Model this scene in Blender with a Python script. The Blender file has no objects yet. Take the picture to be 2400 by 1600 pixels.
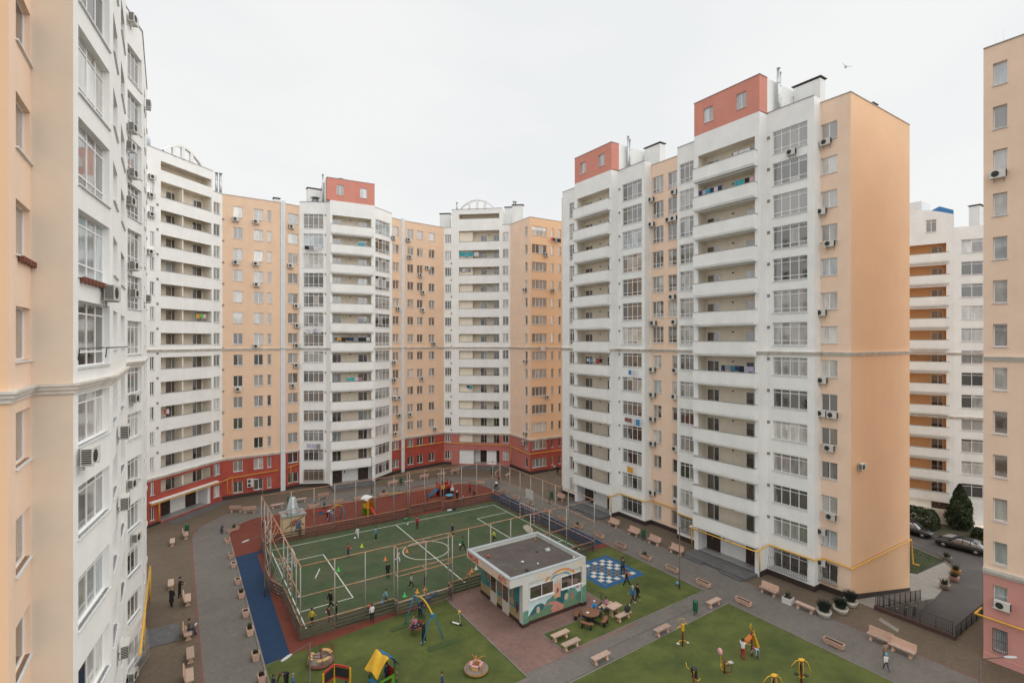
import bpy, bmesh, math, random
from mathutils import Vector, Matrix
random.seed(7)
R = math.radians
scene = bpy.context.scene
COL = scene.collection

# ------------------------------------------------------------------ camera, sky, sun, exposure
CAM_H = 22.15                 # eye on the eighth floor
YAW = math.atan(0.656)        # the yard's long axis (world Y) lies left of the view axis
SN, CS = math.sin(YAW), math.cos(YAW)
FOC = 1200.0                  # 18 mm lens, in pixels of the 2400 px wide photograph
cam_d = bpy.data.cameras.new('camera'); cam = bpy.data.objects.new('camera', cam_d); COL.objects.link(cam)
cam.location = (0, 0, CAM_H); cam.rotation_euler = (R(90), 0, -YAW)
cam_d.lens = 18.0; cam_d.sensor_width = 36.0; cam_d.clip_start = 0.1; cam_d.clip_end = 3000
scene.camera = cam

SUN_EL = R(58)
sx_, sy_ = 0.62, -0.785                  # direction TO the (veiled) sun in the XY plane: behind the camera
world = bpy.data.worlds.new('World'); scene.world = world; world.use_nodes = True
nt = world.node_tree; nt.nodes.clear()
out = nt.nodes.new('ShaderNodeOutputWorld'); bg = nt.nodes.new('ShaderNodeBackground')
sky = nt.nodes.new('ShaderNodeTexSky'); sky.sky_type = 'NISHITA'; sky.sun_disc = False
sky.sun_elevation = SUN_EL; sky.sun_rotation = math.atan2(sx_, sy_)
sky.air_density = 1.0; sky.dust_density = 3.0; sky.ozone_density = 1.0
tc = nt.nodes.new('ShaderNodeTexCoord'); mp = nt.nodes.new('ShaderNodeMapping'); mp.inputs['Scale'].default_value = (1.0, 1.0, 2.2)
nz = nt.nodes.new('ShaderNodeTexNoise'); nz.inputs['Scale'].default_value = 2.2; nz.inputs['Detail'].default_value = 6; nz.inputs['Roughness'].default_value = 0.5
rp = nt.nodes.new('ShaderNodeValToRGB')
rp.color_ramp.elements[0].position = 0.36; rp.color_ramp.elements[0].color = (0.75, 0.765, 0.77, 1)
rp.color_ramp.elements[1].position = 0.56; rp.color_ramp.elements[1].color = (0.80, 0.80, 0.795, 1)
mul = nt.nodes.new('ShaderNodeVectorMath'); mul.operation = 'SCALE'; mul.inputs['Scale'].default_value = 7.8
mx = nt.nodes.new('ShaderNodeMix'); mx.data_type = 'RGBA'; mx.inputs['Factor'].default_value = 0.96   # closed cloud deck over the clear sky
nt.links.new(tc.outputs['Generated'], mp.inputs['Vector']); nt.links.new(mp.outputs[0], nz.inputs['Vector'])
nt.links.new(nz.outputs['Fac'], rp.inputs['Fac']); nt.links.new(rp.outputs['Color'], mul.inputs[0])
nt.links.new(sky.outputs[0], mx.inputs['A']); nt.links.new(mul.outputs[0], mx.inputs['B'])
nt.links.new(mx.outputs['Result'], bg.inputs['Color']); bg.inputs['Strength'].default_value = 0.1
nt.links.new(bg.outputs[0], out.inputs[0])

sun_d = bpy.data.lights.new('sun', 'SUN'); sun = bpy.data.objects.new('sun', sun_d); COL.objects.link(sun)
sun_d.energy = 1.5; sun_d.angle = R(120); sun_d.color = (1.0, 0.96, 0.91)
sdir = Vector((sx_*math.cos(SUN_EL), sy_*math.cos(SUN_EL), math.sin(SUN_EL)))
sun.rotation_euler = sdir.to_track_quat('Z', 'Y').to_euler()
sun.location = (0, 0, 120)

vs = scene.view_settings; vs.view_transform = 'Standard'; vs.look = 'None'; vs.exposure = 0.58; vs.gamma = 1.0; vs.use_curve_mapping = False
scene.render.engine = 'CYCLES'
scene.cycles.max_bounces = 6; scene.cycles.diffuse_bounces = 4; scene.cycles.glossy_bounces = 3; scene.cycles.transmission_bounces = 2

# ------------------------------------------------------------------ picture <-> place
def ray(px):                       # horizontal direction per unit depth through a column of the photograph
    r = (px - 1200.0)/FOC
    return Vector((SN + r*CS, CS - r*SN))
def W(px, depth):                  # plan point at a depth along the view axis
    return ray(px)*depth
def G(px, py, z=0.0):              # where the pixel meets the level z
    d = (CAM_H - z)*FOC/(py - 800.0)
    p = ray(px)*d
    return Vector((p.x, p.y, z))
def atX(px, X): d = ray(px); return Vector((X, d.y*X/d.x))
def atY(px, Y): d = ray(px); return Vector((d.x*Y/d.y, Y))

# ------------------------------------------------------------------ materials (all procedural)
MATS = {}
def _nodes(name):
    m = bpy.data.materials.new(name); m.use_nodes = True
    t = m.node_tree; b = t.nodes['Principled BSDF']
    return m, t, b
def lin(c):                        # sRGB 0-255 to linear
    return tuple(((v/255)/12.92 if v/255 <= 0.04045 else ((v/255+0.055)/1.055)**2.4) for v in c)
def mat(name, col, rough=0.7, var=0.0, scale=3.0, metal=0.0, bump=0.0, bscale=40.0, streak=0.0, spec=0.5, rnd=0.0, dirt=None):
    if name in MATS: return MATS[name]
    m, t, b = _nodes(name); L = t.links.new
    b.inputs['Roughness'].default_value = rough; b.inputs['Metallic'].default_value = metal
    b.inputs['Specular IOR Level'].default_value = spec
    geo = t.nodes.new('ShaderNodeNewGeometry')
    cur = None
    rgb = t.nodes.new('ShaderNodeRGB'); rgb.outputs[0].default_value = (*col, 1); cur = rgb.outputs[0]
    def modulate(cur, fac_socket, lo, hi):
        mr = t.nodes.new('ShaderNodeMapRange'); mr.inputs['From Min'].default_value = 0.3; mr.inputs['From Max'].default_value = 0.7
        mr.inputs['To Min'].default_value = lo; mr.inputs['To Max'].default_value = hi
        L(fac_socket, mr.inputs['Value'])
        v = t.nodes.new('ShaderNodeVectorMath'); v.operation = 'SCALE'
        L(cur, v.inputs[0]); L(mr.outputs[0], v.inputs['Scale']); return v.outputs[0]
    if var:
        n = t.nodes.new('ShaderNodeTexNoise'); n.inputs['Scale'].default_value = scale; n.inputs['Detail'].default_value = 8
        n.inputs['Roughness'].default_value = 0.62
        L(geo.outputs['Position'], n.inputs['Vector']); cur = modulate(cur, n.outputs['Fac'], 1-var, 1+var)
    if streak:
        mpn = t.nodes.new('ShaderNodeMapping'); mpn.inputs['Scale'].default_value = (1.6, 1.6, 0.16)
        n = t.nodes.new('ShaderNodeTexNoise'); n.inputs['Scale'].default_value = 1.0; n.inputs['Detail'].default_value = 7
        L(geo.outputs['Position'], mpn.inputs['Vector']); L(mpn.outputs[0], n.inputs['Vector'])
        cur = modulate(cur, n.outputs['Fac'], 1-streak, 1+streak*0.5)
    if rnd:
        oi = t.nodes.new('ShaderNodeObjectInfo')
        mr = t.nodes.new('ShaderNodeMapRange'); mr.inputs['To Min'].default_value = 1-rnd; mr.inputs['To Max'].default_value = 1+rnd
        L(oi.outputs['Random'], mr.inputs['Value'])
        v = t.nodes.new('ShaderNodeVectorMath'); v.operation = 'SCALE'
        L(cur, v.inputs[0]); L(mr.outputs[0], v.inputs['Scale']); cur = v.outputs[0]
    if dirt:
        dcol, dscale, lo, hi = dirt
        n = t.nodes.new('ShaderNodeTexNoise'); n.inputs['Scale'].default_value = dscale; n.inputs['Detail'].default_value = 10; n.inputs['Roughness'].default_value = 0.7
        L(geo.outputs['Position'], n.inputs['Vector'])
        mr = t.nodes.new('ShaderNodeMapRange'); mr.inputs['From Min'].default_value = lo; mr.inputs['From Max'].default_value = hi
        L(n.outputs['Fac'], mr.inputs['Value'])
        mxx = t.nodes.new('ShaderNodeMix'); mxx.data_type = 'RGBA'
        L(mr.outputs[0], mxx.inputs['Factor']); L(cur, mxx.inputs['A']); mxx.inputs['B'].default_value = (*dcol, 1); cur = mxx.outputs['Result']
    L(cur, b.inputs['Base Color'])
    if bump:
        n = t.nodes.new('ShaderNodeTexNoise'); n.inputs['Scale'].default_value = bscale; n.inputs['Detail'].default_value = 4
        L(geo.outputs['Position'], n.inputs['Vector'])
        bp = t.nodes.new('ShaderNodeBump'); bp.inputs['Strength'].default_value = bump; bp.inputs['Distance'].default_value = 0.02
        L(n.outputs['Fac'], bp.inputs['Height']); L(bp.outputs[0], b.inputs['Normal'])
    MATS[name] = m; return m
def paver(name, c1, c2, mortar, bw=0.2, bh=0.1, var=0.12, rot=0.0):
    if name in MATS: return MATS[name]
    m, t, b = _nodes(name); L = t.links.new
    geo = t.nodes.new('ShaderNodeNewGeometry'); mpn = t.nodes.new('ShaderNodeMapping'); mpn.inputs['Rotation'].default_value = (0, 0, rot)
    L(geo.outputs['Position'], mpn.inputs['Vector'])
    br = t.nodes.new('ShaderNodeTexBrick'); br.inputs['Scale'].default_value = 1.0
    br.inputs['Brick Width'].default_value = bw; br.inputs['Row Height'].default_value = bh; br.inputs['Mortar Size'].default_value = 0.007
    br.inputs['Color1'].default_value = (*c1, 1); br.inputs['Color2'].default_value = (*c2, 1); br.inputs['Mortar'].default_value = (*mortar, 1)
    L(mpn.outputs[0], br.inputs['Vector'])
    cur = br.outputs['Color']
    for sc, amp in ((0.35, var), (2.7, var*0.8)):
        n = t.nodes.new('ShaderNodeTexNoise'); n.inputs['Scale'].default_value = sc; n.inputs['Detail'].default_value = 8; n.inputs['Roughness'].default_value = 0.65
        L(geo.outputs['Position'], n.inputs['Vector'])
        mr = t.nodes.new('ShaderNodeMapRange'); mr.inputs['From Min'].default_value = 0.3; mr.inputs['From Max'].default_value = 0.7
        mr.inputs['To Min'].default_value = 1-amp; mr.inputs['To Max'].default_value = 1+amp; L(n.outputs['Fac'], mr.inputs['Value'])
        v = t.nodes.new('ShaderNodeVectorMath'); v.operation = 'SCALE'; L(cur, v.inputs[0]); L(mr.outputs[0], v.inputs['Scale']); cur = v.outputs[0]
    L(cur, b.inputs['Base Color']); b.inputs['Roughness'].default_value = 0.85
    bp = t.nodes.new('ShaderNodeBump'); bp.inputs['Strength'].default_value = 0.25; bp.inputs['Distance'].default_value = 0.01
    L(br.outputs['Fac'], bp.inputs['Height']); bp.invert = True; L(bp.outputs[0], b.inputs['Normal'])
    MATS[name] = m; return m
def glass(name, col, rnd=0.25, stripes=None, ior=2.7):
    """a window pane with what hangs right behind it (dark room, curtain, blind) seen through the reflecting glass"""
    if name in MATS: return MATS[name]
    m, t, b = _nodes(name); L = t.links.new
    rgb = t.nodes.new('ShaderNodeRGB'); rgb.outputs[0].default_value = (*col, 1); cur = rgb.outputs[0]
    oi = t.nodes.new('ShaderNodeObjectInfo')
    mr = t.nodes.new('ShaderNodeMapRange'); mr.inputs['To Min'].default_value = 1-rnd; mr.inputs['To Max'].default_value = 1+rnd
    L(oi.outputs['Random'], mr.inputs['Value'])
    v = t.nodes.new('ShaderNodeVectorMath'); v.operation = 'SCALE'; L(cur, v.inputs[0]); L(mr.outputs[0], v.inputs['Scale']); cur = v.outputs[0]
    tcn = t.nodes.new('ShaderNodeTexCoord')
    if stripes:
        axis, freq, col2, soft = stripes
        wv = t.nodes.new('ShaderNodeTexWave'); wv.wave_type = 'BANDS'; wv.bands_direction = axis; wv.inputs['Scale'].default_value = freq
        wv.inputs['Distortion'].default_value = 0.0 if axis == 'Z' else 1.5; wv.inputs['Detail'].default_value = 1
        L(tcn.outputs['Object'], wv.inputs['Vector'])
        mr2 = t.nodes.new('ShaderNodeMapRange'); mr2.inputs['From Min'].default_value = 0.5-soft; mr2.inputs['From Max'].default_value = 0.5+soft
        L(wv.outputs['Fac'], mr2.inputs['Value'])
        mxx = t.nodes.new('ShaderNodeMix'); mxx.data_type = 'RGBA'; L(mr2.outputs[0], mxx.inputs['Factor']); L(cur, mxx.inputs['A']); mxx.inputs['B'].default_value = (*col2, 1); cur = mxx.outputs['Result']
    else:                                   # furniture and curtain folds, soft
        n = t.nodes.new('ShaderNodeTexNoise'); n.inputs['Scale'].default_value = 1.0; n.inputs['Detail'].default_value = 2
        mpz = t.nodes.new('ShaderNodeMapping'); mpz.inputs['Scale'].default_value = (2.6, 2.6, 0.7)
        ad = t.nodes.new('ShaderNodeVectorMath'); ad.operation = 'ADD'
        L(tcn.outputs['Object'], ad.inputs[0]); L(oi.outputs['Location'], ad.inputs[1]); L(ad.outputs[0], mpz.inputs['Vector']); L(mpz.outputs[0], n.inputs['Vector'])
        mr2 = t.nodes.new('ShaderNodeMapRange'); mr2.inputs['From Min'].default_value = 0.35; mr2.inputs['From Max'].default_value = 0.65
        mr2.inputs['To Min'].default_value = 0.78; mr2.inputs['To Max'].default_value = 1.2; L(n.outputs['Fac'], mr2.inputs['Value'])
        v2 = t.nodes.new('ShaderNodeVectorMath'); v2.operation = 'SCALE'; L(cur, v2.inputs[0]); L(mr2.outputs[0], v2.inputs['Scale']); cur = v2.outputs[0]
    L(cur, b.inputs['Base Color']); b.inputs['Roughness'].default_value = 0.04; b.inputs['IOR'].default_value = ior
    n3 = t.nodes.new('ShaderNodeTexNoise'); n3.inputs['Scale'].default_value = 1.1
    geo = t.nodes.new('ShaderNodeNewGeometry'); L(geo.outputs['Position'], n3.inputs['Vector'])
    bp = t.nodes.new('ShaderNodeBump'); bp.inputs['Strength'].default_value = 0.05; bp.inputs['Distance'].default_value = 0.05
    L(n3.outputs['Fac'], bp.inputs['Height']); L(bp.outputs[0], b.inputs['Normal'])
    MATS[name] = m; return m

# ------------------------------------------------------------------ mesh builder
class MB:
    def __init__(s): s.v = []; s.f = []; s.m = []; s.smooth = []
    def face(s, pts, mi=0, sm=False):
        i = len(s.v); s.v.extend([tuple(p) for p in pts]); s.f.append(tuple(range(i, i+len(pts)))); s.m.append(mi); s.smooth.append(sm)
    def box(s, x0, x1, y0, y1, z0, z1, mi=0, T=None):
        c = [(x0,y0,z0),(x1,y0,z0),(x1,y1,z0),(x0,y1,z0),(x0,y0,z1),(x1,y0,z1),(x1,y1,z1),(x0,y1,z1)]
        if T is not None: c = [tuple(T @ Vector(p)) for p in c]
        i = len(s.v); s.v.extend(c)
        for q in ((3,2,1,0),(4,5,6,7),(0,1,5,4),(1,2,6,5),(2,3,7,6),(3,0,4,7)):
            s.f.append(tuple(i+k for k in q)); s.m.append(mi); s.smooth.append(False)
        return s
    def prism(s, poly, z0, z1, mi=0, T=None, sm=False):     # polygon (counter-clockwise) in XY extruded along Z
        n = len(poly); c = [(p[0],p[1],z0) for p in poly]+[(p[0],p[1],z1) for p in poly]
        if T is not None: c = [tuple(T @ Vector(p)) for p in c]
        i = len(s.v); s.v.extend(c)
        s.f.append(tuple(i+k for k in range(n-1,-1,-1))); s.m.append(mi); s.smooth.append(False)
        s.f.append(tuple(i+n+k for k in range(n))); s.m.append(mi); s.smooth.append(False)
        for k in range(n):
            k2 = (k+1) % n; s.f.append((i+k, i+k2, i+n+k2, i+n+k)); s.m.append(mi); s.smooth.append(sm)
        return s
    def tube(s, pts, r, mi=0, n=8, caps=True, sm=True, closed=False):
        pts = [Vector(p) for p in pts]; rs = r if isinstance(r, (list, tuple)) else [r]*len(pts)
        rings = []; up = Vector((0,0,1)); N = len(pts)
        prev = None
        for k, p in enumerate(pts):
            if closed: d = pts[(k+1) % N]-pts[k-1]
            elif k == 0: d = pts[1]-p
            elif k == N-1: d = p-pts[k-1]
            else: d = (pts[k+1]-p).normalized()+(p-pts[k-1]).normalized()
            d.normalize()
            if prev is None:
                a = d.cross(up)
                if a.length < 0.05: a = d.cross(Vector((1,0,0)))
            else:
                a = prev - d*prev.dot(d)
                if a.length < 1e-4: a = d.cross(Vector((1,0,0)))
            a.normalize(); prev = a; bvec = d.cross(a)
            i = len(s.v)
            for j in range(n):
                t = 2*math.pi*j/n; s.v.append(tuple(p+(a*math.cos(t)+bvec*math.sin(t))*rs[k]))
            rings.append(i)
        M = N if closed else N-1
        for k in range(M):
            i0, i1 = rings[k], rings[(k+1) % N]
            for j in range(n):
                j2 = (j+1) % n; s.f.append((i0+j, i0+j2, i1+j2, i1+j)); s.m.append(mi); s.smooth.append(sm)
        if caps and not closed:
            s.f.append(tuple(rings[0]+j for j in range(n-1,-1,-1))); s.m.append(mi); s.smooth.append(False)
            s.f.append(tuple(rings[-1]+j for j in range(n))); s.m.append(mi); s.smooth.append(False)
        return s
    def lathe(s, prof, n=16, mi=0, c=(0,0,0), sm=True, sx=1.0, sy=1.0):   # profile [(r,z)...] about Z
        rings = []
        for r_, z in prof:
            i = len(s.v)
            for j in range(n):
                t = 2*math.pi*j/n; s.v.append((c[0]+r_*sx*math.cos(t), c[1]+r_*sy*math.sin(t), c[2]+z))
            rings.append(i)
        for k in range(len(prof)-1):
            for j in range(n):
                j2 = (j+1) % n; s.f.append((rings[k]+j, rings[k]+j2, rings[k+1]+j2, rings[k+1]+j)); s.m.append(mi); s.smooth.append(sm)
        if prof[0][0] > 1e-4: s.f.append(tuple(rings[0]+j for j in range(n-1,-1,-1))); s.m.append(mi); s.smooth.append(False)
        if prof[-1][0] > 1e-4: s.f.append(tuple(rings[-1]+j for j in range(n))); s.m.append(mi); s.smooth.append(False)
        return s
    def ball(s, c, r, mi=0, n=12, m=8, sx=1, sy=1, sz=1):
        prof = [(max(r*math.sin(math.pi*k/m), 1e-5), -r*sz*math.cos(math.pi*k/m)) for k in range(m+1)]
        return s.lathe(prof, n, mi, c, True, sx, sy)
    def mesh(s, name, mats):
        me = bpy.data.meshes.new(name); me.from_pydata(s.v, [], s.f)
        for m_ in (mats if isinstance(mats, (list, tuple)) else [mats]): me.materials.append(m_)
        me.polygons.foreach_set('material_index', s.m); me.polygons.foreach_set('use_smooth', s.smooth); me.update()
        return me
    def build(s, name, mats, parent=None, loc=(0,0,0), rz=0.0):
        return ob(name, s.mesh(name, mats), parent, loc, rz)
def ob(name, me, parent=None, loc=(0,0,0), rz=0.0):
    o = bpy.data.objects.new(name, me); COL.objects.link(o)
    o.location = loc
    if rz: o.rotation_euler = (0, 0, rz)
    if parent is not None: o.parent = parent
    return o
def tag(o, label=None, cat=None, group=None, kind=None):
    if label: o['label'] = label
    if cat: o['category'] = cat
    if group: o['group'] = group
    if kind: o['kind'] = kind
    return o
def thing(name, label, cat, loc=(0,0,0), rz=0.0, group=None):
    return tag(ob(name, None, None, loc, rz), label, cat, group)
def copy_tree(o, parent=None, loc=None, rz=None, label=None, group=None):
    c = o.copy(); COL.objects.link(c); c.parent = parent
    if loc is not None: c.location = loc
    if rz is not None: c.rotation_euler = (0, 0, rz)
    if label: c['label'] = label
    if group: c['group'] = group
    for ch in list(o.children): copy_tree(ch, c)
    return c
def struct(name, mb, mats, loc=(0,0,0), rz=0.0): return tag(mb.build(name, mats, None, loc, rz), kind='structure')
def offset_poly(pts, d, closed=False):
    """move a left-to-right facade polyline outwards by d with mitred corners"""
    P = [Vector((p[0], p[1])) for p in pts]; n = len(P); res = []
    def nrm(a, b): t = (b-a).normalized(); return Vector((t.y, -t.x))
    for i in range(n):
        if closed: n1, n2 = nrm(P[i-1], P[i]), nrm(P[i], P[(i+1) % n])
        elif i == 0: n1 = n2 = nrm(P[0], P[1])
        elif i == n-1: n1 = n2 = nrm(P[-2], P[-1])
        else: n1, n2 = nrm(P[i-1], P[i]), nrm(P[i], P[i+1])
        k = n1+n2; res.append(P[i]+k*(d/max(0.35, 0.5*k.dot(k))) if False else P[i]+k*(2*d/max(0.5, k.dot(k))))
    return res
def band_mb(mb, pts, z0, z1, dout, din, mi=0, closed=False, o=(0,0)):
    A = offset_poly(pts, dout, closed); B = offset_poly(pts, -din, closed)
    n = len(A); M = n if closed else n-1
    for i in range(M):
        j = (i+1) % n
        a0, a1, b0, b1 = A[i], A[j], B[i], B[j]
        def p(v, z): return (v.x-o[0], v.y-o[1], z)
        mb.face([p(a0,z0), p(a1,z0), p(a1,z1), p(a0,z1)], mi)
        mb.face([p(a0,z1), p(a1,z1), p(b1,z1), p(b0,z1)], mi)
        mb.face([p(b0,z0), p(b1,z0), p(a1,z0), p(a0,z0)], mi)
        mb.face([p(b1,z0), p(b0,z0), p(b0,z1), p(b1,z1)], mi)
    if not closed:
        for i, fl in ((0, 1), (n-1, 0)):
            q = [(A[i].x-o[0],A[i].y-o[1],z0),(A[i].x-o[0],A[i].y-o[1],z1),(B[i].x-o[0],B[i].y-o[1],z1),(B[i].x-o[0],B[i].y-o[1],z0)]
            mb.face(q if fl else q[::-1], mi)
    return mb
# ------------------------------------------------------------------ paints
WHITE = mat('white_plaster', (0.85, 0.855, 0.835), 0.9, 0.05, 0.6, bump=0.15, bscale=60, streak=0.03)
CREAM = mat('cream_plaster', (0.88, 0.795, 0.665), 0.9, 0.05, 0.7, bump=0.12, bscale=60, streak=0.05)
BEIGE = mat('beige_plaster', (0.70, 0.585, 0.47), 0.9, 0.05, 0.6, bump=0.15, bscale=60, streak=0.025)
PEACH = mat('peach_plaster', (0.86, 0.645, 0.495), 0.9, 0.045, 0.6, bump=0.15, bscale=60, streak=0.025)
PEACH_SHADED = mat('shaded_peach_plaster', (0.80, 0.535, 0.335), 0.9, 0.04, 0.25, bump=0.15, bscale=60, streak=0.008)  # same peach paint on the end walls, their warm shade put into the colour
PEACH_WSHADE = mat('warm_shade_peach_plaster', (0.78, 0.56, 0.40), 0.9, 0.045, 0.6, bump=0.15, bscale=60, streak=0.025)  # peach of the rear wings, deepened in colour to stand in for warm shade
DEEPOR = mat('deep_orange_plaster', (0.80, 0.46, 0.22), 0.9, 0.05, 0.5)
RED = mat('red_plaster', (0.40, 0.075, 0.052), 0.88, 0.16, 0.5, bump=0.15, bscale=60, streak=0.10)
PINKRED = mat('faded_red_plaster', (0.50, 0.175, 0.145), 0.9, 0.09, 0.5, bump=0.15, bscale=60, streak=0.07)
PINK = mat('pink_plaster', (0.62, 0.30, 0.26), 0.9, 0.06, 0.5)
TERRA = mat('coral_plaster', (0.64, 0.265, 0.205), 0.9, 0.05, 0.6, streak=0.04)
CORN = mat('cornice_plaster', (0.64, 0.60, 0.54), 0.9, 0.10, 1.5, streak=0.18)
COPING = mat('coping_metal', (0.33, 0.33, 0.32), 0.5, 0.15, 3.0)
PLINTH = mat('dark_plinth', (0.045, 0.03, 0.026), 0.8, 0.15, 2)
FRAME = mat('white_pvc_frame', (0.83, 0.83, 0.82), 0.4, 0.0)
SILL = mat('white_sill', (0.70, 0.71, 0.72), 0.45, 0.08, 3)
DARKDOOR = mat('brown_steel_door', (0.045, 0.026, 0.02), 0.45, 0.15, 3)
WHITEW = mat('white_limewash', (0.80, 0.80, 0.79), 0.85, 0.03, 2)
ROOFM = mat('roof_felt', (0.12, 0.115, 0.11), 0.9, 0.15, 1.0)
ZINC = mat('zinc_flue', (0.52, 0.54, 0.55), 0.35, 0.12, 3, metal=0.8)
CAPM = mat('dark_cap', (0.07, 0.06, 0.055), 0.6)
ACW = mat('ac_casing', (0.60, 0.59, 0.55), 0.5, 0.05, 4, rnd=0.12)
ACD = mat('ac_grille', (0.03, 0.03, 0.028), 0.6)
YPIPE = mat('yellow_gas_pipe', (0.72, 0.40, 0.05), 0.45, 0.12, 4)
IRON = mat('dark_iron', (0.035, 0.033, 0.032), 0.5, 0.2, 6)
VENTM = mat('vent_grille', (0.33, 0.29, 0.22), 0.7)
BLIND_W = mat('closed_shutter', (0.74, 0.75, 0.76), 0.5)

G_DARK = glass('glass_dark_room', (0.05, 0.046, 0.04), 0.5)
G_BROWN = glass('glass_brown_room', (0.12, 0.085, 0.06), 0.45)
G_GREY = glass('glass_grey_voile', (0.27, 0.262, 0.245), 0.35)
G_LIGHT = glass('glass_white_curtain', (0.50, 0.49, 0.46), 0.25)
G_FOLD = glass('glass_pleated_curtain', (0.33, 0.31, 0.28), 0.3, ('X', 3.2, (0.16, 0.145, 0.13), 0.45))
G_BLIND = glass('glass_zebra_blind', (0.52, 0.52, 0.50), 0.15, ('Z', 2.6, (0.20, 0.19, 0.175), 0.12))
G_BLUE = glass('glass_blue_voile', (0.36, 0.40, 0.42), 0.25)
G_DOOR = glass('glass_door_dark', (0.03, 0.022, 0.016), 0.4)
MOODS = [([G_DARK], 13), ([G_DARK, G_GREY], 18), ([G_GREY], 17), ([G_BROWN, G_DARK], 9), ([G_LIGHT], 9), ([G_LIGHT, G_DARK, G_GREY], 9), ([G_FOLD], 9), ([G_BLIND], 5), ([G_BLUE, G_GREY], 9), ([G_BROWN, G_GREY], 5)]
def mood(rng):
    k = rng.uniform(0, sum(w for _, w in MOODS))
    for p, w in MOODS:
        k -= w
        if k <= 0: return p
    return MOODS[0][0]

_frames, _panes, _sills = {}, {}, {}
def frame_mesh(w, h, cols, rows, dep=0.07, bar=0.055):
    key = (round(w, 2), round(h, 2), tuple(cols), tuple(rows), dep, bar)
    if key in _frames: return _frames[key]
    mb = MB()
    mb.box(0, w, 0, dep, 0, bar); mb.box(0, w, 0, dep, h-bar, h)
    mb.box(0, bar, 0.001, dep-0.001, bar, h-bar); mb.box(w-bar, w, 0.001, dep-0.001, bar, h-bar)
    x = 0
    for c in cols[:-1]:
        x += c*w; mb.box(x-bar*0.6, x+bar*0.6, 0.002, dep-0.002, bar, h-bar)
    z = 0
    for r_ in rows[:-1]:
        z += r_*h; mb.box(bar, w-bar, 0.004, dep-0.004, z-bar*0.5, z+bar*0.5)
    me = mb.mesh('window', FRAME); _frames[key] = me; return me
def pane_mesh(w, h, m):
    key = (round(w, 2), round(h, 2), m.name)
    if key not in _panes:
        mb = MB(); mb.box(0, w, 0, 0.02, 0, h); _panes[key] = mb.mesh('pane', m)
    return _panes[key]
def sill_mesh(w, m):
    key = (round(w, 2), m.name)
    if key not in _sills:
        mb = MB(); mb.box(-0.04, w+0.04, -0.07, 0.12, -0.05, 0.0); _sills[key] = mb.mesh('sill', m)
    return _sills[key]

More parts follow.
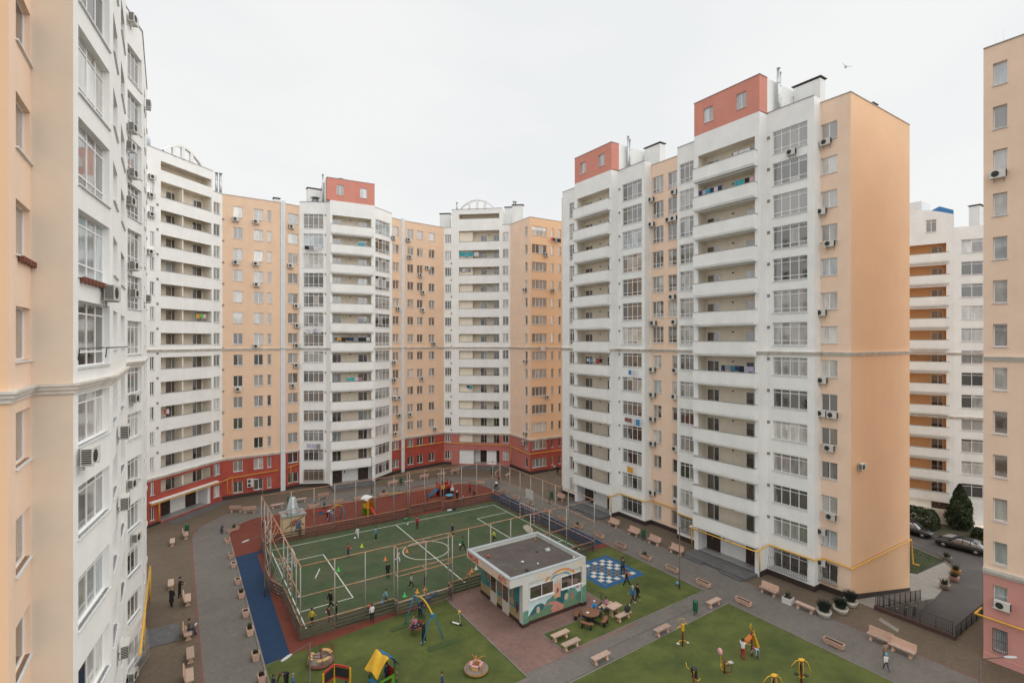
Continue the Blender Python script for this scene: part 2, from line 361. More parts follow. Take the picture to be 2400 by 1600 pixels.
class Facet:
    def __init__(s, bld, a, b):
        s.b = bld; s.p = Vector((a[0], a[1])); s.q = Vector((b[0], b[1])); d = s.q-s.p
        s.L = d.length; s.t = d.normalized(); s.n = Vector((s.t.y, -s.t.x)); s.ang = math.atan2(d.y, d.x); s.holes = []
    def s_at(s, px, out=0.0):                 # where the ray through a photo column meets this wall
        d = ray(px); o = s.p+s.n*out
        den = d.x*s.t.y-d.y*s.t.x
        return (o.y*d.x-o.x*d.y)/(-den) if abs(den) > 1e-9 else 0.0
    def z_at(s, px, py, out=0.0):
        q = s.p+s.n*out+s.t*s.s_at(px, out); dep = q.x*SN+q.y*CS
        return CAM_H+(800-py)/FOC*dep
    def P(s, u, z, out=0.0):
        q = s.p+s.t*u+s.n*out
        return (q.x-s.b.o.x, q.y-s.b.o.y, z)
    def hole(s, s0, s1, z0, z1): s.holes.append((s0, s1, z0, z1))
    def wall(s, z0, z1, zones, reveal=0.2, name='wall'):
        """plaster wall with real openings: cells between all cut lines, and the reveals of each opening"""
        H = [(max(0.0, a), min(s.L, b), c, d) for a, b, c, d in s.holes]
        xs = sorted({0.0, s.L} | {round(v, 4) for h in H for v in h[:2]})
        mats = []; bounds = []
        for zt, m_ in zones:
            if m_ not in mats: mats.append(m_)
            bounds.append((zt, mats.index(m_)))
        zs = sorted({z0, z1} | {round(v, 4) for h in H for v in h[2:]} | {b[0] for b in bounds if z0 < b[0] < z1})
        def mi(z):
            for zt, i in bounds:
                if z < zt: return i
            return bounds[-1][1]
        mb = MB(); idx = {}
        def vid(x, y, z):
            k = (round(x, 4), round(y, 4), round(z, 4))
            if k not in idx: idx[k] = len(mb.v); mb.v.append(k)
            return idx[k]
        for i in range(len(xs)-1):
            x0, x1 = xs[i], xs[i+1]
            if x1-x0 < 1e-4: continue
            run = None
            for j in range(len(zs)-1):
                c0, c1 = zs[j], zs[j+1]; xc, zc = (x0+x1)/2, (c0+c1)/2
                solid = not any(h[0] < xc < h[1] and h[2] < zc < h[3] for h in H)
                m_ = mi(zc)
                if solid and run and run[2] == m_: run[1] = c1
                else:
                    if run: mb.f.append((vid(x0,0,run[0]), vid(x1,0,run[0]), vid(x1,0,run[1]), vid(x0,0,run[1]))); mb.m.append(run[2]); mb.smooth.append(False)
                    run = [c0, c1, m_] if solid else None
            if run: mb.f.append((vid(x0,0,run[0]), vid(x1,0,run[0]), vid(x1,0,run[1]), vid(x0,0,run[1]))); mb.m.append(run[2]); mb.smooth.append(False)
        for a, b, c, d in H:
            m_ = mi((c+d)/2); r = reveal
            mb.face([(a,0,c),(a,r,c),(a,r,d),(a,0,d)], m_); mb.face([(b,0,d),(b,r,d),(b,r,c),(b,0,c)], m_)
            mb.face([(a,0,c),(b,0,c),(b,r,c),(a,r,c)], m_); mb.face([(a,0,d),(a,r,d),(b,r,d),(b,0,d)], m_)
        o = mb.build(name, mats, s.b.root, s.P(0, 0), s.ang); return o
    def window(s, s0, s1, z0, z1, cols=(.5, .5), rows=(1,), depth=0.12, sill=True, panes=None, name='window', hole=True, flat=None):
        if s1 < s0: s0, s1 = s1, s0
        if hole: s.hole(s0, s1, z0, z1)
        rng = s.b.rng; w, h = s1-s0, z1-z0
        me = frame_mesh(w, h, cols, rows)
        o = ob(name, me, s.b.root, s.P(s0, z0, -depth), s.ang)
        pal = panes or mood(rng); x = 0
        base = rng.choice(pal)
        for ci, c in enumerate(cols):
            z = 0
            for r_ in rows:
                m_ = base if rng.random() < 0.55 else rng.choice(pal)
                ob('pane', pane_mesh(c*w-0.012, r_*h-0.012, m_), o, (x+0.006, 0.028, z+0.006))
                z += r_*h
            x += c*w
        if sill: ob('sill', sill_mesh(w, SILL), o, (0, -depth, 0))
        return o
    def col(s, px0, px1, lo, hi, floors, cols=(.5, .5), rows=(1,), **kw):
        a, b = s.s_at(px0), s.s_at(px1)
        if a > b: a, b = b, a
        a = max(a, 0.05); b = min(b, s.L-0.05)
        for k in floors: s.window(a, b, 3*k+lo, 3*k+hi, cols, rows, **kw)
        return a, b
    def ac(s, px, py, out=0.0, side=None):
        u = min(max(s.s_at(px, 0.2), 0.2), s.L-0.2); z = s.z_at(px, py, 0.2)
        q = s.p+s.t*u+s.n*out
        ACS.append((s.b, Vector((q.x, q.y, z)), s.ang, s.n))
    def vent(s, px, z):
        u = s.s_at(px); mb = MB(); mb.box(-.13, .13, -0.03, 0.0, -.13, .13); mb.box(-.1, .1, -0.045, -0.03, -.1, .1)
        ob('vent', _vent(), s.b.root, s.P(u, z), s.ang)
_v = []
def _vent():
    if not _v:
        mb = MB(); mb.box(-.14, .14, -0.03, 0.0, -.14, .14)
        for k in range(4): mb.box(-.11, .11, -0.05, -0.03, -.11+k*.06, -.08+k*.06)
        _v.append(mb.mesh('vent', VENTM))
    return _v[0]
ACS = []
class Bld:
    def __init__(s, name, label, o, seed):
        s.o = Vector((o[0], o[1])); s.root = thing(name, label, 'building', (o[0], o[1], 0)); s.rng = random.Random(seed); s.label = label
    def facet(s, a, b): return Facet(s, a, b)
    def band(s, name, pts, parts, m_):       # parts: (z0, z1, out, in)
        mb = MB()
        for z0, z1, do, di in parts: band_mb(mb, pts, z0, z1, do, di, 0, False, s.o)
        return mb.build(name, m_, s.root)
    def cornice(s, pts, z=20.88, name='cornice'): return s.band(name, pts, [(z, z+0.13, 0.07, 0.02), (z+0.13, z+0.25, 0.13, 0.02), (z+0.25, z+0.33, 0.19, 0.02)], CORN)
    def plain(s, name, pts, z0, z1, m_):
        mb = MB()
        for a, b in zip(pts[:-1], pts[1:]): mb.face([(a[0]-s.o.x,a[1]-s.o.y,z0),(b[0]-s.o.x,b[1]-s.o.y,z0),(b[0]-s.o.x,b[1]-s.o.y,z1),(a[0]-s.o.x,a[1]-s.o.y,z1)])
        return mb.build(name, m_, s.root)
    def roof(s, pts, z, name='roof'):
        mb = MB(); poly = [(p[0]-s.o.x, p[1]-s.o.y) for p in pts]
        ar = sum(poly[i-1][0]*poly[i][1]-poly[i][0]*poly[i-1][1] for i in range(len(poly)))
        if ar < 0: poly = poly[::-1]
        mb.face([(p[0], p[1], z) for p in poly]); return mb.build(name, ROOFM, s.root)
    def box(s, name, x0, x1, y0, y1, z0, z1, m_):
        mb = MB(); mb.box(x0-s.o.x, x1-s.o.x, y0-s.o.y, y1-s.o.y, z0, z1); return mb.build(name, m_, s.root)
    def chimney(s, x, y, z0, z1, w=1.3, d=0.8, rz=0.0):
        mb = MB(); mb.box(-w/2, w/2, -d/2, d/2, 0, z1-z0); c = mb.build('chimney', WHITE, s.root, (x-s.o.x, y-s.o.y, z0), rz)
        mb = MB(); mb.box(-w/2-.12, w/2+.12, -d/2-.12, d/2+.12, z1-z0+.12, z1-z0+.2); mb.box(-w/2+.1, w/2-.1, -d/2+.1, d/2-.1, z1-z0, z1-z0+.12); mb.build('cap', CAPM, c)
    def flue(s, x, y, z0, z1, r=0.16, n=1, dx=0.4):
        for i in range(n):
            mb = MB(); mb.tube([(0,0,0),(0,0,z1-z0)], r, n=12)
            for zz in (0.25, 0.5, 0.75): mb.tube([(0,0,(z1-z0)*zz),(0,0,(z1-z0)*zz+0.06)], r*1.1, n=12)
            mb.lathe([(r*1.5, z1-z0+.1), (r*1.5, z1-z0+.14), (0.001, z1-z0+.3)], 12); mb.tube([(0,0,z1-z0),(0,0,z1-z0+.12)], r*.5, n=6)
            mb.build('flue', ZINC, s.root, (x-s.o.x+i*dx, y-s.o.y, z0))
_log = {}
def loggia(f, s0, s1, z, dep, h, m_, m_floor=None, z0h=0.0):
    """the lining of a recessed balcony: back wall, sides, ceiling, floor"""
    w = s1-s0; key = (round(w, 2), dep, h, m_.name)
    if key not in _log:
        mb = MB(); t = 0.0
        mb.face([(0,dep,0),(w,dep,0),(w,dep,h),(0,dep,h)]); mb.face([(0,.19,0),(0,dep,0),(0,dep,h),(0,.19,h)]); mb.face([(w,.19,h),(w,dep,h),(w,dep,0),(w,.19,0)])
        mb.face([(0,.19,h),(0,dep,h),(w,dep,h),(w,.19,h)]); mb.face([(0,.19,0),(w,.19,0),(w,dep,0),(0,dep,0)], 1)
        _log[key] = mb.mesh('loggia', [m_, COPING])
    return ob('loggia', _log[key], f.b.root, f.P(s0, z), f.ang)
LAMPM = mat('balcony_lamp', (0.10, 0.075, 0.05), 0.5)
_lamp = []
def wall_lamp(lg, x, y, z):
    if not _lamp:
        mb = MB(); mb.lathe([(0.07, 0), (0.10, 0.05), (0.08, 0.12), (0.01, 0.15)], 10); _lamp.append(mb.mesh('lamp', LAMPM))
    ob('lamp', _lamp[0], lg, (x, y-0.08, z))
_par = {}
def parapet(f, s0, s1, z, out, lo=-0.3, hi=0.95, m_=None, thick=0.12):
    m_ = m_ or WHITE; w = s1-s0; key = (round(w, 2), out, lo, hi, m_.name)
    if key not in _par:
        mb = MB()
        mb.box(0, w, -out, -out+thick, lo, hi); mb.box(0, thick, -out+thick, 0.10, lo, hi); mb.box(w-thick, w, -out+thick, 0.10, lo, hi)
        mb.box(thick, w-thick, -out+thick, 0.18, -0.14, -0.01)
        mb.box(-0.0, w, -out+0.06, 0.0, lo-0.16, lo-0.002)
        cp = MB(); cp.box(-0.03, w+0.03, -out-0.03, -out+thick+0.03, hi+0.001, hi+0.05); cp.box(-0.03, thick+0.03, -out+thick+0.03, 0.05, hi+0.001, hi+0.05); cp.box(w-thick-0.03, w+0.03, -out+thick+0.03, 0.05, hi+0.001, hi+0.05)
        _par[key] = (mb.mesh('balcony', m_), cp.mesh('coping', COPING))
    o = ob('balcony', _par[key][0], f.b.root, f.P(s0, z), f.ang)
    ob('coping', _par[key][1], o); return o
def door_set(f, s0, w, z, dep, flip=False, h=2.15, dark=True, open_=False):
    """balcony door with a narrow side light, standing in the back wall of the recess"""
    cols = (.58, .42) if not flip else (.42, .58)
    f.window(s0, s0+w, z+0.02, z+h, cols, (1,), depth=dep-0.035, sill=False, panes=[G_DOOR, G_DARK, G_BROWN] if f.b.rng.random() < .88 else [G_GREY, G_BLUE], name='door', hole=False)
def entrance_door(f, s0, w, z, dep, h=2.3):
    mb = MB(); mb.box(0, w, -0.06, 0.03, 0, h); mb.box(w*.5-.012, w*.5+.012, -0.07, -0.06, 0.03, h-.03); mb.box(0.06, w*.5-.06, -0.075, -0.06, 1.2, h-.12); mb.box(w*.5+.06, w-.06, -0.075, -0.06, 1.2, h-.12)
    o = mb.build('door', DARKDOOR, f.b.root, f.P(s0, z, -dep), f.ang)
    mh = MB(); mh.tube([(w*.5-.09, -.075, 1.0), (w*.5-.09, -.14, 1.02), (w*.5-.09, -.14, 1.28), (w*.5-.09, -.075, 1.3)], 0.02, n=6); mh.build('handle', ZINC, o)
ALLF = range(14); UP = range(7, 14); LOW = range(0, 7)

# ================================================================== A: the near building on the left
A = Bld('apartment_building', 'near cream and peach building along the left edge with tall white windows', (-3.7, 21.3), 11)
aP = [(-16, 18.8), (-3.74, 18.8), (-3.74, 21.3), (-2.74, 21.3), (-2.10, 25.25), (-2.22, 33.9), (-2.75, 33.9), (-2.72, 41.0), (-1.98, 43.75), (-2.1, 53.6)]
ATOP = 43.6
f = A.facet(aP[0], aP[1]); f.wall(0, ATOP, [(60, PEACH_SHADED)])
f = A.facet(aP[1], aP[2]); f.col(37, 71, 0.6, 2.15, ALLF, (.38, .62), (1,), depth=0.15, panes=[G_GREY, G_DARK, G_GREY]); f.wall(0, ATOP, [(60, PEACH)], 0.2)
f = A.facet(aP[2], aP[3]); f.wall(0, ATOP, [(60, BEIGE)])
def bays(f, p0, p1):
    f.col(p0, p1, 0.3, 2.5, UP, (.19, .27, .27, .27), (.22, .60, .18), depth=0.2)
    f.col(p0, p1, 0.7, 2.4, LOW, (.19, .27, .27, .27), (.80, .20), depth=0.2)
f4 = A.facet(aP[3], aP[4]); bays(f4, 183.5, 257); f4.wall(0, ATOP, [(60, WHITE)], 0.3)
f5 = A.facet(aP[4], aP[5]); f5.col(265.5, 275.5, 0.85, 2.4, ALLF, (1,), depth=0.24); f5.col(283.5, 292.2, 0.85, 2.4, ALLF, (1,), depth=0.24); f5.wall(0, ATOP, [(60, WHITE)], 0.28)
A.plain('wall', [aP[5], aP[6], aP[7]], 0, ATOP, WHITE)
f7 = A.facet(aP[7], aP[8]); bays(f7, 299, 334); f7.wall(0, ATOP, [(60, WHITE)], 0.3)
f8 = A.facet(aP[8], aP[9]); f8.col(337.6, 339.9, 0.85, 2.4, ALLF, (1,), depth=0.2); f8.col(342.4, 344.2, 0.85, 2.4, ALLF, (1,), depth=0.2); f8.wall(0, ATOP, [(60, WHITE)], 0.24)
back = [(-2.1, 53.6), (-14, 53.6), (-16, 18.8)]
A.plain('rear_wall', back, 0, ATOP, WHITE); A.roof(aP+[(-14, 53.6)], ATOP-.8)
A.cornice(aP, 20.5); A.band('coping', aP, [(ATOP, ATOP+.06, .06, .3)], COPING)
A.band('plinth', aP, [(0, .45, .03, .02)], PLINTH)
for p in ((310, 46, 1), (310, 301, 1), (303.6, 343, 1), (311, 407.6, 1), (303.6, 471, 1), (312.5, 623, 1), (313.8, 688, 1), (315, 932.6, 1), (307.4, 1131.6, 1), (317.6, 1257, 1), (310, 1580, 1)): f7.ac(p[0], p[1])
for p in ((292, 1010.5), (292, 1176), (293, 1519)): f5.ac(p[0]-4, p[1])
for p in ((258, 687), (206, 1066)): f4.ac(*p)
f8.ac(345, 246); f8.ac(345, 700)
# rust-red tin flower trough edges under two of its windows and clothes bars
RUST = mat('rusty_tin', (0.17, 0.05, 0.03), 0.7, 0.2, 8)
mb = MB()
for i in range(8): mb.box(.1+i*.36, .36+i*.36, -.16, -.02, -.20, -.02)
s0 = f4.s_at(184); mb.build('flower_rail', RUST, A.root, f4.P(s0, 24.3), f4.ang)
mb = MB()
for i in range(5): mb.box(.05+i*.34, .3+i*.34, -.14, -.02, -.18, -.02)
fA2 = A.facet(aP[1], aP[2]); mb.build('flower_rail', RUST, A.root, fA2.P(fA2.s_at(40), 24.6), fA2.ang)
mb = MB()
for ux, z in ((f4.s_at(182), 21.9), ):
    for du in (0, 2.8): mb.tube([f4.P(ux+du, z-.35, .02), f4.P(ux+du, z, .05), f4.P(ux+du, z+.05, .7)], .02, n=6)
    mb.tube([f4.P(ux, z+.05, .7), f4.P(ux+2.8, z+.05, .7)], .012, n=6)
mb.build('clothes_bar', IRON, A.root)
mb = MB(); pz = 3.1
mb.tube([(-1.85-A.o.x, y-A.o.y, pz) for y in (38.5, 44, 44.2, 53.2)], .07, n=8); mb.tube([(-1.85-A.o.x, 53.2-A.o.y, pz), (-1.85-A.o.x, 53.2-A.o.y, .1)], .07, n=8); mb.tube([(-1.85-A.o.x, 44.2-A.o.y, pz), (-1.85-A.o.x, 44.2-A.o.y, .1)], .05, n=8)
mb.build('gas_pipe', YPIPE, A.root)
# barred porch window at its foot
mb = MB()
for i in range(16): mb.tube([f7.P(.3+i*.16, .5, .5), f7.P(.3+i*.16, 2.3, .35)], .012, n=4, sm=False)
for z in (.5, 1.1, 1.7, 2.3): mb.tube([f7.P(.2, z, .5-(z-.5)*.083), f7.P(2.8, z, .5-(z-.5)*.083)], .014, n=4, sm=False)
mb.build('window_grille', ZINC, A.root)

# ================================================================== B + C: rounded white block with the arch, peach wing
BC = Bld('apartment_building', 'rear corner building with white balcony bands, rooftop arch and peach wing', (5, 81), 12)
b1, b2 = W(351, 61.0), W(510, 70.7); bt = (b2-b1).normalized()
fB = BC.facet(b1-bt*3.0, b1+bt*16)
def on(f, px): return f.p+f.t*f.s_at(px)
B0, B1, B2 = b1-bt*3.0, on(fB, 500), on(fB, 521)
C1 = W(657, 75.9)
BT, CT = 45.4, 42.7
zB = [(2.9, RED), (5.6, RED), (60, WHITE)]
fb1 = BC.facet(B0, B1); fb2 = BC.facet(B1, B2); fc = BC.facet(B2, C1)
fb1.col(351.5, 362, 0.75, 2.3, ALLF, (.5, .5)); 
sa, sb = fb1.s_at(377), fb1.s_at(496)
for k in range(1, 14):
    hi = 2.7 if k == 13 else 2.2
    fb1.hole(sa, sb, 3*k+.8, 3*k+hi)
    lg = loggia(fb1, sa, sb, 3*k-.05, 1.5, 2.78, CREAM)
    wall_lamp(lg, (sb-sa)*.52, 1.5, 2.2)
    mbp = MB(); mbp.box(0, .16, .2, 1.49, 0, 2.75); ob('divider', mbp.mesh('divider', CREAM), lg, ((sb-sa)*.42, 0, 0))
    door_set(fb1, sa+1.9, 1.5, 3*k, 1.5); door_set(fb1, sa+5.9, 1.5, 3*k, 1.5, True)
    ob('coping', sill_mesh(sb-sa, COPING), lg, (0, .02, .88))
fb1.hole(sa, sb, 43.05, 44.15); lg = loggia(fb1, sa, sb, 42.3, 1.6, 2.0, CREAM)
# ground floor passage with dark entrance doors
fb1.hole(sa, sb, 0.15, 2.65); lg = loggia(fb1, sa, sb, 0.15, 1.9, 2.52, WHITEW)
entrance_door(fb1, sa+1.2, 1.7, .17, 1.9); entrance_door(fb1, sa+5.2, 1.6, .17, 1.9)
mb = MB(); mb.box(0, 1.9, .3, 1.85, 0, 2.48); mb.build('entrance_pier', WHITEW, BC.root, fb1.P(sa+7.2, .16), fb1.ang)
fb1.wall(0, BT, zB); fb2.col(498.5, 516, .75, 2.3, ALLF, (.5, .5)); fb2.wall(0, CT+.1, zB)
zC = [(5.6, RED), (60, PEACH_WSHADE)]
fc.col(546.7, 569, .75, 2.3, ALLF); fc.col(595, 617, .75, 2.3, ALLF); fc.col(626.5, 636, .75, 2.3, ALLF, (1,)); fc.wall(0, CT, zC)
for k in range(2, 14): fb1.vent(369, 3*k-.3); fc.vent(523, 3*k+.2)
pts = [B0, B1, B2, C1]
Bn = fb1.n
BC.plain('rear_wall', [C1, C1+Vector((0, 12)), B0-Bn*13+Vector((0, 3)), B0], 0, CT, PEACH)
BC.roof([B0, B1, B2, C1, C1+Vector((0, 12)), B0-Bn*13+Vector((0, 3))], CT-.6)
BC.plain('tower_side', [B1, B1-Bn*7, B0-Bn*7, B0], CT-.7, BT, WHITE)
BC.roof([B0, B1, B1-Bn*7, B0-Bn*7], BT-.15, 'tower_roof')
BC.cornice(pts, 20.85); BC.cornice(pts, 5.5); BC.band('entrance_ledge', [on(fb1, 349), B1+fb2.t*.5], [(2.85, 3.02, .45, .02)], WHITEW)
BC.band('coping', [B0, B1], [(BT, BT+.05, .05, .25)], COPING); BC.band('coping', [B1, B2, C1], [(CT, CT+.06, .05, .25)], COPING)
BC.band('plinth', [B2, C1], [(0, .5, .04, .02)], PLINTH); BC.band('plinth', [B0, on(fb1, 376)], [(0, .4, .04, .02)], PLINTH)
mb = MB(); pz = 3.15
mb.tube([fb1.P(fb1.s_at(345), 2.72, .5), fb1.P(fb1.L-.3, 2.72, .5), fc.P(1.0, 3.0, .2), fc.P(fc.L-.3, 3.2, .2)], .05, n=8)
mb.tube([fb1.P(sa-.4, 2.7, .2), fb1.P(sa-.4, .4, .2)], .05, n=8); mb.tube([fc.P(.6, 2.9, .15), fc.P(.6, .9, .15), fc.P(1.2, .9, .15), fc.P(1.2, 2.9, .15)], .04, n=6)
mb.build('gas_pipe', YPIPE, BC.root)
def arch(bld, f, p0, p1, z0, rise):
    """free-standing parapet arch with openings and a curved rail"""
    u0, u1 = f.s_at(p0), f.s_at(p1); w = u1-u0; mb = MB(); n = 24
    top = lambda x: rise*max(0.0, math.sin(math.pi*x/w))**0.85
    for i in range(n):
        x0, x1 = w*i/n, w*(i+1)/n
        mb.face([(x0,-.02,z0+top(x0)-.0), (x1,-.02,z0+top(x1)), (x1,-.02,z0+top(x1)+.26), (x0,-.02,z0+top(x0)+.26)])
        mb.face([(x1,.33,z0+top(x1)), (x0,.33,z0+top(x0)), (x0,.33,z0+top(x0)+.26), (x1,.33,z0+top(x1)+.26)])
        mb.face([(x0,-.02,z0+top(x0)+.26), (x1,-.02,z0+top(x1)+.26), (x1,.33,z0+top(x1)+.26), (x0,.33,z0+top(x0)+.26)])
        mb.face([(x0,.33,z0+top(x0)), (x1,.33,z0+top(x1)), (x1,-.02,z0+top(x1)), (x0,-.02,z0+top(x0))])
    for q in (.27, .5, .73):
        x = w*q; mb.box(x-.22, x+.22, 0.0, .3, z0-.1, z0+top(x)+.05)
    return mb.build('rooftop_arch', WHITE, bld.root, f.P(u0, 0), f.ang)
arch(BC, fb1, 384, 473, BT, 1.45)
tk = fb1.p+fb1.t*fb1.s_at(357)-Bn*2.2
mb = MB(); mb.lathe([(1.25, 0), (1.25, 1.5), (1.1, 1.75), (.4, 1.95), (.001, 2.0)], 20); mb.tube([(0,0,1.9),(0,0,2.1)], .3, n=10)
mb.build('water_tank', mat('tank_pale_blue', (.45, .55, .58), .4, .08, 2), BC.root, (tk.x-5, tk.y-81, BT-.15))
c = fc.P(-0.6, 0, -1.0); BC.flue(c[0]+5, c[1]+81, CT-.5, CT+3.0, .17, 2, .5)
for p in ((552.4, 513.7), (600, 520), (553, 615), (600, 618), (601.6, 666.8), (600.6, 811), (558.5, 911.5), (586, 1126), (586, 1135.5)): fc.ac(*p)
for p in ((356, 415), (354, 458), (355, 502.5), (353, 590)): fb1.ac(*p)

# ================================================================== D: white tower with one coral box, in the middle of the rear row
D = Bld('apartment_building', 'rear white tower with coral rooftop box between the peach wings', (22, 81), 13)
Dl = C1+Vector((.02, 0)); D0 = W(702, 78.0); D1 = W(764, 78.3); D2 = W(774, 77.7); D3 = W(878, 81.0); D4 = W(918.5, 85.2); D5 = W(947, 87.3)
DT = 43.4
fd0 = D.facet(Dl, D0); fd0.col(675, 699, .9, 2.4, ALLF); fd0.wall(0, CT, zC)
fd1 = D.facet(D0, D1)
fd1.col(711, 758, .45, 2.6, UP, (.25, .25, .25, .25), (.2, .58, .22)); fd1.col(711, 758, .95, 2.65, LOW, (.25, .25, .25, .25), (.8, .2)); fd1.wall(0, DT, [(60, WHITE)])
fd2 = D.facet(D1, D2); fd2.wall(0, DT+.2, [(60, WHITE)])
fd3 = D.facet(D2, D3); sa, sb = fd3.s_at(779), fd3.s_at(870.5)
APRON = mat('grey_granite_apron', (.105, .105, .108), .75, .18, 1.2, dirt=((.2, .195, .19), 1.5, .55, .8))
def entrance_steps(f, s0, s1, out):
    mb = MB(); mb.box(s0, s1, -out, .3, 0, .24)
    o = mb.build('entrance_landing', APRON, f.b.root, f.P(0, 0), f.ang)
    for a, b in ((s0+.1, s0+2.4), (s1-2.6, s1-.2)):
        m2 = MB(); m2.box(a, b, -out-.35, -out, 0, .12); m2.box(a, b, -out-.02, -out+.02, .12, .225); m2.build('step', APRON, o)
def tower_front(f, sa, sb, top, dep=1.5, hi=2.4, out=.32, plo=-.3, phi=.95, apron=2.0):
    for k in range(1, 14):
        f.hole(sa, sb, 3*k, 3*k+hi)
        lg = loggia(f, sa, sb, 3*k, dep, hi, CREAM)
        wall_lamp(lg, (sb-sa)*.5, dep, 2.05)
        parapet(f, sa-.25, sb+.25, 3*k, out, plo, phi)
        door_set(f, sa+.12, 1.45, 3*k, dep, False); door_set(f, sb-1.75, 1.45, 3*k, dep, False)
    f.hole(sa, sb, 0, 2.62); entrance_steps(f, sa-.3, sb+.3, apron); lg = loggia(f, sa, sb, .25, dep, 2.37, WHITEW)
    wall_lamp(lg, (sb-sa)*.5, dep, 2.2)
    entrance_door(f, sa+.1, 1.6, .26, dep, 2.2); entrance_door(f, sb-1.75, 1.6, .26, dep, 2.2)
    mb = MB(); mb.box(sa+2.0, sa+2.16, -.03, 0, 1.35, 1.75); mb.build('intercom', CAPM, f.b.root, f.P(0, .25, -dep), f.ang)
tower_front(fd3, sa, sb, DT); fd3.wall(0, DT+.2, [(2.75, WHITEW), (60, WHITE)])
fd4 = D.facet(D3, D4); fd4.col(879.8, 914, .45, 2.6, UP, (.25, .25, .25, .25), (.2, .58, .22)); fd4.col(879.8, 914, .95, 2.65, LOW, (.25, .25, .25, .25), (.8, .2)); fd4.wall(0, DT, [(60, WHITE)])
fd5 = D.facet(D4, D5); fd5.col(920.5, 935, 1.0, 2.4, ALLF); fd5.wall(0, CT, zC)
dp = [Dl, D0, D1, D2, D3, D4, D5]
D.plain('rear_wall', [D5, D5+Vector((0, 11)), Dl+Vector((0, 12)), Dl], 0, CT, PEACH); D.roof(dp+[D5+Vector((0, 11)), Dl+Vector((0, 12))], CT-.5)
D.cornice(dp, 20.85); D.band('cornice', [Dl, D0], [(5.5, 5.75, .12, .02)], CORN); D.band('cornice', [D4, D5], [(5.5, 5.75, .12, .02)], CORN)
D.band('coping', [Dl, D0], [(CT, CT+.06, .05, .25)], COPING); D.band('coping', [D0, D1, D2], [(DT, DT+.06, .05, .25)], COPING); D.band('coping', [D3, D4], [(DT, DT+.06, .05, .25)], COPING); D.band('coping', [D4, D5], [(CT, CT+.06, .05, .25)], COPING)
D.band('plinth', dp[:4], [(0, .5, .04, .02)], PLINTH); D.band('plinth', dp[4:], [(0, .5, .04, .02)], PLINTH)
JOINT = mat('joint_strip', (.70, .72, .74), .7, .05, 1)
for px, base in ((657.6, fd0), (946.6, fd5)):
    u = .35 if base is fd0 else base.L-.28
    mb = MB(); mb.box(-.34, .34, -.10, .02, 0, CT+.35); mb.box(-.05, .05, -.19, -.10, 0, CT+.1); mb.build('joint_strip', JOINT, D.root, base.P(u, 0), base.ang)
def penthouse(bld, f, u0, u1, z0, z1, dep, red_dep, wins):
    """coral lift-house on the tower: the coral front block and the pale block behind it"""
    fr = bld.facet(f.p+f.t*u0, f.p+f.t*u1)
    for a, b in wins: fr.window(a, b, z0+1.0, z0+2.5, (.5, .5), (1,), panes=[G_GREY, G_BLUE, G_DARK])
    fr.wall(z0, z1, [(90, TERRA)])
    mb = MB(); L = fr.L
    mb.face([(L,0,z0),(L,red_dep,z0),(L,red_dep,z1),(L,0,z1)]); mb.face([(0,0,z1),(0,red_dep,z1),(0,red_dep,z0),(0,0,z0)]); mb.face([(0,0,z1),(L,0,z1),(L,red_dep,z1),(0,red_dep,z1)])
    mb.build('coral_side', TERRA, bld.root, fr.P(0, 0), fr.ang)
    mb = MB(); mb.box(.02, L-.02, red_dep, dep, z0-1, z1-.02); mb.build('lift_house', WHITE, bld.root, fr.P(0, 0), fr.ang)
    bld.band('coping', [fr.p-fr.n*red_dep, fr.p, fr.q, fr.q-fr.n*red_dep], [(z1, z1+.05, .05, .12)], COPING)
    return fr
penthouse(D, D.facet(D2, D3), -.45, fd3.L, DT+.2, 47.0, 6.0, 1.2, ((fd3.s_at(789)+.45, fd3.s_at(806)+.45), (fd3.s_at(844)+.45, fd3.s_at(860.5)+.45)))
for k in range(1, 14): fd1.vent(763.2, 3*k+2.4)
q = W(737, 81.5); D.chimney(q.x, q.y, CT-.5, 46.2, 2.2, .9); q = W(757, 79.8); D.flue(q.x, q.y, CT, 48.0, .14, 1)
q = W(799, 81); D.flue(q.x, q.y, 47, 47.7, .35, 1); q = W(648, 77.5); D.chimney(q.x, q.y, CT-.5, 43.6, .8, .8)
q = W(739, 79.5); D.flue(q.x, q.y, CT-.3, DT+.9, .5, 1)
mb = MB(); mb.tube([fd0.P(.9, 3.3, .15), fd0.P(fd0.L-.1, 3.6, .15)], .045, n=8); mb.tube([fd0.P(1.5, 3.5, .12), fd0.P(1.5, .9, .12), fd0.P(2.2, .9, .12)], .04, n=6); mb.tube([fd5.P(.1, 4.0, .15), fd5.P(fd5.L-.1, 4.0, .15)], .045, n=8); mb.build('gas_pipe', YPIPE, D.root)
mb = MB(); s0 = fd1.s_at(712)
for i in range(26): mb.box(i*.125, i*.125+.025, -.22, -.19, .8, 2.6)
for z in (.8, 1.4, 2.0, 2.6): mb.box(0, 3.15, -.23, -.18, z, z+.03)
mb.build('window_grille', mat('brown_grille', (.33, .26, .2), .6), D.root, fd1.P(s0, 0), fd1.ang)
for p in ((683, 531), (680.7, 622.8), (694, 717), (695.7, 762.5), (694.7, 809.4), (694, 855.7), (686, 903.5)): fd0.ac(*p)
for p in ((922, 557), (933, 723.7), (924, 849), (924, 890), (924.5, 932), (934.5, 931), (935.5, 973), (926.6, 1015.7)): fd5.ac(*p)

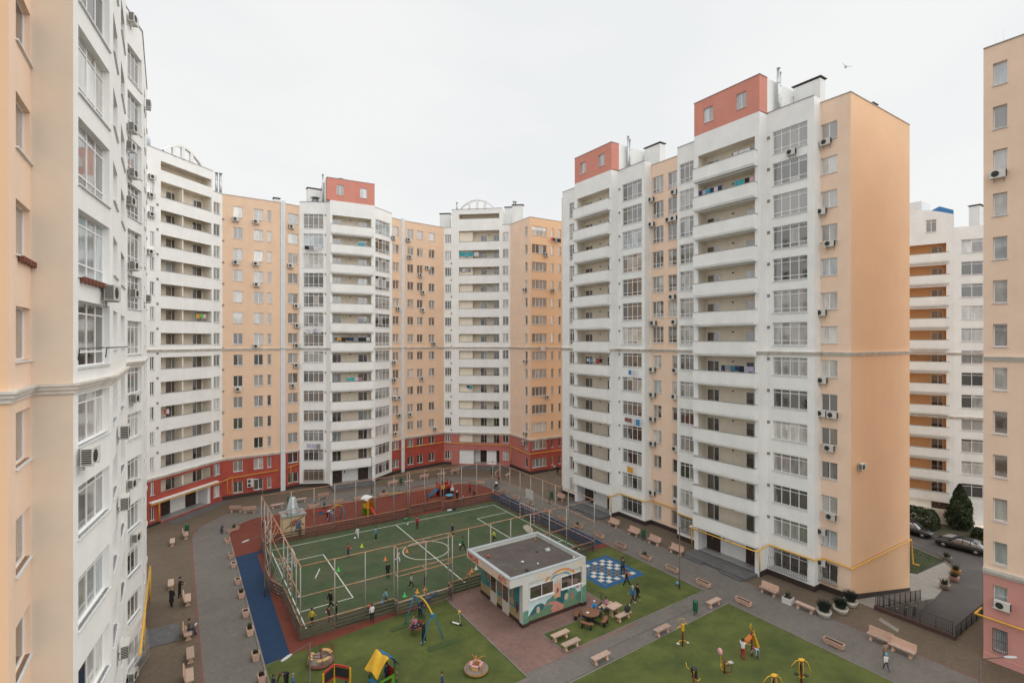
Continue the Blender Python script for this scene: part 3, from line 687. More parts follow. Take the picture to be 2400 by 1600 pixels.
# ================================================================== E + F + G: far corner with the second arch
EG = Bld('apartment_building', 'far corner building with white balcony bands, arch and orange end on red base', (45, 80), 14)
E0 = D5+Vector((.02, 0)); E1 = W(1040.5, 92.6); Fp0 = E1
fF = EG.facet(E1, W(1196, 91.0)); F1 = on(fF, 1058.5); F2 = on(fF, 1177); F3 = on(fF, 1195.5)
G1 = W(1242.5, 85.4); G2 = atY(1325, G1.y-.1)
fe = EG.facet(E0, E1)
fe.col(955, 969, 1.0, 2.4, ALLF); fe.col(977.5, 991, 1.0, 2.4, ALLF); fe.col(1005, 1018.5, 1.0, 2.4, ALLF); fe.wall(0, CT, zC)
zF = [(5.6, PINKRED), (60, WHITE)]
ff0 = EG.facet(E1, F1); ff1 = EG.facet(F1, F2); ff2 = EG.facet(F2, F3)
fF.b = EG
ff0.col(1042.5, 1057.6, 1.0, 2.45, ALLF, (.36, .36, .28)); ff0.wall(0, CT+.1, zF)
sa, sb = ff1.s_at(1075.5), ff1.s_at(1170)
for k in range(1, 14):
    ff1.hole(sa, sb, 3*k+1.05, 3*k+(3.0 if k == 13 else 2.5))
    lg = loggia(ff1, sa, sb, 3*k+.02, 1.5, 2.95, CREAM)
    mbp = MB(); mbp.box(0, 2.4, .5, 1.49, 0, 2.9); ob('storage_box', mbp.mesh('storage_box', CREAM), lg, (0.02, 0, 0))
    door_set(ff1, sa+3.7, 1.15, 3*k+.1, 1.5, False, 2.3); door_set(ff1, sa+6.1, 1.15, 3*k+.1, 1.5, True, 2.3)
    wall_lamp(lg, (sb-sa)*.72, 1.5, 2.4); ob('coping', sill_mesh(sb-sa, COPING), lg, (0, .02, 1.08))
ff1.hole(sa, sb, 44.1, 45.0); loggia(ff1, sa, sb, 43.3, 1.6, 1.9, CREAM)
ff1.hole(sa, sb, .15, 2.7); loggia(ff1, sa, sb, .15, 1.9, 2.55, WHITEW); entrance_door(ff1, sa+3.6, 1.3, .17, 1.9); entrance_door(ff1, sa+6.7, 1.0, .17, 1.9)
mb = MB(); mb.box(0, 2.6, .25, 1.85, 0, 2.5); mb.box(5.0, 6.7, .3, 1.85, 0, 2.5); mb.build('entrance_pier', WHITEW, EG.root, ff1.P(sa+.05, .16), ff1.ang)
FT = 45.9
ff1.wall(0, FT, zF); ff2.col(1178, 1192, 1.1, 2.6, ALLF); ff2.wall(0, CT+.2, zF)
fg1 = EG.facet(F3, G1); fg1.col(1230.5, 1236.5, 1.0, 2.5, ALLF, (1,)); fg1.wall(0, 42.9, [(5.6, PINKRED), (60, PEACH)])
fg2 = EG.facet(G1, G2); fg2.col(1247, 1281.5, 1.0, 2.5, ALLF, (.25, .25, .25, .25)); fg2.col(1292, 1297.5, 1.0, 2.5, ALLF, (1,)); fg2.col(1309, 1315, 1.0, 2.5, ALLF, (1,)); fg2.wall(0, 42.9, [(5.6, RED), (60, PEACH_SHADED)])
ep = [E0, E1, F1, F2, F3, G1, G2]
EG.plain('rear_wall', [G2, G2+Vector((0, 14)), G2+Vector((0, 26)), E0+Vector((0, 14)), E0], 0, CT, PEACH); EG.roof(ep+[G2+Vector((0, 26)), E0+Vector((0, 14))], CT-.6)
EG.plain('tower_side', [F2, F2-ff1.n*7, F1-ff1.n*7, F1], CT-.7, FT, WHITE); EG.roof([F1, F2, F2-ff1.n*7, F1-ff1.n*7], FT-.15, 'tower_roof')
EG.cornice(ep, 20.85); EG.cornice(ep, 5.5)
EG.band('coping', [E0, E1, F1], [(CT, CT+.06, .05, .25)], COPING); EG.band('coping', [F1, F2], [(FT, FT+.05, .05, .25)], COPING); EG.band('coping', [F2, F3, G1, G2], [(42.9, 42.96, .05, .25)], COPING)
EG.band('plinth', [E0, E1, F1], [(0, .45, .04, .02)], PLINTH); EG.band('plinth', [F3, G1, G2], [(0, .45, .04, .02)], PLINTH)
arch(EG, ff1, 1079, 1157, FT, 1.5)
mb = MB(); mb.tube([fe.P(.3, 4.05, .15), fe.P(fe.L-.2, 4.0, .15), ff1.P(.1, 3.9, .2), ff2.P(ff2.L-.1, 3.7, .2), fg1.P(fg1.L+.1, 3.4, .2), fg2.P(fg2.L-.2, 3.4, .2)], .055, n=8); mb.tube([fg1.P(.5, 3.6, .15), fg1.P(.5, .6, .15)], .05, n=6); mb.build('gas_pipe', YPIPE, EG.root)
for px, d, z1 in ((1044, 95, 45.6), (1196, 95, 46.8), (1214, 92, 46.4)):
    q = W(px, d); EG.chimney(q.x, q.y, CT-.6, z1, 1.9, 1.0, ff1.ang)
q = W(1204, 92.5); EG.flue(q.x, q.y, CT-.5, 47.3, .16, 2, .45); q = W(1071, 93); EG.flue(q.x, q.y, FT-.2, 47.2, .14, 1)
for k in range(1, 13): ff0.vent(1057.9, 3*k+.2)
for p in ((957.4, 562), (960.6, 602), (1001.6, 627), (985.6, 645), (991.5, 685), (991, 726), (1017, 805.4), (988.8, 886.6), (961.5, 971), (1020, 1004.5)): fe.ac(*p)
for p in ((1230, 679), (1231.4, 847), (1230.7, 1015.8), (1226.8, 1036.5)): fg1.ac(*p)
for p in ((1280, 596.6), (1296, 681), (1283, 930)): fg2.ac(*p)

# ================================================================== H: long building on the right with two towers
H = Bld('apartment_building', 'long white building at right with two coral rooftop boxes and blank orange end', (48.4, 20.8), 15)
XP, XB, XT = 48.3, 47.2, 45.9
yv = lambda px, X: atX(px, X).y
hp = [(XP, yv(1316.5, XP)), (XP, yv(1332, XP)), (XB, yv(1332, XP)), (XB, yv(1347, XT)), (XT, yv(1347, XT)), (XT, yv(1433, XT)), (XB, yv(1433, XT)),
      (XB, yv(1511, XB)), (XP, yv(1511, XB)), (XP, yv(1587.5, XB)), (XB, yv(1587.5, XB)), (XB, yv(1627, XT)), (XT, yv(1627, XT)), (XT, yv(1780, XT)), (XB, yv(1780, XT)),
      (XB, yv(1908, XB)), (XP, yv(1908, XB)), (XP, 20.75), (60.6, 20.75)]
HT = 43.5
def hf(i): return H.facet(hp[i], hp[i+1])
f = hf(0); f.col(1326, 1330.3, 1.0, 2.5, ALLF, (1,)); f.wall(0, HT, [(60, PEACH)]); fh0 = f
def hbay(f, p0, p1, cols=(.25, .25, .25, .25)):
    f.col(p0, p1, .8, 2.92, UP, cols, (.2, .6, .2)); f.col(p0, p1, 1.0, 2.7, LOW, cols, (.8, .2)); f.wall(0, HT+.4, [(60, WHITE)])
f = hf(2); hbay(f, 1334.5, 1345.5, (.5, .5))
fT1 = hf(4); tower_front(fT1, fT1.s_at(1353), fT1.s_at(1428), HT, 1.4, 2.62, .55, -.1, 1.15); fT1.wall(0, HT+.3, [(2.75, WHITEW), (60, WHITE)])
fB1 = hf(6); hbay(fB1, 1458.5, 1504)
fR = hf(8); fR.col(1529, 1555, 1.0, 2.95, UP, (.3, .35, .35), (.25, .75)); fR.col(1531, 1550, 1.0, 2.5, LOW); fR.col(1566, 1586, 1.0, 2.9, UP, (.4, .6), (.25, .75)); fR.col(1575.5, 1587, 1.0, 2.5, LOW, (1,)); fR.wall(0, HT, [(60, PEACH)])
fB2 = hf(10); hbay(fB2, 1593, 1625.5, (.34, .33, .33))
fT2 = hf(12); tower_front(fT2, fT2.s_at(1636), fT2.s_at(1769), HT, 1.4, 2.62, .55, -.1, 1.15); fT2.wall(0, HT+.3, [(2.75, WHITEW), (60, WHITE)])
fB3 = hf(14); hbay(fB3, 1811, 1892)
fE = hf(16); fE.col(1921, 1962.5, 1.0, 2.5, ALLF); fE.wall(0, HT, [(60, PEACH)])
fS = hf(17); fS.wall(-3, HT, [(60, PEACH_SHADED)])
for i in (1, 3, 5, 7, 9, 11, 13, 15):
    f = hf(i); f.wall(0, HT+(.4 if i in (1, 7, 9, 15) else .38), [(60, WHITE)])
fSt = hf(7)
H.plain('rear_wall', [hp[-1], (60.6, hp[0][1]), hp[0]], -3, HT, PEACH); H.roof(hp+[(60.6, hp[0][1])], HT-.5)
H.cornice(hp, 20.9); H.band('plinth', hp[:5], [(0, .5, .04, .02)], PLINTH); H.band('plinth', hp[5:13], [(0, .5, .04, .02)], PLINTH); H.band('plinth', hp[13:18], [(0, .5, .04, .02)], PLINTH)
mb = MB(); Ls = fS.L
mb.face([(0, -.04, -.5), (Ls, -.04, -3.2), (Ls, -.04, -2.15), (0, -.04, .5)]); mb.face([(0, -.04, .5), (Ls, -.04, -2.15), (Ls, .02, -2.15), (0, .02, .5)])
mb.build('plinth', PLINTH, H.root, fS.P(0, 0), fS.ang)
for a, b in ((0, 2), (8, 10), (16, 19)): H.band('coping', hp[a:b], [(HT, HT+.06, .05, .25)], COPING)
for a, b in ((2, 4), (6, 8), (10, 12), (14, 16)): H.band('coping', hp[a:b], [(HT+.4, HT+.46, .05, .25)], COPING)
for ft, (w1, w2) in ((fT1, ((1360, 1372.5), (1402, 1416.5))), (fT2, ((1649, 1671), (1725, 1749)))):
    fr = penthouse(H, ft, 0, ft.L, HT+.3, 47.3, 6.1, 1.3, tuple((ft.s_at(a), ft.s_at(b)) for a, b in (w1, w2)))
    q = ft.q; H.flue(q.x+2.6, q.y-.35, HT-.4, 48.3, .14, 1); H.flue(q.x+2.95, q.y-.3, HT-.4, 48.0, .14, 1); H.chimney(q.x+6.6, q.y-1.2, HT-.4, 47.6, 1.0, 2.6); H.flue(q.x+5.6, q.y-.2, HT-.4, 46.4, .06, 1)
q = W(2038, 50); H.chimney(q.x, q.y, HT-.4, 45.0, .9, .9)
for k in range(1, 14): fB1.vent(1452, 3*k+2.5); fB3.vent(1801.5, 3*k+2.5)
# gas pipe along the ground floor and over the blank end
yy = lambda i: hp[i][1]
def rel(x, y, z): return (x-H.o.x, y-H.o.y, z)
mb = MB()
mb.tube([rel(XT-.6, yy(5)+.1, 2.55), rel(XB-.2, yy(5)-.25, 2.9), rel(XB-.2, yy(7)-.2, 2.95), rel(XP-.2, yy(8)-.3, 2.9), rel(XP-.2, yy(9)+.2, 2.9), rel(XB-.2, yy(10)-.1, 2.9), rel(XB-.2, yy(11)+.3, 2.85), rel(XT-.6, yy(12)+.2, 2.55), rel(XT-.62, yy(13)-.1, 2.55), rel(XB-.2, yy(14)-.3, 2.9), rel(XB-.2, yy(15)-.2, 2.9), rel(XP-.2, yy(16)-.4, 2.9), rel(XP-.2, 20.55, 2.8), rel(60.4, 20.55, 2.7), rel(60.4, 20.4, .4), rel(60.4, 19.9, .4)], .075, n=8)
for i, (x, z) in {5: (XT-.1, 2.5), 12: (XT-.1, 2.5), 13: (XT-.1, 2.5)}.items(): mb.tube([rel(x-.1, yy(i)+(-.15 if i != 12 else .15), 2.5), rel(x-.1, yy(i)+(-.15 if i != 12 else .15), .7)], .06, n=8)
mb.build('gas_pipe', YPIPE, H.root)
def grille(f, p0, p1, z0, z1, out, n):
    mb = MB(); u0, u1 = f.s_at(p0), f.s_at(p1); w = u1-u0
    for i in range(n+1):
        x = w*i/n; mb.tube([(x,-.04,z1), (x,-.14,z1), (x,-out,z0), (x,-.04,z0)], .013, n=4, sm=False)
    for z, o in ((z0, out), (z1, .14), ((z0+z1)/2, (out+.14)/2)): mb.tube([(0,-o,z), (w,-o,z)], .016, n=4, sm=False)
    mb.build('window_grille', IRON, f.b.root, f.P(u0, 0), f.ang)
grille(fB3, 1806, 1896, .85, 2.8, .5, 22); grille(fE, 1919, 1966, .85, 2.6, .45, 12); grille(fB1, 1458, 1505, .95, 2.75, .12, 20); grille(fB2, 1591, 1626, .95, 2.75, .12, 14); grille(fR, 1575, 1588, .95, 2.55, .1, 6)
for p in ((1325.5, 618), (1327, 712), (1327, 758), (1325.5, 900.6), (1324, 1041.6)): fh0.ac(*p)
for p in ((1526.5, 468), (1527.4, 525.8), (1532, 756.8), (1529.7, 865.5), (1530, 924.5), (1529.7, 981.6), (1530, 1039), (1529, 1153.8), (1580.7, 450.6), (1568, 515), (1580, 512), (1576, 695.5), (1582, 754.5), (1584, 867.7), (1582, 929), (1584, 1051), (1586, 1174.6)): fR.ac(*p)
fB3.ac(1855, 356.8); fS.ac(2019, 1092.4)
for p in ((1936.4, 333), (1925, 496), (1945, 571), (1923, 732.6), (1927.5, 891), (1924.5, 968), (1951.4, 972), (1944, 1049.5), (1948, 1210), (1924, 1244), (1921, 1315)): fE.ac(*p)

# ================================================================== I: building beyond the lower street
I = Bld('apartment_building', 'distant white building with orange balcony recesses beyond the lower street', (88, 26), 16)
i0 = W(2085, 74.2); i1 = W(2190, 71.0); i2 = W(2236, 69.9); i3 = W(2330, 68.0)
IZ = -2.6
fi = I.facet(i0, i2); fi3 = I.facet(i2, i3)
IF = range(0, 13); ITOP = 39.5
sa, sb = .3, fi.s_at(2218)
for k in IF:
    zt = 3*k-.3
    if k:
        fi.hole(sa, sb, zt-1.35, zt)
        loggia(fi, sa, sb, zt-2.4, 1.4, 2.45, DEEPOR); door_set(fi, fi.s_at(2183), 1.3, zt-2.38, 1.4)
        parapet(fi, sa, sb+.3, zt-2.35, .4, -.15, 1.0)
        fi3.window(fi3.s_at(2253), fi3.s_at(2253)+3.4, zt-1.55, zt+.25, (.33, .34, .33), (.8, .2))
fi.window(fi.s_at(2170), fi.s_at(2195), 37.4, 39.1, (.5, .5), (.8, .2), panes=[G_BROWN])
fi.wall(IZ-.3, ITOP, [(60, WHITE)]); fi3.wall(IZ-.3, 37.7, [(60, WHITE)])
I.plain('rear_wall', [i3, i3+Vector((12, 6)), i0+Vector((14, 10)), i0], IZ, 37.5, WHITE); I.roof([i0, i2, i3, i3+Vector((12, 6)), i0+Vector((14, 10))], 37.3)
I.plain('tower_side', [i2, i2-fi.n*8, i0-fi.n*8, i0], 37.3, ITOP, WHITE); I.roof([i0, i2, i2-fi.n*8, i0-fi.n*8], ITOP-.2, 'tower_roof')
mb = MB(); w = fi.L; n = 16
for i in range(n):
    x0, x1 = w*i/n, w*(i+1)/n; h0 = ITOP+1.2*math.sin(math.pi*min(1, .25+.75*x0/w)); h1 = ITOP+1.2*math.sin(math.pi*min(1, .25+.75*x1/w))
    mb.face([(x0,0,ITOP),(x1,0,ITOP),(x1,0,h1),(x0,0,h0)]); mb.face([(x0,0,h0),(x1,0,h1),(x1,.4,h1),(x0,.4,h0)]); mb.face([(x1,.4,ITOP),(x0,.4,ITOP),(x0,.4,h0),(x1,.4,h1)])
mb.build('curved_gable', WHITE, I.root, fi.P(0, 0), fi.ang)
I.cornice([i0, i2, i3], 20.3); I.cornice([i0, i2, i3], 11.6)
q = W(2290, 74); I.chimney(q.x, q.y, 37, 41.5, 2.4, 1.2); 
bl = mat('blue_roof_housing', (.05, .22, .48), .5); q = W(2200, 78)
mb = MB(); mb.prism([(-1.6, 0), (1.6, 0), (1.6, 2.1), (0, 2.9), (-1.6, 2.1)], 0, 2.2, T=Matrix.Rotation(R(90), 4, 'X')); mb.build('roof_housing', bl, I.root, (q.x-88, q.y-26, 39.35), fi.ang)
q = W(2155, 79); I.box('roof_block', q.x-1.6, q.x+1.6, q.y-.8, q.y+.8, 39.3, 43.4, WHITE)
entrance_door(fi, fi.s_at(2183), 1.9, IZ+1.2, 0, 2.4)
mb = MB(); mb.box(0, fi.L+.5, -1.6, 0, IZ, IZ+1.2); mb.box(0, fi.L+.5, -1.6, -1.5, IZ+1.2, IZ+2.0); mb.build('terrace', CREAM, I.root, fi.P(0, 0), fi.ang)
mb = MB(); mb.box(0, 2.2, -1.55, -.02, IZ, IZ+.2); mb.build('step', CREAM, I.root, fi3.P(1, 0), fi3.ang)
fi3.window(fi3.s_at(2268), fi3.s_at(2268)+1.0, IZ+1.0, IZ+3.0, (1,), (.33, .33, .34), hole=False, depth=-.02); fi3.window(fi3.s_at(2285), fi3.s_at(2285)+1.0, IZ+.3, IZ+3.0, (1,), (.33, .33, .34), hole=False, depth=-.02)

# ================================================================== J: peach building at the right edge
J = Bld('apartment_building', 'peach building with pink base along the right edge', (47.3, 11.9), 17)
jc = atX(2305, 47.3); j2 = (47.3, -3.0)
fj = J.facet(jc, j2); JT = 42.6
fj.col(2327, 2361, .8, 2.35, ALLF, (1,), depth=.2, panes=[G_LIGHT, G_GREY, G_BLUE, G_BROWN]); fj.col(2410, 2450, .8, 2.35, ALLF, (1,), depth=.2)
fj.wall(0, JT, [(6.1, PINK), (60, PEACH)], .24)
J.plain('rear_wall', [j2, (60, -3), (60, jc.y), jc], -3, JT, PEACH); J.roof([jc, j2, (60, -3), (60, jc.y)], JT-.5)
J.cornice([(55, jc.y), jc, j2], 20.8) if False else J.cornice([jc, j2], 20.8)
J.band('cornice', [jc, j2], [(6.0, 6.2, .08, .02), (6.2, 6.42, .2, .02)], CORN)
J.band('coping', [jc, j2], [(JT, JT+.06, .06, .3)], COPING); J.band('plinth', [jc, j2], [(0, .45, .06, .02)], PINK)
mb = MB(); mb.tube([fj.P(-.4, 3.0, .2), fj.P(.1, 3.0, .2), fj.P(fj.L-.2, 2.95, .2)], .07, n=8); mb.tube([fj.P(-.4, 3.0, .2), fj.P(-.4, 3.0, -1.2)], .07, n=8); mb.build('gas_pipe', YPIPE, J.root)
fj.ac(2340, 408); fj.ac(2350, 1418)
grille(fj, 2328, 2362, .8, 2.4, .1, 8)
mb = MB()
for u, h in ((.6, .9), (1.0, 1.4), (3.2, 1.6)): mb.tube([fj.P(u, JT, -.1), fj.P(u+.05, JT+h*.7, -.1)], .005, n=4)
mb.build('antenna', ZINC, J.root)

# ------------------------------------------------------------------ air conditioners, each a thing hung on its wall
ORD = ['ground', 'first', 'second', 'third', 'fourth', 'fifth', 'sixth', 'seventh', 'eighth', 'ninth', 'tenth', 'eleventh', 'twelfth', 'thirteenth', 'fourteenth']
mb = MB(); mb.box(-.41, .41, -.43, -.12, -.28, .28); AC_CASE = mb.mesh('casing', ACW)
mb = MB(); mb.lathe([(.21, 0), (.21, .014), (.16, .02), (.05, .02), (.04, .03), (.001, .03)], 20, sm=False)
gm = mb.mesh('fan_grille', ACD)
for v in gm.vertices: x, y, z = v.co; v.co = (x, -z, y)
mb = MB()
mb.box(.411, .414, -.405, -.145, -.25, .25)
for i in range(7): mb.box(.414, .42, -.40, -.15, -.24+i*.07, -.205+i*.07)
SG = mb.mesh('side_grille', [ACD])
mb = MB(); mb.box(-.414, -.411, -.405, -.145, -.25, .25)
for i in range(7): mb.box(-.42, -.414, -.40, -.15, -.225+i*.07, -.21+i*.07, 1)
SG2 = mb.mesh('side_grille', [ACD, ACW])
mb = MB()
for x in (-.28, .28): mb.box(x-.02, x+.02, -.43, 0.0, -.32, -.281); mb.box(x-.02, x+.02, -.04, 0, -.55, -.321)
AC_BR = mb.mesh('bracket', mat('bracket_grey', (.45, .45, .44), .5))
where = {A.root: 'near left building', BC.root: 'rear corner building with peach wing', D.root: 'rear tower with coral box', EG.root: 'far corner building', H.root: 'long building at right', J.root: 'peach building at right edge'}
used = {}
ACS.sort(key=lambda t: (t[0].o.x, round(t[1].z), t[1].x))
for b, p, ang, n in ACS:
    k = max(0, min(13, int(p.z//3)))
    depth = p.x*SN+p.y*CS; pxl = 1200+FOC*(p.x*CS-p.y*SN)/depth
    base = f'air conditioner on {where[b.root]}, {ORD[k]} floor'.replace('ground floor', 'ground floor')
    used.setdefault(base, []).append((pxl, b, p, ang))
for base, lst in used.items():
    lst.sort(key=lambda t: t[0])
    for i, (pxl, b, p, ang) in enumerate(lst):
        if len(lst) == 1: lab = 'white '+base
        elif len(lst) == 2: lab = ('left ' if i == 0 else 'right ')+base
        else: lab = ('leftmost ' if i == 0 else 'rightmost ' if i == len(lst)-1 else f'{ORD[i+1]} from left ')+base
        t = thing('air_conditioner', lab, 'air conditioner', (p.x, p.y, p.z), ang, 'air conditioners on the facades')
        c = ob('casing', AC_CASE, t); ob('fan_grille', gm, c, (-.12, -.431, 0)); ob('side_grille', SG, c); ob('side_grille', SG2, c); ob('bracket', AC_BR, t)
# ------------------------------------------------------------------ ground, yard, play surfaces
PAVE = paver('brown_block_paving', (0.118, 0.089, 0.060), (0.140, 0.107, 0.074), (0.066, 0.051, 0.037))
DRIVE = paver('grey_block_paving', (0.1400, 0.1280, 0.1144), (0.1640, 0.1496, 0.1344), (0.0800, 0.0720, 0.0640), rot=R(90))
PINKPAVE = paver('pink_block_paving', (0.1880, 0.1120, 0.0944), (0.2200, 0.1320, 0.1120), (0.1040, 0.0680, 0.0560), .2, .1, .16)
REDLINE = paver('red_block_band', (0.1600, 0.0760, 0.0600), (0.1840, 0.0880, 0.0720), (0.0800, 0.0480, 0.0400))
RUBRED = mat('rust_red_rubber', (0.1400, 0.0320, 0.0176), .92, .16, 1.3, bump=.2, bscale=90, dirt=((0.0880, 0.0240, 0.0160), .6, .55, .8))
RUBBLUE = mat('blue_rubber', (0.0048, 0.0304, 0.0800), .9, .16, 1.1, bump=.2, bscale=90, dirt=((0.0096, 0.0416, 0.0960), .7, .55, .8))
TURF = mat('olive_artificial_turf', (0.086, 0.105, 0.022), .97, .26, .5, bump=.6, bscale=140, dirt=((0.044, 0.068, 0.013), .32, .44, .66))
COURT = mat('court_turf', (0.0440, 0.0720, 0.0304), .97, .22, .7, bump=.4, bscale=140, dirt=((0.0840, 0.0864, 0.0464), .2, .45, .68))
TURFD = mat('dark_new_turf', (.045, .075, .02), .97, .12, 2, bump=.4, bscale=140)
KERB = mat('kerb_concrete', (0.1920, 0.1760, 0.1600), .9, .15, 3, rnd=.12)
KERBD = mat('dark_kerb', (.09, .085, .075), .9, .15, 3)
ASPH = mat('asphalt', (0.0680, 0.0616, 0.0584), .9, .16, .5, bump=.3, bscale=120, dirt=((0.1040, 0.0960, 0.0920), .25, .52, .75))
CONC = mat('concrete_path', (0.2400, 0.2280, 0.2080), .9, .12, 1.2)
CONCD = mat('stained_concrete', (.20, .18, .16), .9, .22, 1.0, streak=.35)
LINEW = mat('white_line_paint', (.58, .60, .55), .8, .18, 2.5)
BROWNC = mat('brown_coping_stone', (.075, .04, .032), .7, .15, 3)
def sheet(name, poly, z, m_):
    mb = MB(); ar = sum(poly[i-1][0]*poly[i][1]-poly[i][0]*poly[i-1][1] for i in range(len(poly)))
    if ar < 0: poly = poly[::-1]
    mb.face([(p[0], p[1], z) for p in poly]); return struct(name, mb, m_)
def rect(x0, x1, y0, y1): return [(x0, y0), (x1, y0), (x1, y1), (x0, y1)]
def arc(cx, cy, r, a0, a1, n=12): return [(cx+r*math.cos(R(a0+(a1-a0)*i/n)), cy+r*math.sin(R(a0+(a1-a0)*i/n))) for i in range(n+1)]
ZL = -2.6
mb = MB(); mb.face([(-900, -900, ZL), (900, -900, ZL), (900, 900, ZL), (-900, 900, ZL)]); struct('ground', mb, ASPH)
yard = [(-40, -25), (62, -25), (62, 13.8), (48.4, 13.8), (48.4, 20.8), (60.5, 20.8), (60.5, 61), (100, 61), (100, 120), (-40, 120)]
mb = MB(); mb.prism(yard, ZL-.4, 0.0); struct('yard_paving', mb, [PAVE])
drive = [(1.5, -20), (43.9, -20), (43.9, 66)]+arc(33.9, 66.5, 10, 0, 90)+arc(10.5, 67.5, 9, 90, 180)
sheet('driveway', drive, .004, DRIVE)
bandp = [(1.3, -20)]+arc(10.5, 67.5, 9.2, 180, 90)+arc(33.9, 66.5, 10.2, 90, 0)+[(44.1, -20), (43.9, -20)]+arc(33.9, 66.5, 10, 0, 90)+arc(10.5, 67.5, 9, 90, 180)+[(1.5, -20)]
sheet('red_paving_band', bandp, .008, REDLINE)
# play surfaces
red = [(5.1, 38.7), (39.6, 38.7), (39.6, 65.5)]+arc(34.6, 66.6, 5, 0, 90)+arc(10.1, 66.6, 5, 90, 180)
sheet('red_rubber_surface', red, .012, RUBRED)
sheet('blue_rubber_strip', [(5.1, 38.6), (6.75, 38.9), (7.05, 59.2), (8.2, 59.4), (8.2, 60.1), (5.1, 59.6)], .016, RUBBLUE)
sheet('blue_rubber_strip', rect(37.1, 39.6, 41.6, 63.0), .016, RUBBLUE)
sheet('sports_court', rect(7.75, 36.8, 40.35, 61.0), .018, COURT)
sheet('front_lawn_turf', [(5.1, 10), (19.35, 27.75), (19.35, 40.25), (14.8, 39.7), (6.7, 38.8), (5.1, 38.5)], .020, TURF)
sheet('kiosk_paving', rect(19.4, 30.4, 28.1, 40.3), .014, PINKPAVE)
sheet('driveway_path', [(5.0, 25.6), (39.3, 26.2), (39.3, 28.2), (22.9, 28.1), (19.3, 27.7), (5.0, 27.2)], .024, DRIVE)
sheet('turf_by_kiosk', [(23.25, 28.45), (39.15, 28.75), (39.15, 40.6), (30.45, 40.35), (30.45, 31.15), (23.25, 31.1)], .022, TURF)
sheet('exercise_lawn', [(14, 25.5), (39.05, 26.2), (38.9, 4), (14, 4)], .0265, TURF)
# kerbs: short stones laid end to end, joined per run
def kerb(name, pts, w=.12, h=.07, m_=None, L=1.0):
    for a, b in zip(pts[:-1], pts[1:]):
        a, b = Vector(a), Vector(b); d = b-a; n = max(1, int(d.length/L)); t = math.atan2(d.y, d.x); st = d.length/n
        root = tag(ob(name, None, None, (a.x, a.y, 0), t), kind='structure')
        mb = MB(); mb.box(.006, st-.006, -w/2, w/2, -.05, h); me = mb.mesh('kerb_stone', m_ or KERB)
        for i in range(n): ob('kerb_stone', me, root, (i*st, 0, random.uniform(-.006, .006)))
kerb('kerb', [(5.03, 28), (5.03, 66.4)]); kerb('kerb', arc(10.1, 66.6, 5.07, 180, 90, 8)); kerb('kerb', [(10.1, 71.67), (34.6, 71.67)]); kerb('kerb', arc(34.6, 66.6, 5.07, 90, 0, 8)); kerb('kerb', [(39.65, 66), (39.2, 28.7)])
kerb('kerb', [(19.38, 40.2), (19.38, 27.7)], .1, .07); kerb('kerb', [(23.2, 31.1), (23.2, 28.4), (39.1, 28.7)], .08, .045); kerb('kerb', [(23.2, 31.12), (30.4, 31.15), (30.42, 40.3)], .08, .045)
kerb('kerb', [(14, 25.5), (39.1, 26.2), (38.95, 6)], .08, .05)
# court markings
mb = MB(); zl = .0225; lw = .045
def line(a, b):
    a, b = Vector(a), Vector(b); t = (b-a).normalized(); n = Vector((-t.y, t.x))*lw; a -= t*lw; b += t*lw
    mb.face([(a.x-n.x, a.y-n.y, zl), (b.x-n.x, b.y-n.y, zl), (b.x+n.x, b.y+n.y, zl), (a.x+n.x, a.y+n.y, zl)])
for a, b in (((8.4, 41.6), (36, 41.6)), ((8.4, 59.4), (36, 59.4)), ((8.4, 41.69), (8.4, 59.31)), ((36, 41.69), (36, 59.31)), ((22.2, 41.69), (22.2, 59.31)),
             ((8.49, 44.6), (12.8, 44.6)), ((8.49, 55.3), (12.8, 55.3)), ((12.8, 44.69), (12.8, 55.21)), ((31.5, 44.6), (35.91, 44.6)), ((31.5, 55.9), (35.91, 55.9)), ((31.5, 44.69), (31.5, 55.81)), ((10.9, 50.2), (11.7, 52.0))): line(a, b)
zl += .003; o = arc(22.2, 50.5, 2.44, 0, 360, 48); i_ = arc(22.2, 50.5, 2.35, 0, 360, 48)
for k in range(48): mb.face([(*i_[k], zl), (*o[k], zl), (*o[k+1], zl), (*i_[k+1], zl)])
struct('court_markings', mb, LINEW)
# giant chessboard painted on the turf: blue border, every square its own tile
cb = tag(ob('chessboard', None, None, (32.1, 33.8, 0)), 'giant blue and white chessboard laid on the turf beside the kiosk', 'chessboard')
CBL = mat('board_blue', (.012, .085, .22), .85, .12, 3); CWH = mat('board_white', (.52, .51, .48), .85, .12, 3); CBK = mat('board_dark', (.05, .04, .045), .85, .2, 3); CGR = mat('board_grey', (.17, .16, .155), .85, .1, 3); CYE = mat('board_olive', (.18, .18, .07), .85, .1, 3)
mb = MB(); mb.face([(0, 0, .027), (5.2, 0, .027), (5.2, 5.2, .027), (0, 5.2, .027)]); mb.build('border', CBL, cb)
mb = MB(); mb.face([(.52, .52, .031), (4.68, .52, .031), (4.68, 4.68, .031), (.52, 4.68, .031)]); mb.build('outline', CYE, cb)
sqm = {}
for i in range(8):
    for j in range(8):
        far = i+j
        m_ = CBL if (i+j) % 2 == 0 else (CWH if (i < 3 and j < 5) or (i > 4 and j > 2) or j in (0, 7) else None)
        if m_ is None: m_ = CGR
        if m_.name not in sqm:
            q = MB(); q.box(.02, .485, .02, .485, .031, .036); sqm[m_.name] = q.mesh('square', m_)
        sq = ob('square', sqm[m_.name], cb, (.58+i*.505, .58+j*.505, 0))
        if m_ is CGR:
            if 'core' not in sqm: q = MB(); q.box(.12, .385, .12, .385, .036, .040); sqm['core'] = q.mesh('inset', CBK)
            ob('inset', sqm['core'], sq)
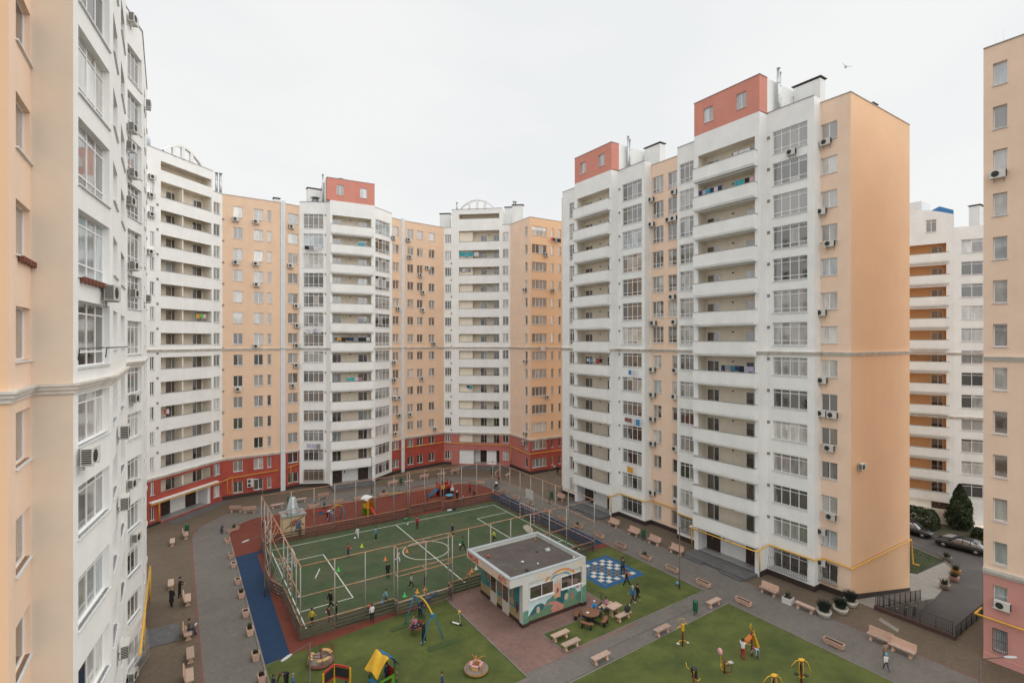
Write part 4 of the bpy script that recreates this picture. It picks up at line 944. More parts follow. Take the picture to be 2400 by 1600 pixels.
# new turf patches under the swing
for x, y, a in ((16.3, 34.0, 0), (14.9, 37.9, 0)):
    mb = MB(); mb.prism([(-1.2, -.25), (1.2, -.25), (1.25, .15), (1.1, .3), (-1.1, .3), (-1.25, .1)], 0, .035); struct('turf_patch', mb, TURFD, (x, y, .02), a)
# access aprons of the corner entrances
sheet('entrance_apron', [(p.x, p.y) for p in (fb1.p+fb1.t*fb1.s_at(383)+fb1.n*.05, fb1.p+fb1.t*fb1.s_at(383)+fb1.n*2.2, fb2.q+fb1.n*1.6, fb2.q+fb1.n*.05)], .03, APRON)
sheet('entrance_apron', [(p.x, p.y) for p in (ff1.p+ff1.t*ff1.s_at(1078)+ff1.n*.05, ff1.p+ff1.t*ff1.s_at(1074)+ff1.n*3.2, ff2.q+ff1.n*3.2-ff1.t*1.2, ff2.q+ff1.n*.05)], .03, APRON)
sheet('cellar_hatch', rect(-2.0, 0.2, 45.3, 48.2), .03, APRON)
for px0, y0, px1, y1 in ((2063, 1450, 2108, 1478), (346, 1490, 352, 1496)):
    a, b = G(px0, y0), G(px1, y1); sheet('patched_paving', [(a.x-.3, a.y), (b.x-.3, b.y), (b.x+.25, b.y+.1), (a.x+.25, a.y+.1)], .01, CONC)
mb = MB()
for i in range(26):
    q = Vector((24.5+i*.5, 27.05+i*.008)); mb.box(q.x, q.x+.4, q.y-.05, q.y+.05, .026, .029)
struct('drain_channel', mb, KERBD)
# ---- lower street, ramp path, retaining edge on the right
mb = MB(); mb.face([(48.45, 18.9, .0), (48.45, 20.7, .0), (61.0, 20.7, ZL+.06), (61.0, 18.9, ZL+.06)]); mb.face([(48.45, 18.9, ZL), (61.0, 18.9, ZL), (61.0, 18.9, ZL+.06), (48.45, 18.9, 0)])
struct('ramp_path', mb, CONC)
sheet('street_pavement', [(61.0, 18.9), (69.5, 19.6), (72.6, 21.4), (66, 21.9), (64.5, 24), (61, 24)], ZL+.03, CONC)
sheet('street_lawn', [(64.6, 24), (66.1, 22.0), (72.4, 21.7), (74.2, 26), (74.2, 60), (61, 60), (61, 24.1)], ZL+.05, mat('dark_green_lawn', (.035, .05, .016), .97, .3, 1.2, bump=.6, bscale=40))  # lawn in its own dark green, tone varying at random
sheet('street_verge', [(81.5, -20), (81.5, 60), (86.5, 60), (88.5, 10), (86, -20)], ZL+.04, mat('earth_verge', (.06, .055, .03), .95, .3, 1.0))
sheet('street_pavement', [(79.8, 22.6), (83.2, 22.4), (83.2, 24.2), (79.8, 24.6)], ZL+.08, CONC)
kerb('street_kerb', [(74.3, 60), (74.3, 26), (72.5, 21.6), (69.6, 19.5)], .15, .12-2.6+2.6)
for o in list(bpy.data.objects):
    if o.name.startswith('street_kerb') and o.type == 'EMPTY': o.location.z = ZL
w = thing('retaining_wall', 'brown topped low wall with iron railing above the sunken road at right', 'wall', (48.4, 18.8, 0))
mb = MB(); mb.box(-.12, .14, -5.1, .2, 0, .32); mb.build('coping', BROWNC, w); mb = MB(); mb.box(-.1, .12, -5.05, .15, ZL, -.002); mb.build('wall_face', CONCD, w)
mb = MB(); mb.face([(.1, .02, ZL), (12.6, .02, ZL), (12.6, .02, ZL+.1), (.1, .02, .05)]); mb.face([(12.6, .12, ZL), (.1, .12, ZL), (.1, .12, .05), (12.6, .12, ZL+.1)]); mb.face([(.1, .02, .05), (12.6, .02, ZL+.1), (12.6, .12, ZL+.1), (.1, .12, .05)]); mb.build('side_wall', CONCD, w)
mb = MB(); mb.box(.1, 13.5, -5.1, -5.0, ZL, -.01); mb.build('side_wall', CONCD, w)
for i in range(4): mb = MB(); mb.box(1.5+i*2, 1.9+i*2, -.12, .018, ZL, -.45*(i+1)); mb.build('buttress', CONCD, w)
bar = MB(); bar.tube([(0, 0, 0), (0, 0, .95)], .012, n=5); bar = bar.mesh('baluster', IRON)
def railing(a, b, n, label):
    a, b = Vector(a), Vector(b); r = thing('railing', label, 'railing', a)
    d = b-a; mb = MB()
    for h in (.12, .95): mb.tube([(0, 0, h), (d.x, d.y, d.z+h)], .022, n=6)
    mb.build('rail', IRON, r)
    for i in range(n+1): ob('baluster', bar, r, d*(i/n))
    mb = MB()
    for i in range(0, n+1, 8):
        q = d*(i/n); mb.tube([(q.x, q.y, q.z-.1), (q.x, q.y, q.z+1.0)], .03, n=6)
    mb.build('post', IRON, r)
railing((48.4, 18.9, .32), (48.4, 13.9, .32), 40, 'dark iron railing on the brown topped wall at right')
railing((48.6, 18.86, .06), (57.5, 18.86, -1.75), 64, 'dark iron railing sloping down beside the orange end wall')
railing((48.5, 13.75, .02), (60, 13.75, .02), 80, 'dark iron railing running from the low wall towards the pink base')
# ------------------------------------------------------------------ the sports cage
GALV = mat('galvanised_post', (.36, .34, .30), .5, .2, 4, metal=.3)
RUSTR = mat('rusty_rail', (.46, .21, .10), .65, .35, 6, dirt=((.40, .36, .31), 2.0, .5, .62))
PLANK = mat('weathered_plank', (.085, .06, .045), .85, .25, 5, rnd=.4, dirt=((.22, .18, .15), 3, .6, .78))
STEELG = mat('grey_rail', (.42, .42, .40), .5, .15, 5)
cage = thing('sports_cage', 'tall open steel ball cage with plank boards around the green court', 'sports cage', (22.2, 50.6, 0))
X0, X1, Y0, Y1, CH = 7.7, 36.8, 40.3, 61.0, 5.5
post_me = MB().tube([(0, 0, 0), (0, 0, CH)], .048, n=8).mesh('post', GALV)
def cpos(p): return (p[0]-22.2, p[1]-50.6, 0)
plk = {}
def plank_bay(a, b, n=4):
    a, b = Vector(a), Vector(b); d = b-a; L = round(d.length, 2)
    if L not in plk: plk[L] = MB().box(.03, L-.03, -.02, .02, 0, .125).mesh('plank', PLANK)
    for i in range(n): ob('plank', plk[L], cage, (a.x-22.2, a.y-50.6, (.12+i*.265)), math.atan2(d.y, d.x))
def side(pts, rails=True, planks=True, posts=True):
    for p in pts if posts else []: ob('post', post_me, cage, cpos(p))
    for a, b in zip(pts[:-1], pts[1:]):
        if planks: plank_bay(a, b)
def rail(a, b, z, m_=None, r=.035):
    mb = MB(); mb.tube([(a[0]-22.2, a[1]-50.6, z), (b[0]-22.2, b[1]-50.6, z if len(b) < 3 else b[2])], r, n=6); mb.build('rail', m_ or RUSTR, cage)
front = [(X0, Y0)]+[tuple(atY(px, Y0)) for px in (784.5, 856)]+[(14.9, Y0)]
frontr = [(19.8, Y0)]+[tuple(atY(px, Y0)) for px in (1098, 1150, 1197, 1243.5, 1287.5, 1328)]+[(X1, Y0)]
bmp = [(14.9, Y0-.8), (17.35, Y0-.8), (19.8, Y0-.8)]
side(front); side(frontr); side([(14.9, Y0), bmp[0]], posts=False); side(bmp); side([bmp[2], (19.8, Y0)], posts=False)
backp = [(X0, Y1)]+[tuple(atY(px, Y1)) for px in (682.6, 736, 784.6, 833.8, 878.7, 923, 960)]
backr = [tuple(atY(px, Y1)) for px in (1040, 1081.5, 1117)]+[(X1, Y1)]
bx0, bx1 = backp[-1][0], backr[0][0]
bb = [(bx0, Y1+.8), ((bx0+bx1)/2, Y1+.8), (bx1, Y1+.8)]
side(backp); side(backr); side(bb)
for x in (bx0, (bx0+bx1)/2, bx1): rail((x, Y1), (x, Y1+.8), CH); rail((x, Y1), (x, Y1+.8), 3.2)
rightp = [(X1, yv(px, X1)) for px in (1367.5, 1332, 1301.5, 1272, 1244, 1219, 1195, 1172)]
rightp[0] = (X1, Y0+.01); side(rightp[1:], planks=False); 
for a, b in zip([(X1, Y0)]+rightp[1:], rightp[1:]+[(X1, Y1)]): plank_bay(a, b)
leftp = [(X0, 41.9), (X0, 43.7), (X0, 45.5), (X0, 47.4)]; side(leftp, planks=False)
for a, b in zip([(X0, Y0)]+leftp, leftp): plank_bay(a, b)
alc = [(X0, 47.4), (6.95, 49.6), (6.95, 52.4), (X0, 54.2)]
side(alc[1:]); plank_bay(alc[0], alc[1])
leftu = [(X0, 54.2), (X0, 56.4), (X0, 58.7), (X0, Y1)]; side(leftu[1:3], planks=False)
for a, b in zip(leftu[:-1], leftu[1:]): plank_bay(a, b)
for z in (1.18, 3.25, CH):
    rail((X0, Y0), (14.9, Y0), z); rail((19.8, Y0), (X1, Y0), z); rail(bmp[0], bmp[2], z); rail((X0, Y1), (bx0, Y1), z); rail((bx1, Y1), (X1, Y1), z); rail(bb[0], bb[2], z)
    rail((X1, Y0), (X1, Y1), z)
    for x in (14.9, 17.35, 19.8): rail((x, Y0), (x, Y0-.8), z)
for z in (3.25, CH): rail((14.9, Y0), (19.8, Y0), z); rail((bx0, Y1), (bx1, Y1), z)
rail((X0, Y0), (X0, Y1), CH, None, .045); rail((X0, Y0), (X0, 47.4), 1.18); rail((X0, 54.2), (X0, Y1), 1.18)
rail((X0, Y0), (X0, Y1), 3.25); 
for z in (3.25, 1.18): 
    for a, b in zip(alc[:-1], alc[1:]): rail(a, b, z)
mb = MB()      # truss over the goal alcove
for y in (47.4, 49.6, 52.4, 54.2):
    mb.tube([(X0-22.2, y-50.6, CH), ((X0 if y in (47.4, 54.2) else 6.95)-22.2, y-50.6, 4.3)], .03, n=6)
for a, b in (((X0, 47.4, CH), (6.95, 49.6, 4.3)), ((6.95, 49.6, 4.3), (X0, 51, CH)), ((X0, 51, CH), (6.95, 52.4, 4.3)), ((6.95, 52.4, 4.3), (X0, 54.2, CH)), ((6.95, 49.6, 4.3), (6.95, 52.4, 4.3))):
    mb.tube([(a[0]-22.2, a[1]-50.6, a[2]), (b[0]-22.2, b[1]-50.6, b[2])], .035, n=6)
mb.build('truss', RUSTR, cage)
mb = MB()      # crossed braces low on the left side
for y in (49.6, 52.4): mb.tube([(6.95-22.2, y-50.6, 3.2), (X0-22.2, y-50.6+.9, .9)], .022, n=5)
mb.tube([(6.95-22.2, -1.0, 1.0), (6.95-22.2, 1.8, 2.9)], .02, n=5); mb.tube([(6.95-22.2, 1.8, 1.0), (6.95-22.2, -1.0, 2.9)], .02, n=5); mb.build('brace', STEELG, cage)
# backboard frames
BOARD = mat('backboard_white', (.50, .50, .47), .6, .15, 2)
for x, y, sgn, lab in ((36.2, 51.3, -1, 'white basketball backboard on a bracket at the right end of the court'), (8.5, 47.6, 1, 'grey basketball backboard bracket low over the left end of the court')):
    t = thing('basketball_board', lab, 'backboard', (x, y, 0))
    zz = 2.9
    mb = MB(); mb.box(-.03, .03, -.75, .75, zz, zz+1.1); mb.build('board', BOARD, t)
    mb = MB(); mb.tube([(sgn*.28+sgn*.28*math.cos(R(a)), .28*math.sin(R(a)), zz+.2) for a in range(0, 360, 30)], .012, n=5, closed=True); mb.build('hoop', RUSTR, t)
    mb = MB()
    for dy in (-.5, .5): mb.tube([(-sgn*.03, dy, zz+.3), (-sgn*.6, dy*.6, zz+.35)], .025, n=6); mb.tube([(-sgn*.03, dy, zz+.9), (-sgn*.6, dy*.6, zz+.35)], .02, n=6)
    mb.build('bracket', STEELG, t)
# football goals with striped posts
STR_R = mat('goal_red', (.42, .035, .03), .5); STR_W = mat('goal_white', (.68, .67, .64), .5); NET = mat('goal_net', (.45, .46, .42), .8)
def goal(x, y, face, label):
    t = thing('football_goal', label, 'goal', (x, y, 0), 0 if face > 0 else math.pi)
    w, h = 1.5, 2.0
    for s_ in (-1, 1):
        mb = MB()
        for i in range(10): mb.tube([(0, s_*w, i*h/10), (0, s_*w, (i+1)*h/10)], .045, i % 2, n=8, caps=(i in (0, 9)))
        mb.build('post', [STR_R, STR_W], t)
    mb = MB()
    for i in range(14): mb.tube([(0, -w+i*2*w/14, h), (0, -w+(i+1)*2*w/14, h)], .045, (i+1) % 2, n=8, caps=False)
    mb.build('crossbar', [STR_R, STR_W], t)
    mb = MB()
    for s_ in (-1, 1): mb.tube([(0, s_*w, h), (-.5, s_*w, h*.96), (-1.0, s_*w, .05), (0, s_*w, .03)], .02, n=6)
    mb.tube([(-.5, -w, h*.96), (-.5, w, h*.96)], .018, n=6); mb.tube([(-1, -w, .05), (-1, w, .05)], .02, n=6); mb.build('stay', STEELG, t)
    mb = MB()
    for i in range(13):
        yy_ = -w+i*2*w/12; mb.tube([(-.02, yy_, h), (-.5, yy_, h*.95), (-.98, yy_, .06)], .004, n=3, sm=False)
    for i in range(9):
        q = i/8; mb.tube([(-.5-.48*q, -w, h*.95*(1-q)+.05*q), (-.5-.48*q, w, h*.95*(1-q)+.05*q)], .004, n=3, sm=False)
    mb.build('net', NET, t)
goal(35.9, 51.4, -1, 'football goal with red and white posts at the right end of the court'); goal(8.45, 50.3, 1, 'football goal with red and white posts at the left end of the court')
mb = MB(); rng = random.Random(3)
pp = [(math.cos(a)*(.9+.35*rng.random())*1.3, math.sin(a)*(.9+.3*rng.random())*.5) for a in [R(i*24) for i in range(15)]]
mb.face([(x, y, .012) for x, y in pp]); 
q = G(1238, 1230); tag(mb.build('worn_patch', mat('pale_scuff', (.34, .32, .25), .95, .3, 3), None, (q.x-.7, q.y-1.0, .016), R(70)), kind='structure')

# ------------------------------------------------------------------ kiosk with murals (entrance pavilion of the car park)
KW = mat('kiosk_white', (.56, .57, .54), .85, .06, 1.5, streak=.06); KBASE = mat('kiosk_dark_base', (.05, .022, .018), .8, .15, 2)
KCOP = mat('kiosk_parapet_tin', (.42, .47, .50), .45, .08, 2, metal=.2); KROOF = mat('kiosk_roof_felt', (.085, .072, .066), .95, .16, .7, dirt=((.14, .12, .10), .8, .5, .8))
KSIGN = mat('kiosk_fascia', (.66, .50, .40), .8, .10, 2, streak=.08); LET = mat('sign_letter_red', (.42, .07, .045), .7, .15, 6); LETF = mat('faded_letter', (.62, .44, .33), .8)
kx0, kx1, ky0, ky1 = 22.5, 28.8, 32.75, 39.3
ki = thing('kiosk', 'small white flat roofed kiosk with murals and a sign band beside the court', 'kiosk', (kx0, ky0, 0))
KL, KD = kx1-kx0, ky1-ky0
mb = MB(); mb.box(0, KL, 0, KD, .3, 3.35); mb.build('wall', KW, ki); mb = MB(); mb.box(-.03, KL+.03, -.03, KD+.03, 0, .3); mb.build('base', KBASE, ki)
mb = MB(); mb.box(-1.28, KL+.02, -.12, KD+.2, 3.35, 3.7); mb.build('roof_slab', KW, ki)
mb = MB(); mb.face([(-1.0, .15, 3.72), (KL-.25, .15, 3.72), (KL-.25, KD-.08, 3.72), (-1.0, KD-.08, 3.72)]); mb.build('roof', KROOF, ki)
for nm, b in (('parapet', (-1.28, KL+.02, -.12, .14)), ('parapet', (-1.28, KL+.02, KD-.06, KD+.2)), ('parapet', (-1.28, -1.02, .141, KD-.061)), ('parapet', (KL-.24, KL+.02, .141, KD-.061))):
    mb = MB(); mb.box(*b, 3.7, 4.0); p = mb.build(nm, KW, ki)
    mb = MB(); mb.box(b[0]-.03, b[1]+.03, b[2]-(.03 if b[2] < .14 or b[2] > 5 else 0), b[3]+(.03 if b[2] < .14 or b[2] > 5 else 0), 4.001, 4.05); mb.build('coping', KCOP, p)
mb = MB(); mb.box(-1.30, -1.282, -.12, KD+.2, 3.36, 3.98); mb.build('sign_band', KSIGN, ki)
for a, b in ((-.12, .42), (KL-.42, KL+.06)): mb = MB(); mb.box(a, b, -.14, .30, .301, 3.349); mb.build('pillar', KW, ki)
for a, b in ((-.15, .45), (KL-.45, KL+.09)): mb = MB(); mb.box(a, b, -.17, .31, 0, .301); mb.build('base', KBASE, ki)
def text3d(txt, size, m_, parent, loc, rot, nm='lettering', bold=.012, sx=1.0):
    cu = bpy.data.curves.new('txt', 'FONT'); cu.body = txt; cu.size = size; cu.extrude = .006; cu.offset = bold; cu.resolution_u = 3
    tmp = bpy.data.objects.new('txt_tmp', cu); COL.objects.link(tmp)
    bpy.context.view_layer.update()
    me = bpy.data.meshes.new_from_object(tmp.evaluated_get(bpy.context.evaluated_depsgraph_get()))
    bpy.data.objects.remove(tmp); me.materials.clear(); me.materials.append(m_)
    o = ob(nm, me, parent, loc); o.rotation_euler = rot; o.scale = (sx, 1, 1); return o
rl = (R(90), 0, R(-90))
text3d('PARCARE', .56, LET, ki, (-1.302, KD-.02, 3.48), rl, bold=.028, sx=.76); text3d('AUTO', .56, LET, ki, (-1.302, 1.55, 3.48), rl, bold=.028, sx=.78)
KGL = glass('kiosk_glass', (.045, .035, .028), .2)
for x0, x1 in ((.62, 2.95), (3.75, 6.05)):
    fm = frame_mesh(x1-x0, 1.0, (.5, .5), (1,), .05, .03); o = ob('window', fm, ki, (x0, -.055, 1.95)); ob('pane', pane_mesh((x1-x0)/2-.02, .98, KGL), o, (.01, .02, .01)); ob('pane', pane_mesh((x1-x0)/2-.02, .98, KGL), o, ((x1-x0)/2+.01, .02, .01)); ob('sill', sill_mesh(x1-x0, SILL), o, (0, -.03, 0))
# doors on the left side under the canopy
for y0 in (1.05+.9, 3.35+.5):
    d = MB(); d.box(-.05, 0, 0, 1.0, .02, 2.35); o = d.build('door', mat('kiosk_door', (.58, .53, .46), .6), ki, (0, y0, 0)); g = MB(); g.box(-.065, -.05, .1, .9, 1.05, 2.25); g.build('pane', KGL, o)
# painted pictures: flat colour shapes on the walls
def mural(name, poly, col, layer, face='front'):
    m_ = mat('paint_'+'_'.join(str(int(c*255)) for c in col), lin([c*255 for c in col]), .85, .14, 3)
    mb = MB(); e = .004*layer
    if face == 'front': mb.face([(x, -e, z) for x, z in poly])
    else: mb.face([(-e, KD-y, z) for y, z in poly])           # left wall, y counted from its far end
    return mb.build(name, m_, ki)
def blob(cx, cz, rx, rz, n=14, seed=0, j=.12):
    r_ = random.Random(seed); return [(cx+rx*math.cos(2*math.pi*i/n)*(1+r_.uniform(-j, j)), cz+rz*math.sin(2*math.pi*i/n)*(1+r_.uniform(-j, j))) for i in range(n)]
def hill(x0, x1, h, base=.31, seed=1):
    r_ = random.Random(seed); n = 14; return [(x0, base)]+[(x1, base)]+[(x1-(x1-x0)*i/n, base+.05+(h-base)*math.sin(math.pi*min(max(i/n, .04), .96))**.7*(1+r_.uniform(-.05, .05))) for i in range(n+1)]
sky_ = mural('mural_sky', [(.43, .301), (KL-.43, .301), (KL-.43, 1.9), (.43, 1.9)], (.74, .82, .82), 1)
mural('mural_hill', hill(.44, 2.6, 1.35, seed=2), (.20, .38, .40), 2); mural('mural_hill', hill(1.7, 4.2, 1.6, seed=3), (.33, .50, .46), 3); mural('mural_hill', hill(2.9, 5.2, 1.9, seed=4), (.14, .36, .38), 4); mural('mural_hill', hill(3.9, KL-.44, 1.75, seed=5), (.35, .55, .50), 5); mural('mural_meadow', [(.44, .305), (KL-.44, .305), (KL-.44, 1.15), (5.2, 1.05), (4.2, .8), (2.8, .75), (1.5, .85), (.44, .6)], (.38, .50, .38), 6)
mural('mural_path', [(2.0, .98), (2.5, 1.25), (3.3, 1.15), (3.6, .95), (4.1, .6), (3.9, .31), (2.9, .31), (2.7, .7), (3.0, .95), (2.5, 1.08)], (.72, .50, .45), 7)
mural('mural_sheep', blob(1.45, .95, .17, .28, seed=3), (.72, .66, .58), 7); mural('mural_gnome', blob(4.3, 1.25, .22, .26, seed=4), (.74, .66, .55), 7); mural('mural_gnome', blob(4.9, 1.2, .2, .36, seed=5), (.58, .45, .42), 8); mural('mural_bush', blob(5.7, .9, .35, .4, seed=6), (.30, .46, .38), 8); mural('mural_flower', blob(3.2, 1.55, .09, .22, seed=7), (.72, .62, .28), 8)
mural('mural_castle', [(3.05, 1.4), (3.7, 1.4), (3.7, 2.5), (3.62, 2.85), (3.54, 2.5), (3.45, 2.4), (3.38, 3.05), (3.3, 2.4), (3.2, 2.5), (3.12, 2.8), (3.05, 2.5)], (.80, .62, .52), 7); mural('mural_castle_door', [(3.28, 1.8), (3.5, 1.8), (3.5, 2.1), (3.39, 2.25), (3.28, 2.1)], (.50, .30, .28), 9)
mural('mural_butterfly', [(5.3, 1.75), (5.55, 1.6), (5.65, 1.75), (5.6, 2.1), (5.45, 1.9), (5.35, 2.0)], (.72, .48, .36), 9)
for i, c_ in enumerate(((.80, .45, .30), (.82, .62, .35), (.84, .80, .62), (.55, .72, .74), (.42, .50, .66))):
    ro, ri = 1.75-.11*i, 1.75-.11*(i+1); o = [(3.7+ro*math.cos(R(a))*1.05, 2.25+ro*math.sin(R(a))*.82) for a in range(8, 173, 6)]; q = [(3.7+ri*math.cos(R(a))*1.05, 2.25+ri*math.sin(R(a))*.82) for a in range(8, 173, 6)]
    mbs = {}; m_ = mat('rainbow_%d' % i, lin([v*255 for v in c_]), .85)
    for k in range(len(o)-1):
        pts = [o[k], o[k+1], q[k+1], q[k]]
        yb = -.124 if min(p[1] for p in pts) > 3.34 else -.006
        mb = mbs.setdefault('top' if yb < -.1 else ('left' if pts[0][0] < 3.7 else 'right'), MB())
        mb.face([(x, -.126 if z > 3.35 else -.006, z) for x, z in pts] if yb < -.1 else [(x, -.145 if (x < .42 or x > KL-.42) else -.006, min(z, 3.345)) for x, z in pts])
    for mb in mbs.values(): mb.build('mural_rainbow', m_, ki)
for cx, cz, seed in ((1.9, 3.62, 1), (5.6, 3.68, 2)):
    m_ = mat('paint_cloud', lin((206, 190, 172)), .85, .1, 3); mb = MB(); mb.face([(x, -.126, z) for x, z in blob(cx, cz, .55, .2, seed=seed)]); mb.build('mural_cloud', m_, ki)
mural('mural_meadow', [(-.11, .305), (.41, .305), (.41, 1.25), (.1, 1.3), (-.11, 1.2)], (.38, .55, .47), 37); mural('mural_meadow', [(KL-.41, .305), (KL+.05, .305), (KL+.05, 1.75), (KL-.2, 1.7), (KL-.41, 1.6)], (.36, .55, .46), 37)
# left wall: teal sky over sand, animals
for ya, yb in ((.0, 1.7), (2.71, 3.59), (4.61, KD)):
    mural('mural_sky', [(ya+.02, 1.0), (yb-.02, 1.0), (yb-.02, 3.34), (ya+.02, 3.34)][::-1], (.24, .47, .50), 1, 'left'); mural('mural_sand', [(ya+.02, .31), (yb-.02, .31), (yb-.02, 1.1), (ya+.02, .95)][::-1], (.62, .56, .40), 2, 'left')
mural('mural_tree', blob(.5, 2.1, .35, .95, seed=9)[::-1], (.32, .52, .48), 3, 'left'); mural('mural_horse', blob(1.25, 2.2, .25, .75, seed=10)[::-1], (.62, .42, .28), 3, 'left'); mural('mural_bear', blob(3.2, 2.0, .26, .85, seed=11)[::-1], (.58, .42, .26), 3, 'left')
mural('mural_giraffe', blob(5.05, 2.15, .16, .75, seed=12)[::-1], (.66, .50, .36), 3, 'left'); mural('mural_giraffe', blob(5.0, 1.45, .3, .3, seed=13)[::-1], (.68, .55, .42), 4, 'left'); mural('mural_monkey', blob(5.75, 1.2, .18, .48, seed=14)[::-1], (.36, .22, .18), 4, 'left'); mural('mural_monkey', blob(6.2, 1.1, .15, .5, seed=15)[::-1], (.38, .22, .18), 4, 'left')

# ------------------------------------------------------------------ yard furniture
BENCHC = mat('peach_concrete', (.50, .325, .245), .85, .12, 4, rnd=.14, bump=.2, bscale=60); SLAT = mat('bench_seat', (.40, .29, .23), .8, .15, 6, rnd=.18); SOIL = mat('planter_soil', (.035, .026, .02), .95, .3, 12)
def make_bench(back=True):
    t = ob('park_bench', None)
    L = 1.55
    for x in (-L/2+.25, L/2-.25):
        mb = MB(); mb.prism([(-.19, 0), (.19, 0), (.15, .08), (.10, .2), (.13, .36), (.2, .40), (-.2, .40), (-.13, .36), (-.10, .2), (-.15, .08)], -.09, .09, T=Matrix.Translation((x, 0, 0)) @ Matrix.Rotation(R(90), 4, 'Z') @ Matrix.Rotation(R(90), 4, 'X')); mb.build('leg', BENCHC, t)
    mb = MB(); mb.box(-L/2, L/2, -.23, .23, .402, .475); mb.build('seat', SLAT, t)
    if back:
        T = Matrix.Translation((0, .20, .476)) @ Matrix.Rotation(R(-12), 4, 'X'); mb = MB(); mb.box(-L/2, L/2, 0, .07, 0, .44, T=T); mb.build('backrest', BENCHC, t)
    return t
def make_planter(L=1.35, w=.42, h=.42, plant=False):
    t = ob('planter', None); mb = MB()
    for s_ in (-1, 1):
        mb.face([(-L/2*.94, s_*w/2*.85, .07), (L/2*.94, s_*w/2*.85, .07), (L/2, s_*w/2, h), (-L/2, s_*w/2, h)][::s_ if s_ < 0 else 1] if s_ < 0 else [(L/2*.94, w/2*.85, .07), (-L/2*.94, w/2*.85, .07), (-L/2, w/2, h), (L/2, w/2, h)])
    mb.box(-L/2*.94, L/2*.94, -w/2*.85, w/2*.85, .07, .10)
    mb.box(-L/2, L/2, -w/2, -w/2+.05, h-.06, h); mb.box(-L/2, L/2, w/2-.05, w/2, h-.06, h); mb.box(-L/2, -L/2+.05, -w/2+.05, w/2-.05, h-.06, h); mb.box(L/2-.05, L/2, -w/2+.05, w/2-.05, h-.06, h)
    for s_ in (-1, 1): mb.face([(s_*L/2*.94, -s_*w/2*.85, .07), (s_*L/2*.94, s_*w/2*.85, .07), (s_*L/2, s_*w/2, h), (s_*L/2, -s_*w/2, h)][::1])
    mb.build('trough', BENCHC, t)
    for x in (-L*.32, L*.32): m2 = MB(); m2.box(x-.09, x+.09, -w*.36, w*.36, 0, .07); m2.build('foot', BENCHC, t)
    m3 = MB(); m3.face([(-L/2+.05, -w/2+.05, h-.05), (L/2-.05, -w/2+.05, h-.05), (L/2-.05, w/2-.05, h-.05), (-L/2+.05, w/2-.05, h-.05)]); m3.build('soil', SOIL, t)
    return t
LEAFD = mat('dark_leaf', (.035, .05, .02), .7, .3, 9, rnd=.2); LEAFG = mat('grey_leaf', (.085, .085, .05), .8, .3, 9, rnd=.2); LEAFP = mat('pine_leaf', (.022, .035, .022), .8, .3, 9)
def tuft(r, h, n, seed, m_, name='plant'):
    rg = random.Random(seed); mb = MB()
    for i in range(n):
        a = rg.uniform(0, 2*math.pi); q = r*math.sqrt(rg.random()); x, y = q*.5*math.cos(a), q*.5*math.sin(a); hh = h*rg.uniform(.55, 1.05); ox, oy = q*math.cos(a)*1.1+rg.uniform(-.04, .04), q*math.sin(a)*1.1+rg.uniform(-.04, .04)
        w = rg.uniform(.012, .03); b = a+rg.uniform(-1, 1); dx, dy = w*math.cos(b+1.57), w*math.sin(b+1.57)
        mx_, my_ = (x+ox)/2*.9, (y+oy)/2*.9
        mb.face([(x-dx, y-dy, 0), (x+dx, y+dy, 0), (mx_+dx, my_+dy, hh*.6), (mx_-dx, my_-dy, hh*.6)]); mb.face([(mx_-dx, my_-dy, hh*.6), (mx_+dx, my_+dy, hh*.6), (ox, oy, hh)])
    return mb.mesh(name, m_)
TUFT = [tuft(.22, .5, 70, 1, LEAFG), tuft(.2, .3, 50, 2, LEAFD), tuft(.28, .42, 90, 3, LEAFG)]
bench_b, bench_n = make_bench(True), make_bench(False); plant_a = make_planter(); plant_s = make_planter(.62, .46, .5)
protos = [bench_b, bench_n, plant_a, plant_s]
used_p = set(); LATE = []
def place(proto, p, rz, label, group, cat, tuft_i=None):
    if proto not in used_p: used_p.add(proto); o = proto; o.location = p; o.rotation_euler = (0, 0, rz)
    else: o = copy_tree(proto, None, p, rz)
    tag(o, label, cat, group)
    if tuft_i is not None: LATE.append((tuft_i, o))
    return o
FX, FY, FmX = R(90), 0, R(-90)     # bench faces local -Y; rotations: faces +X, faces -Y, faces -X
gb = 'peach concrete benches around the yard'
W_, B_ = 'with backrest', 'backless'
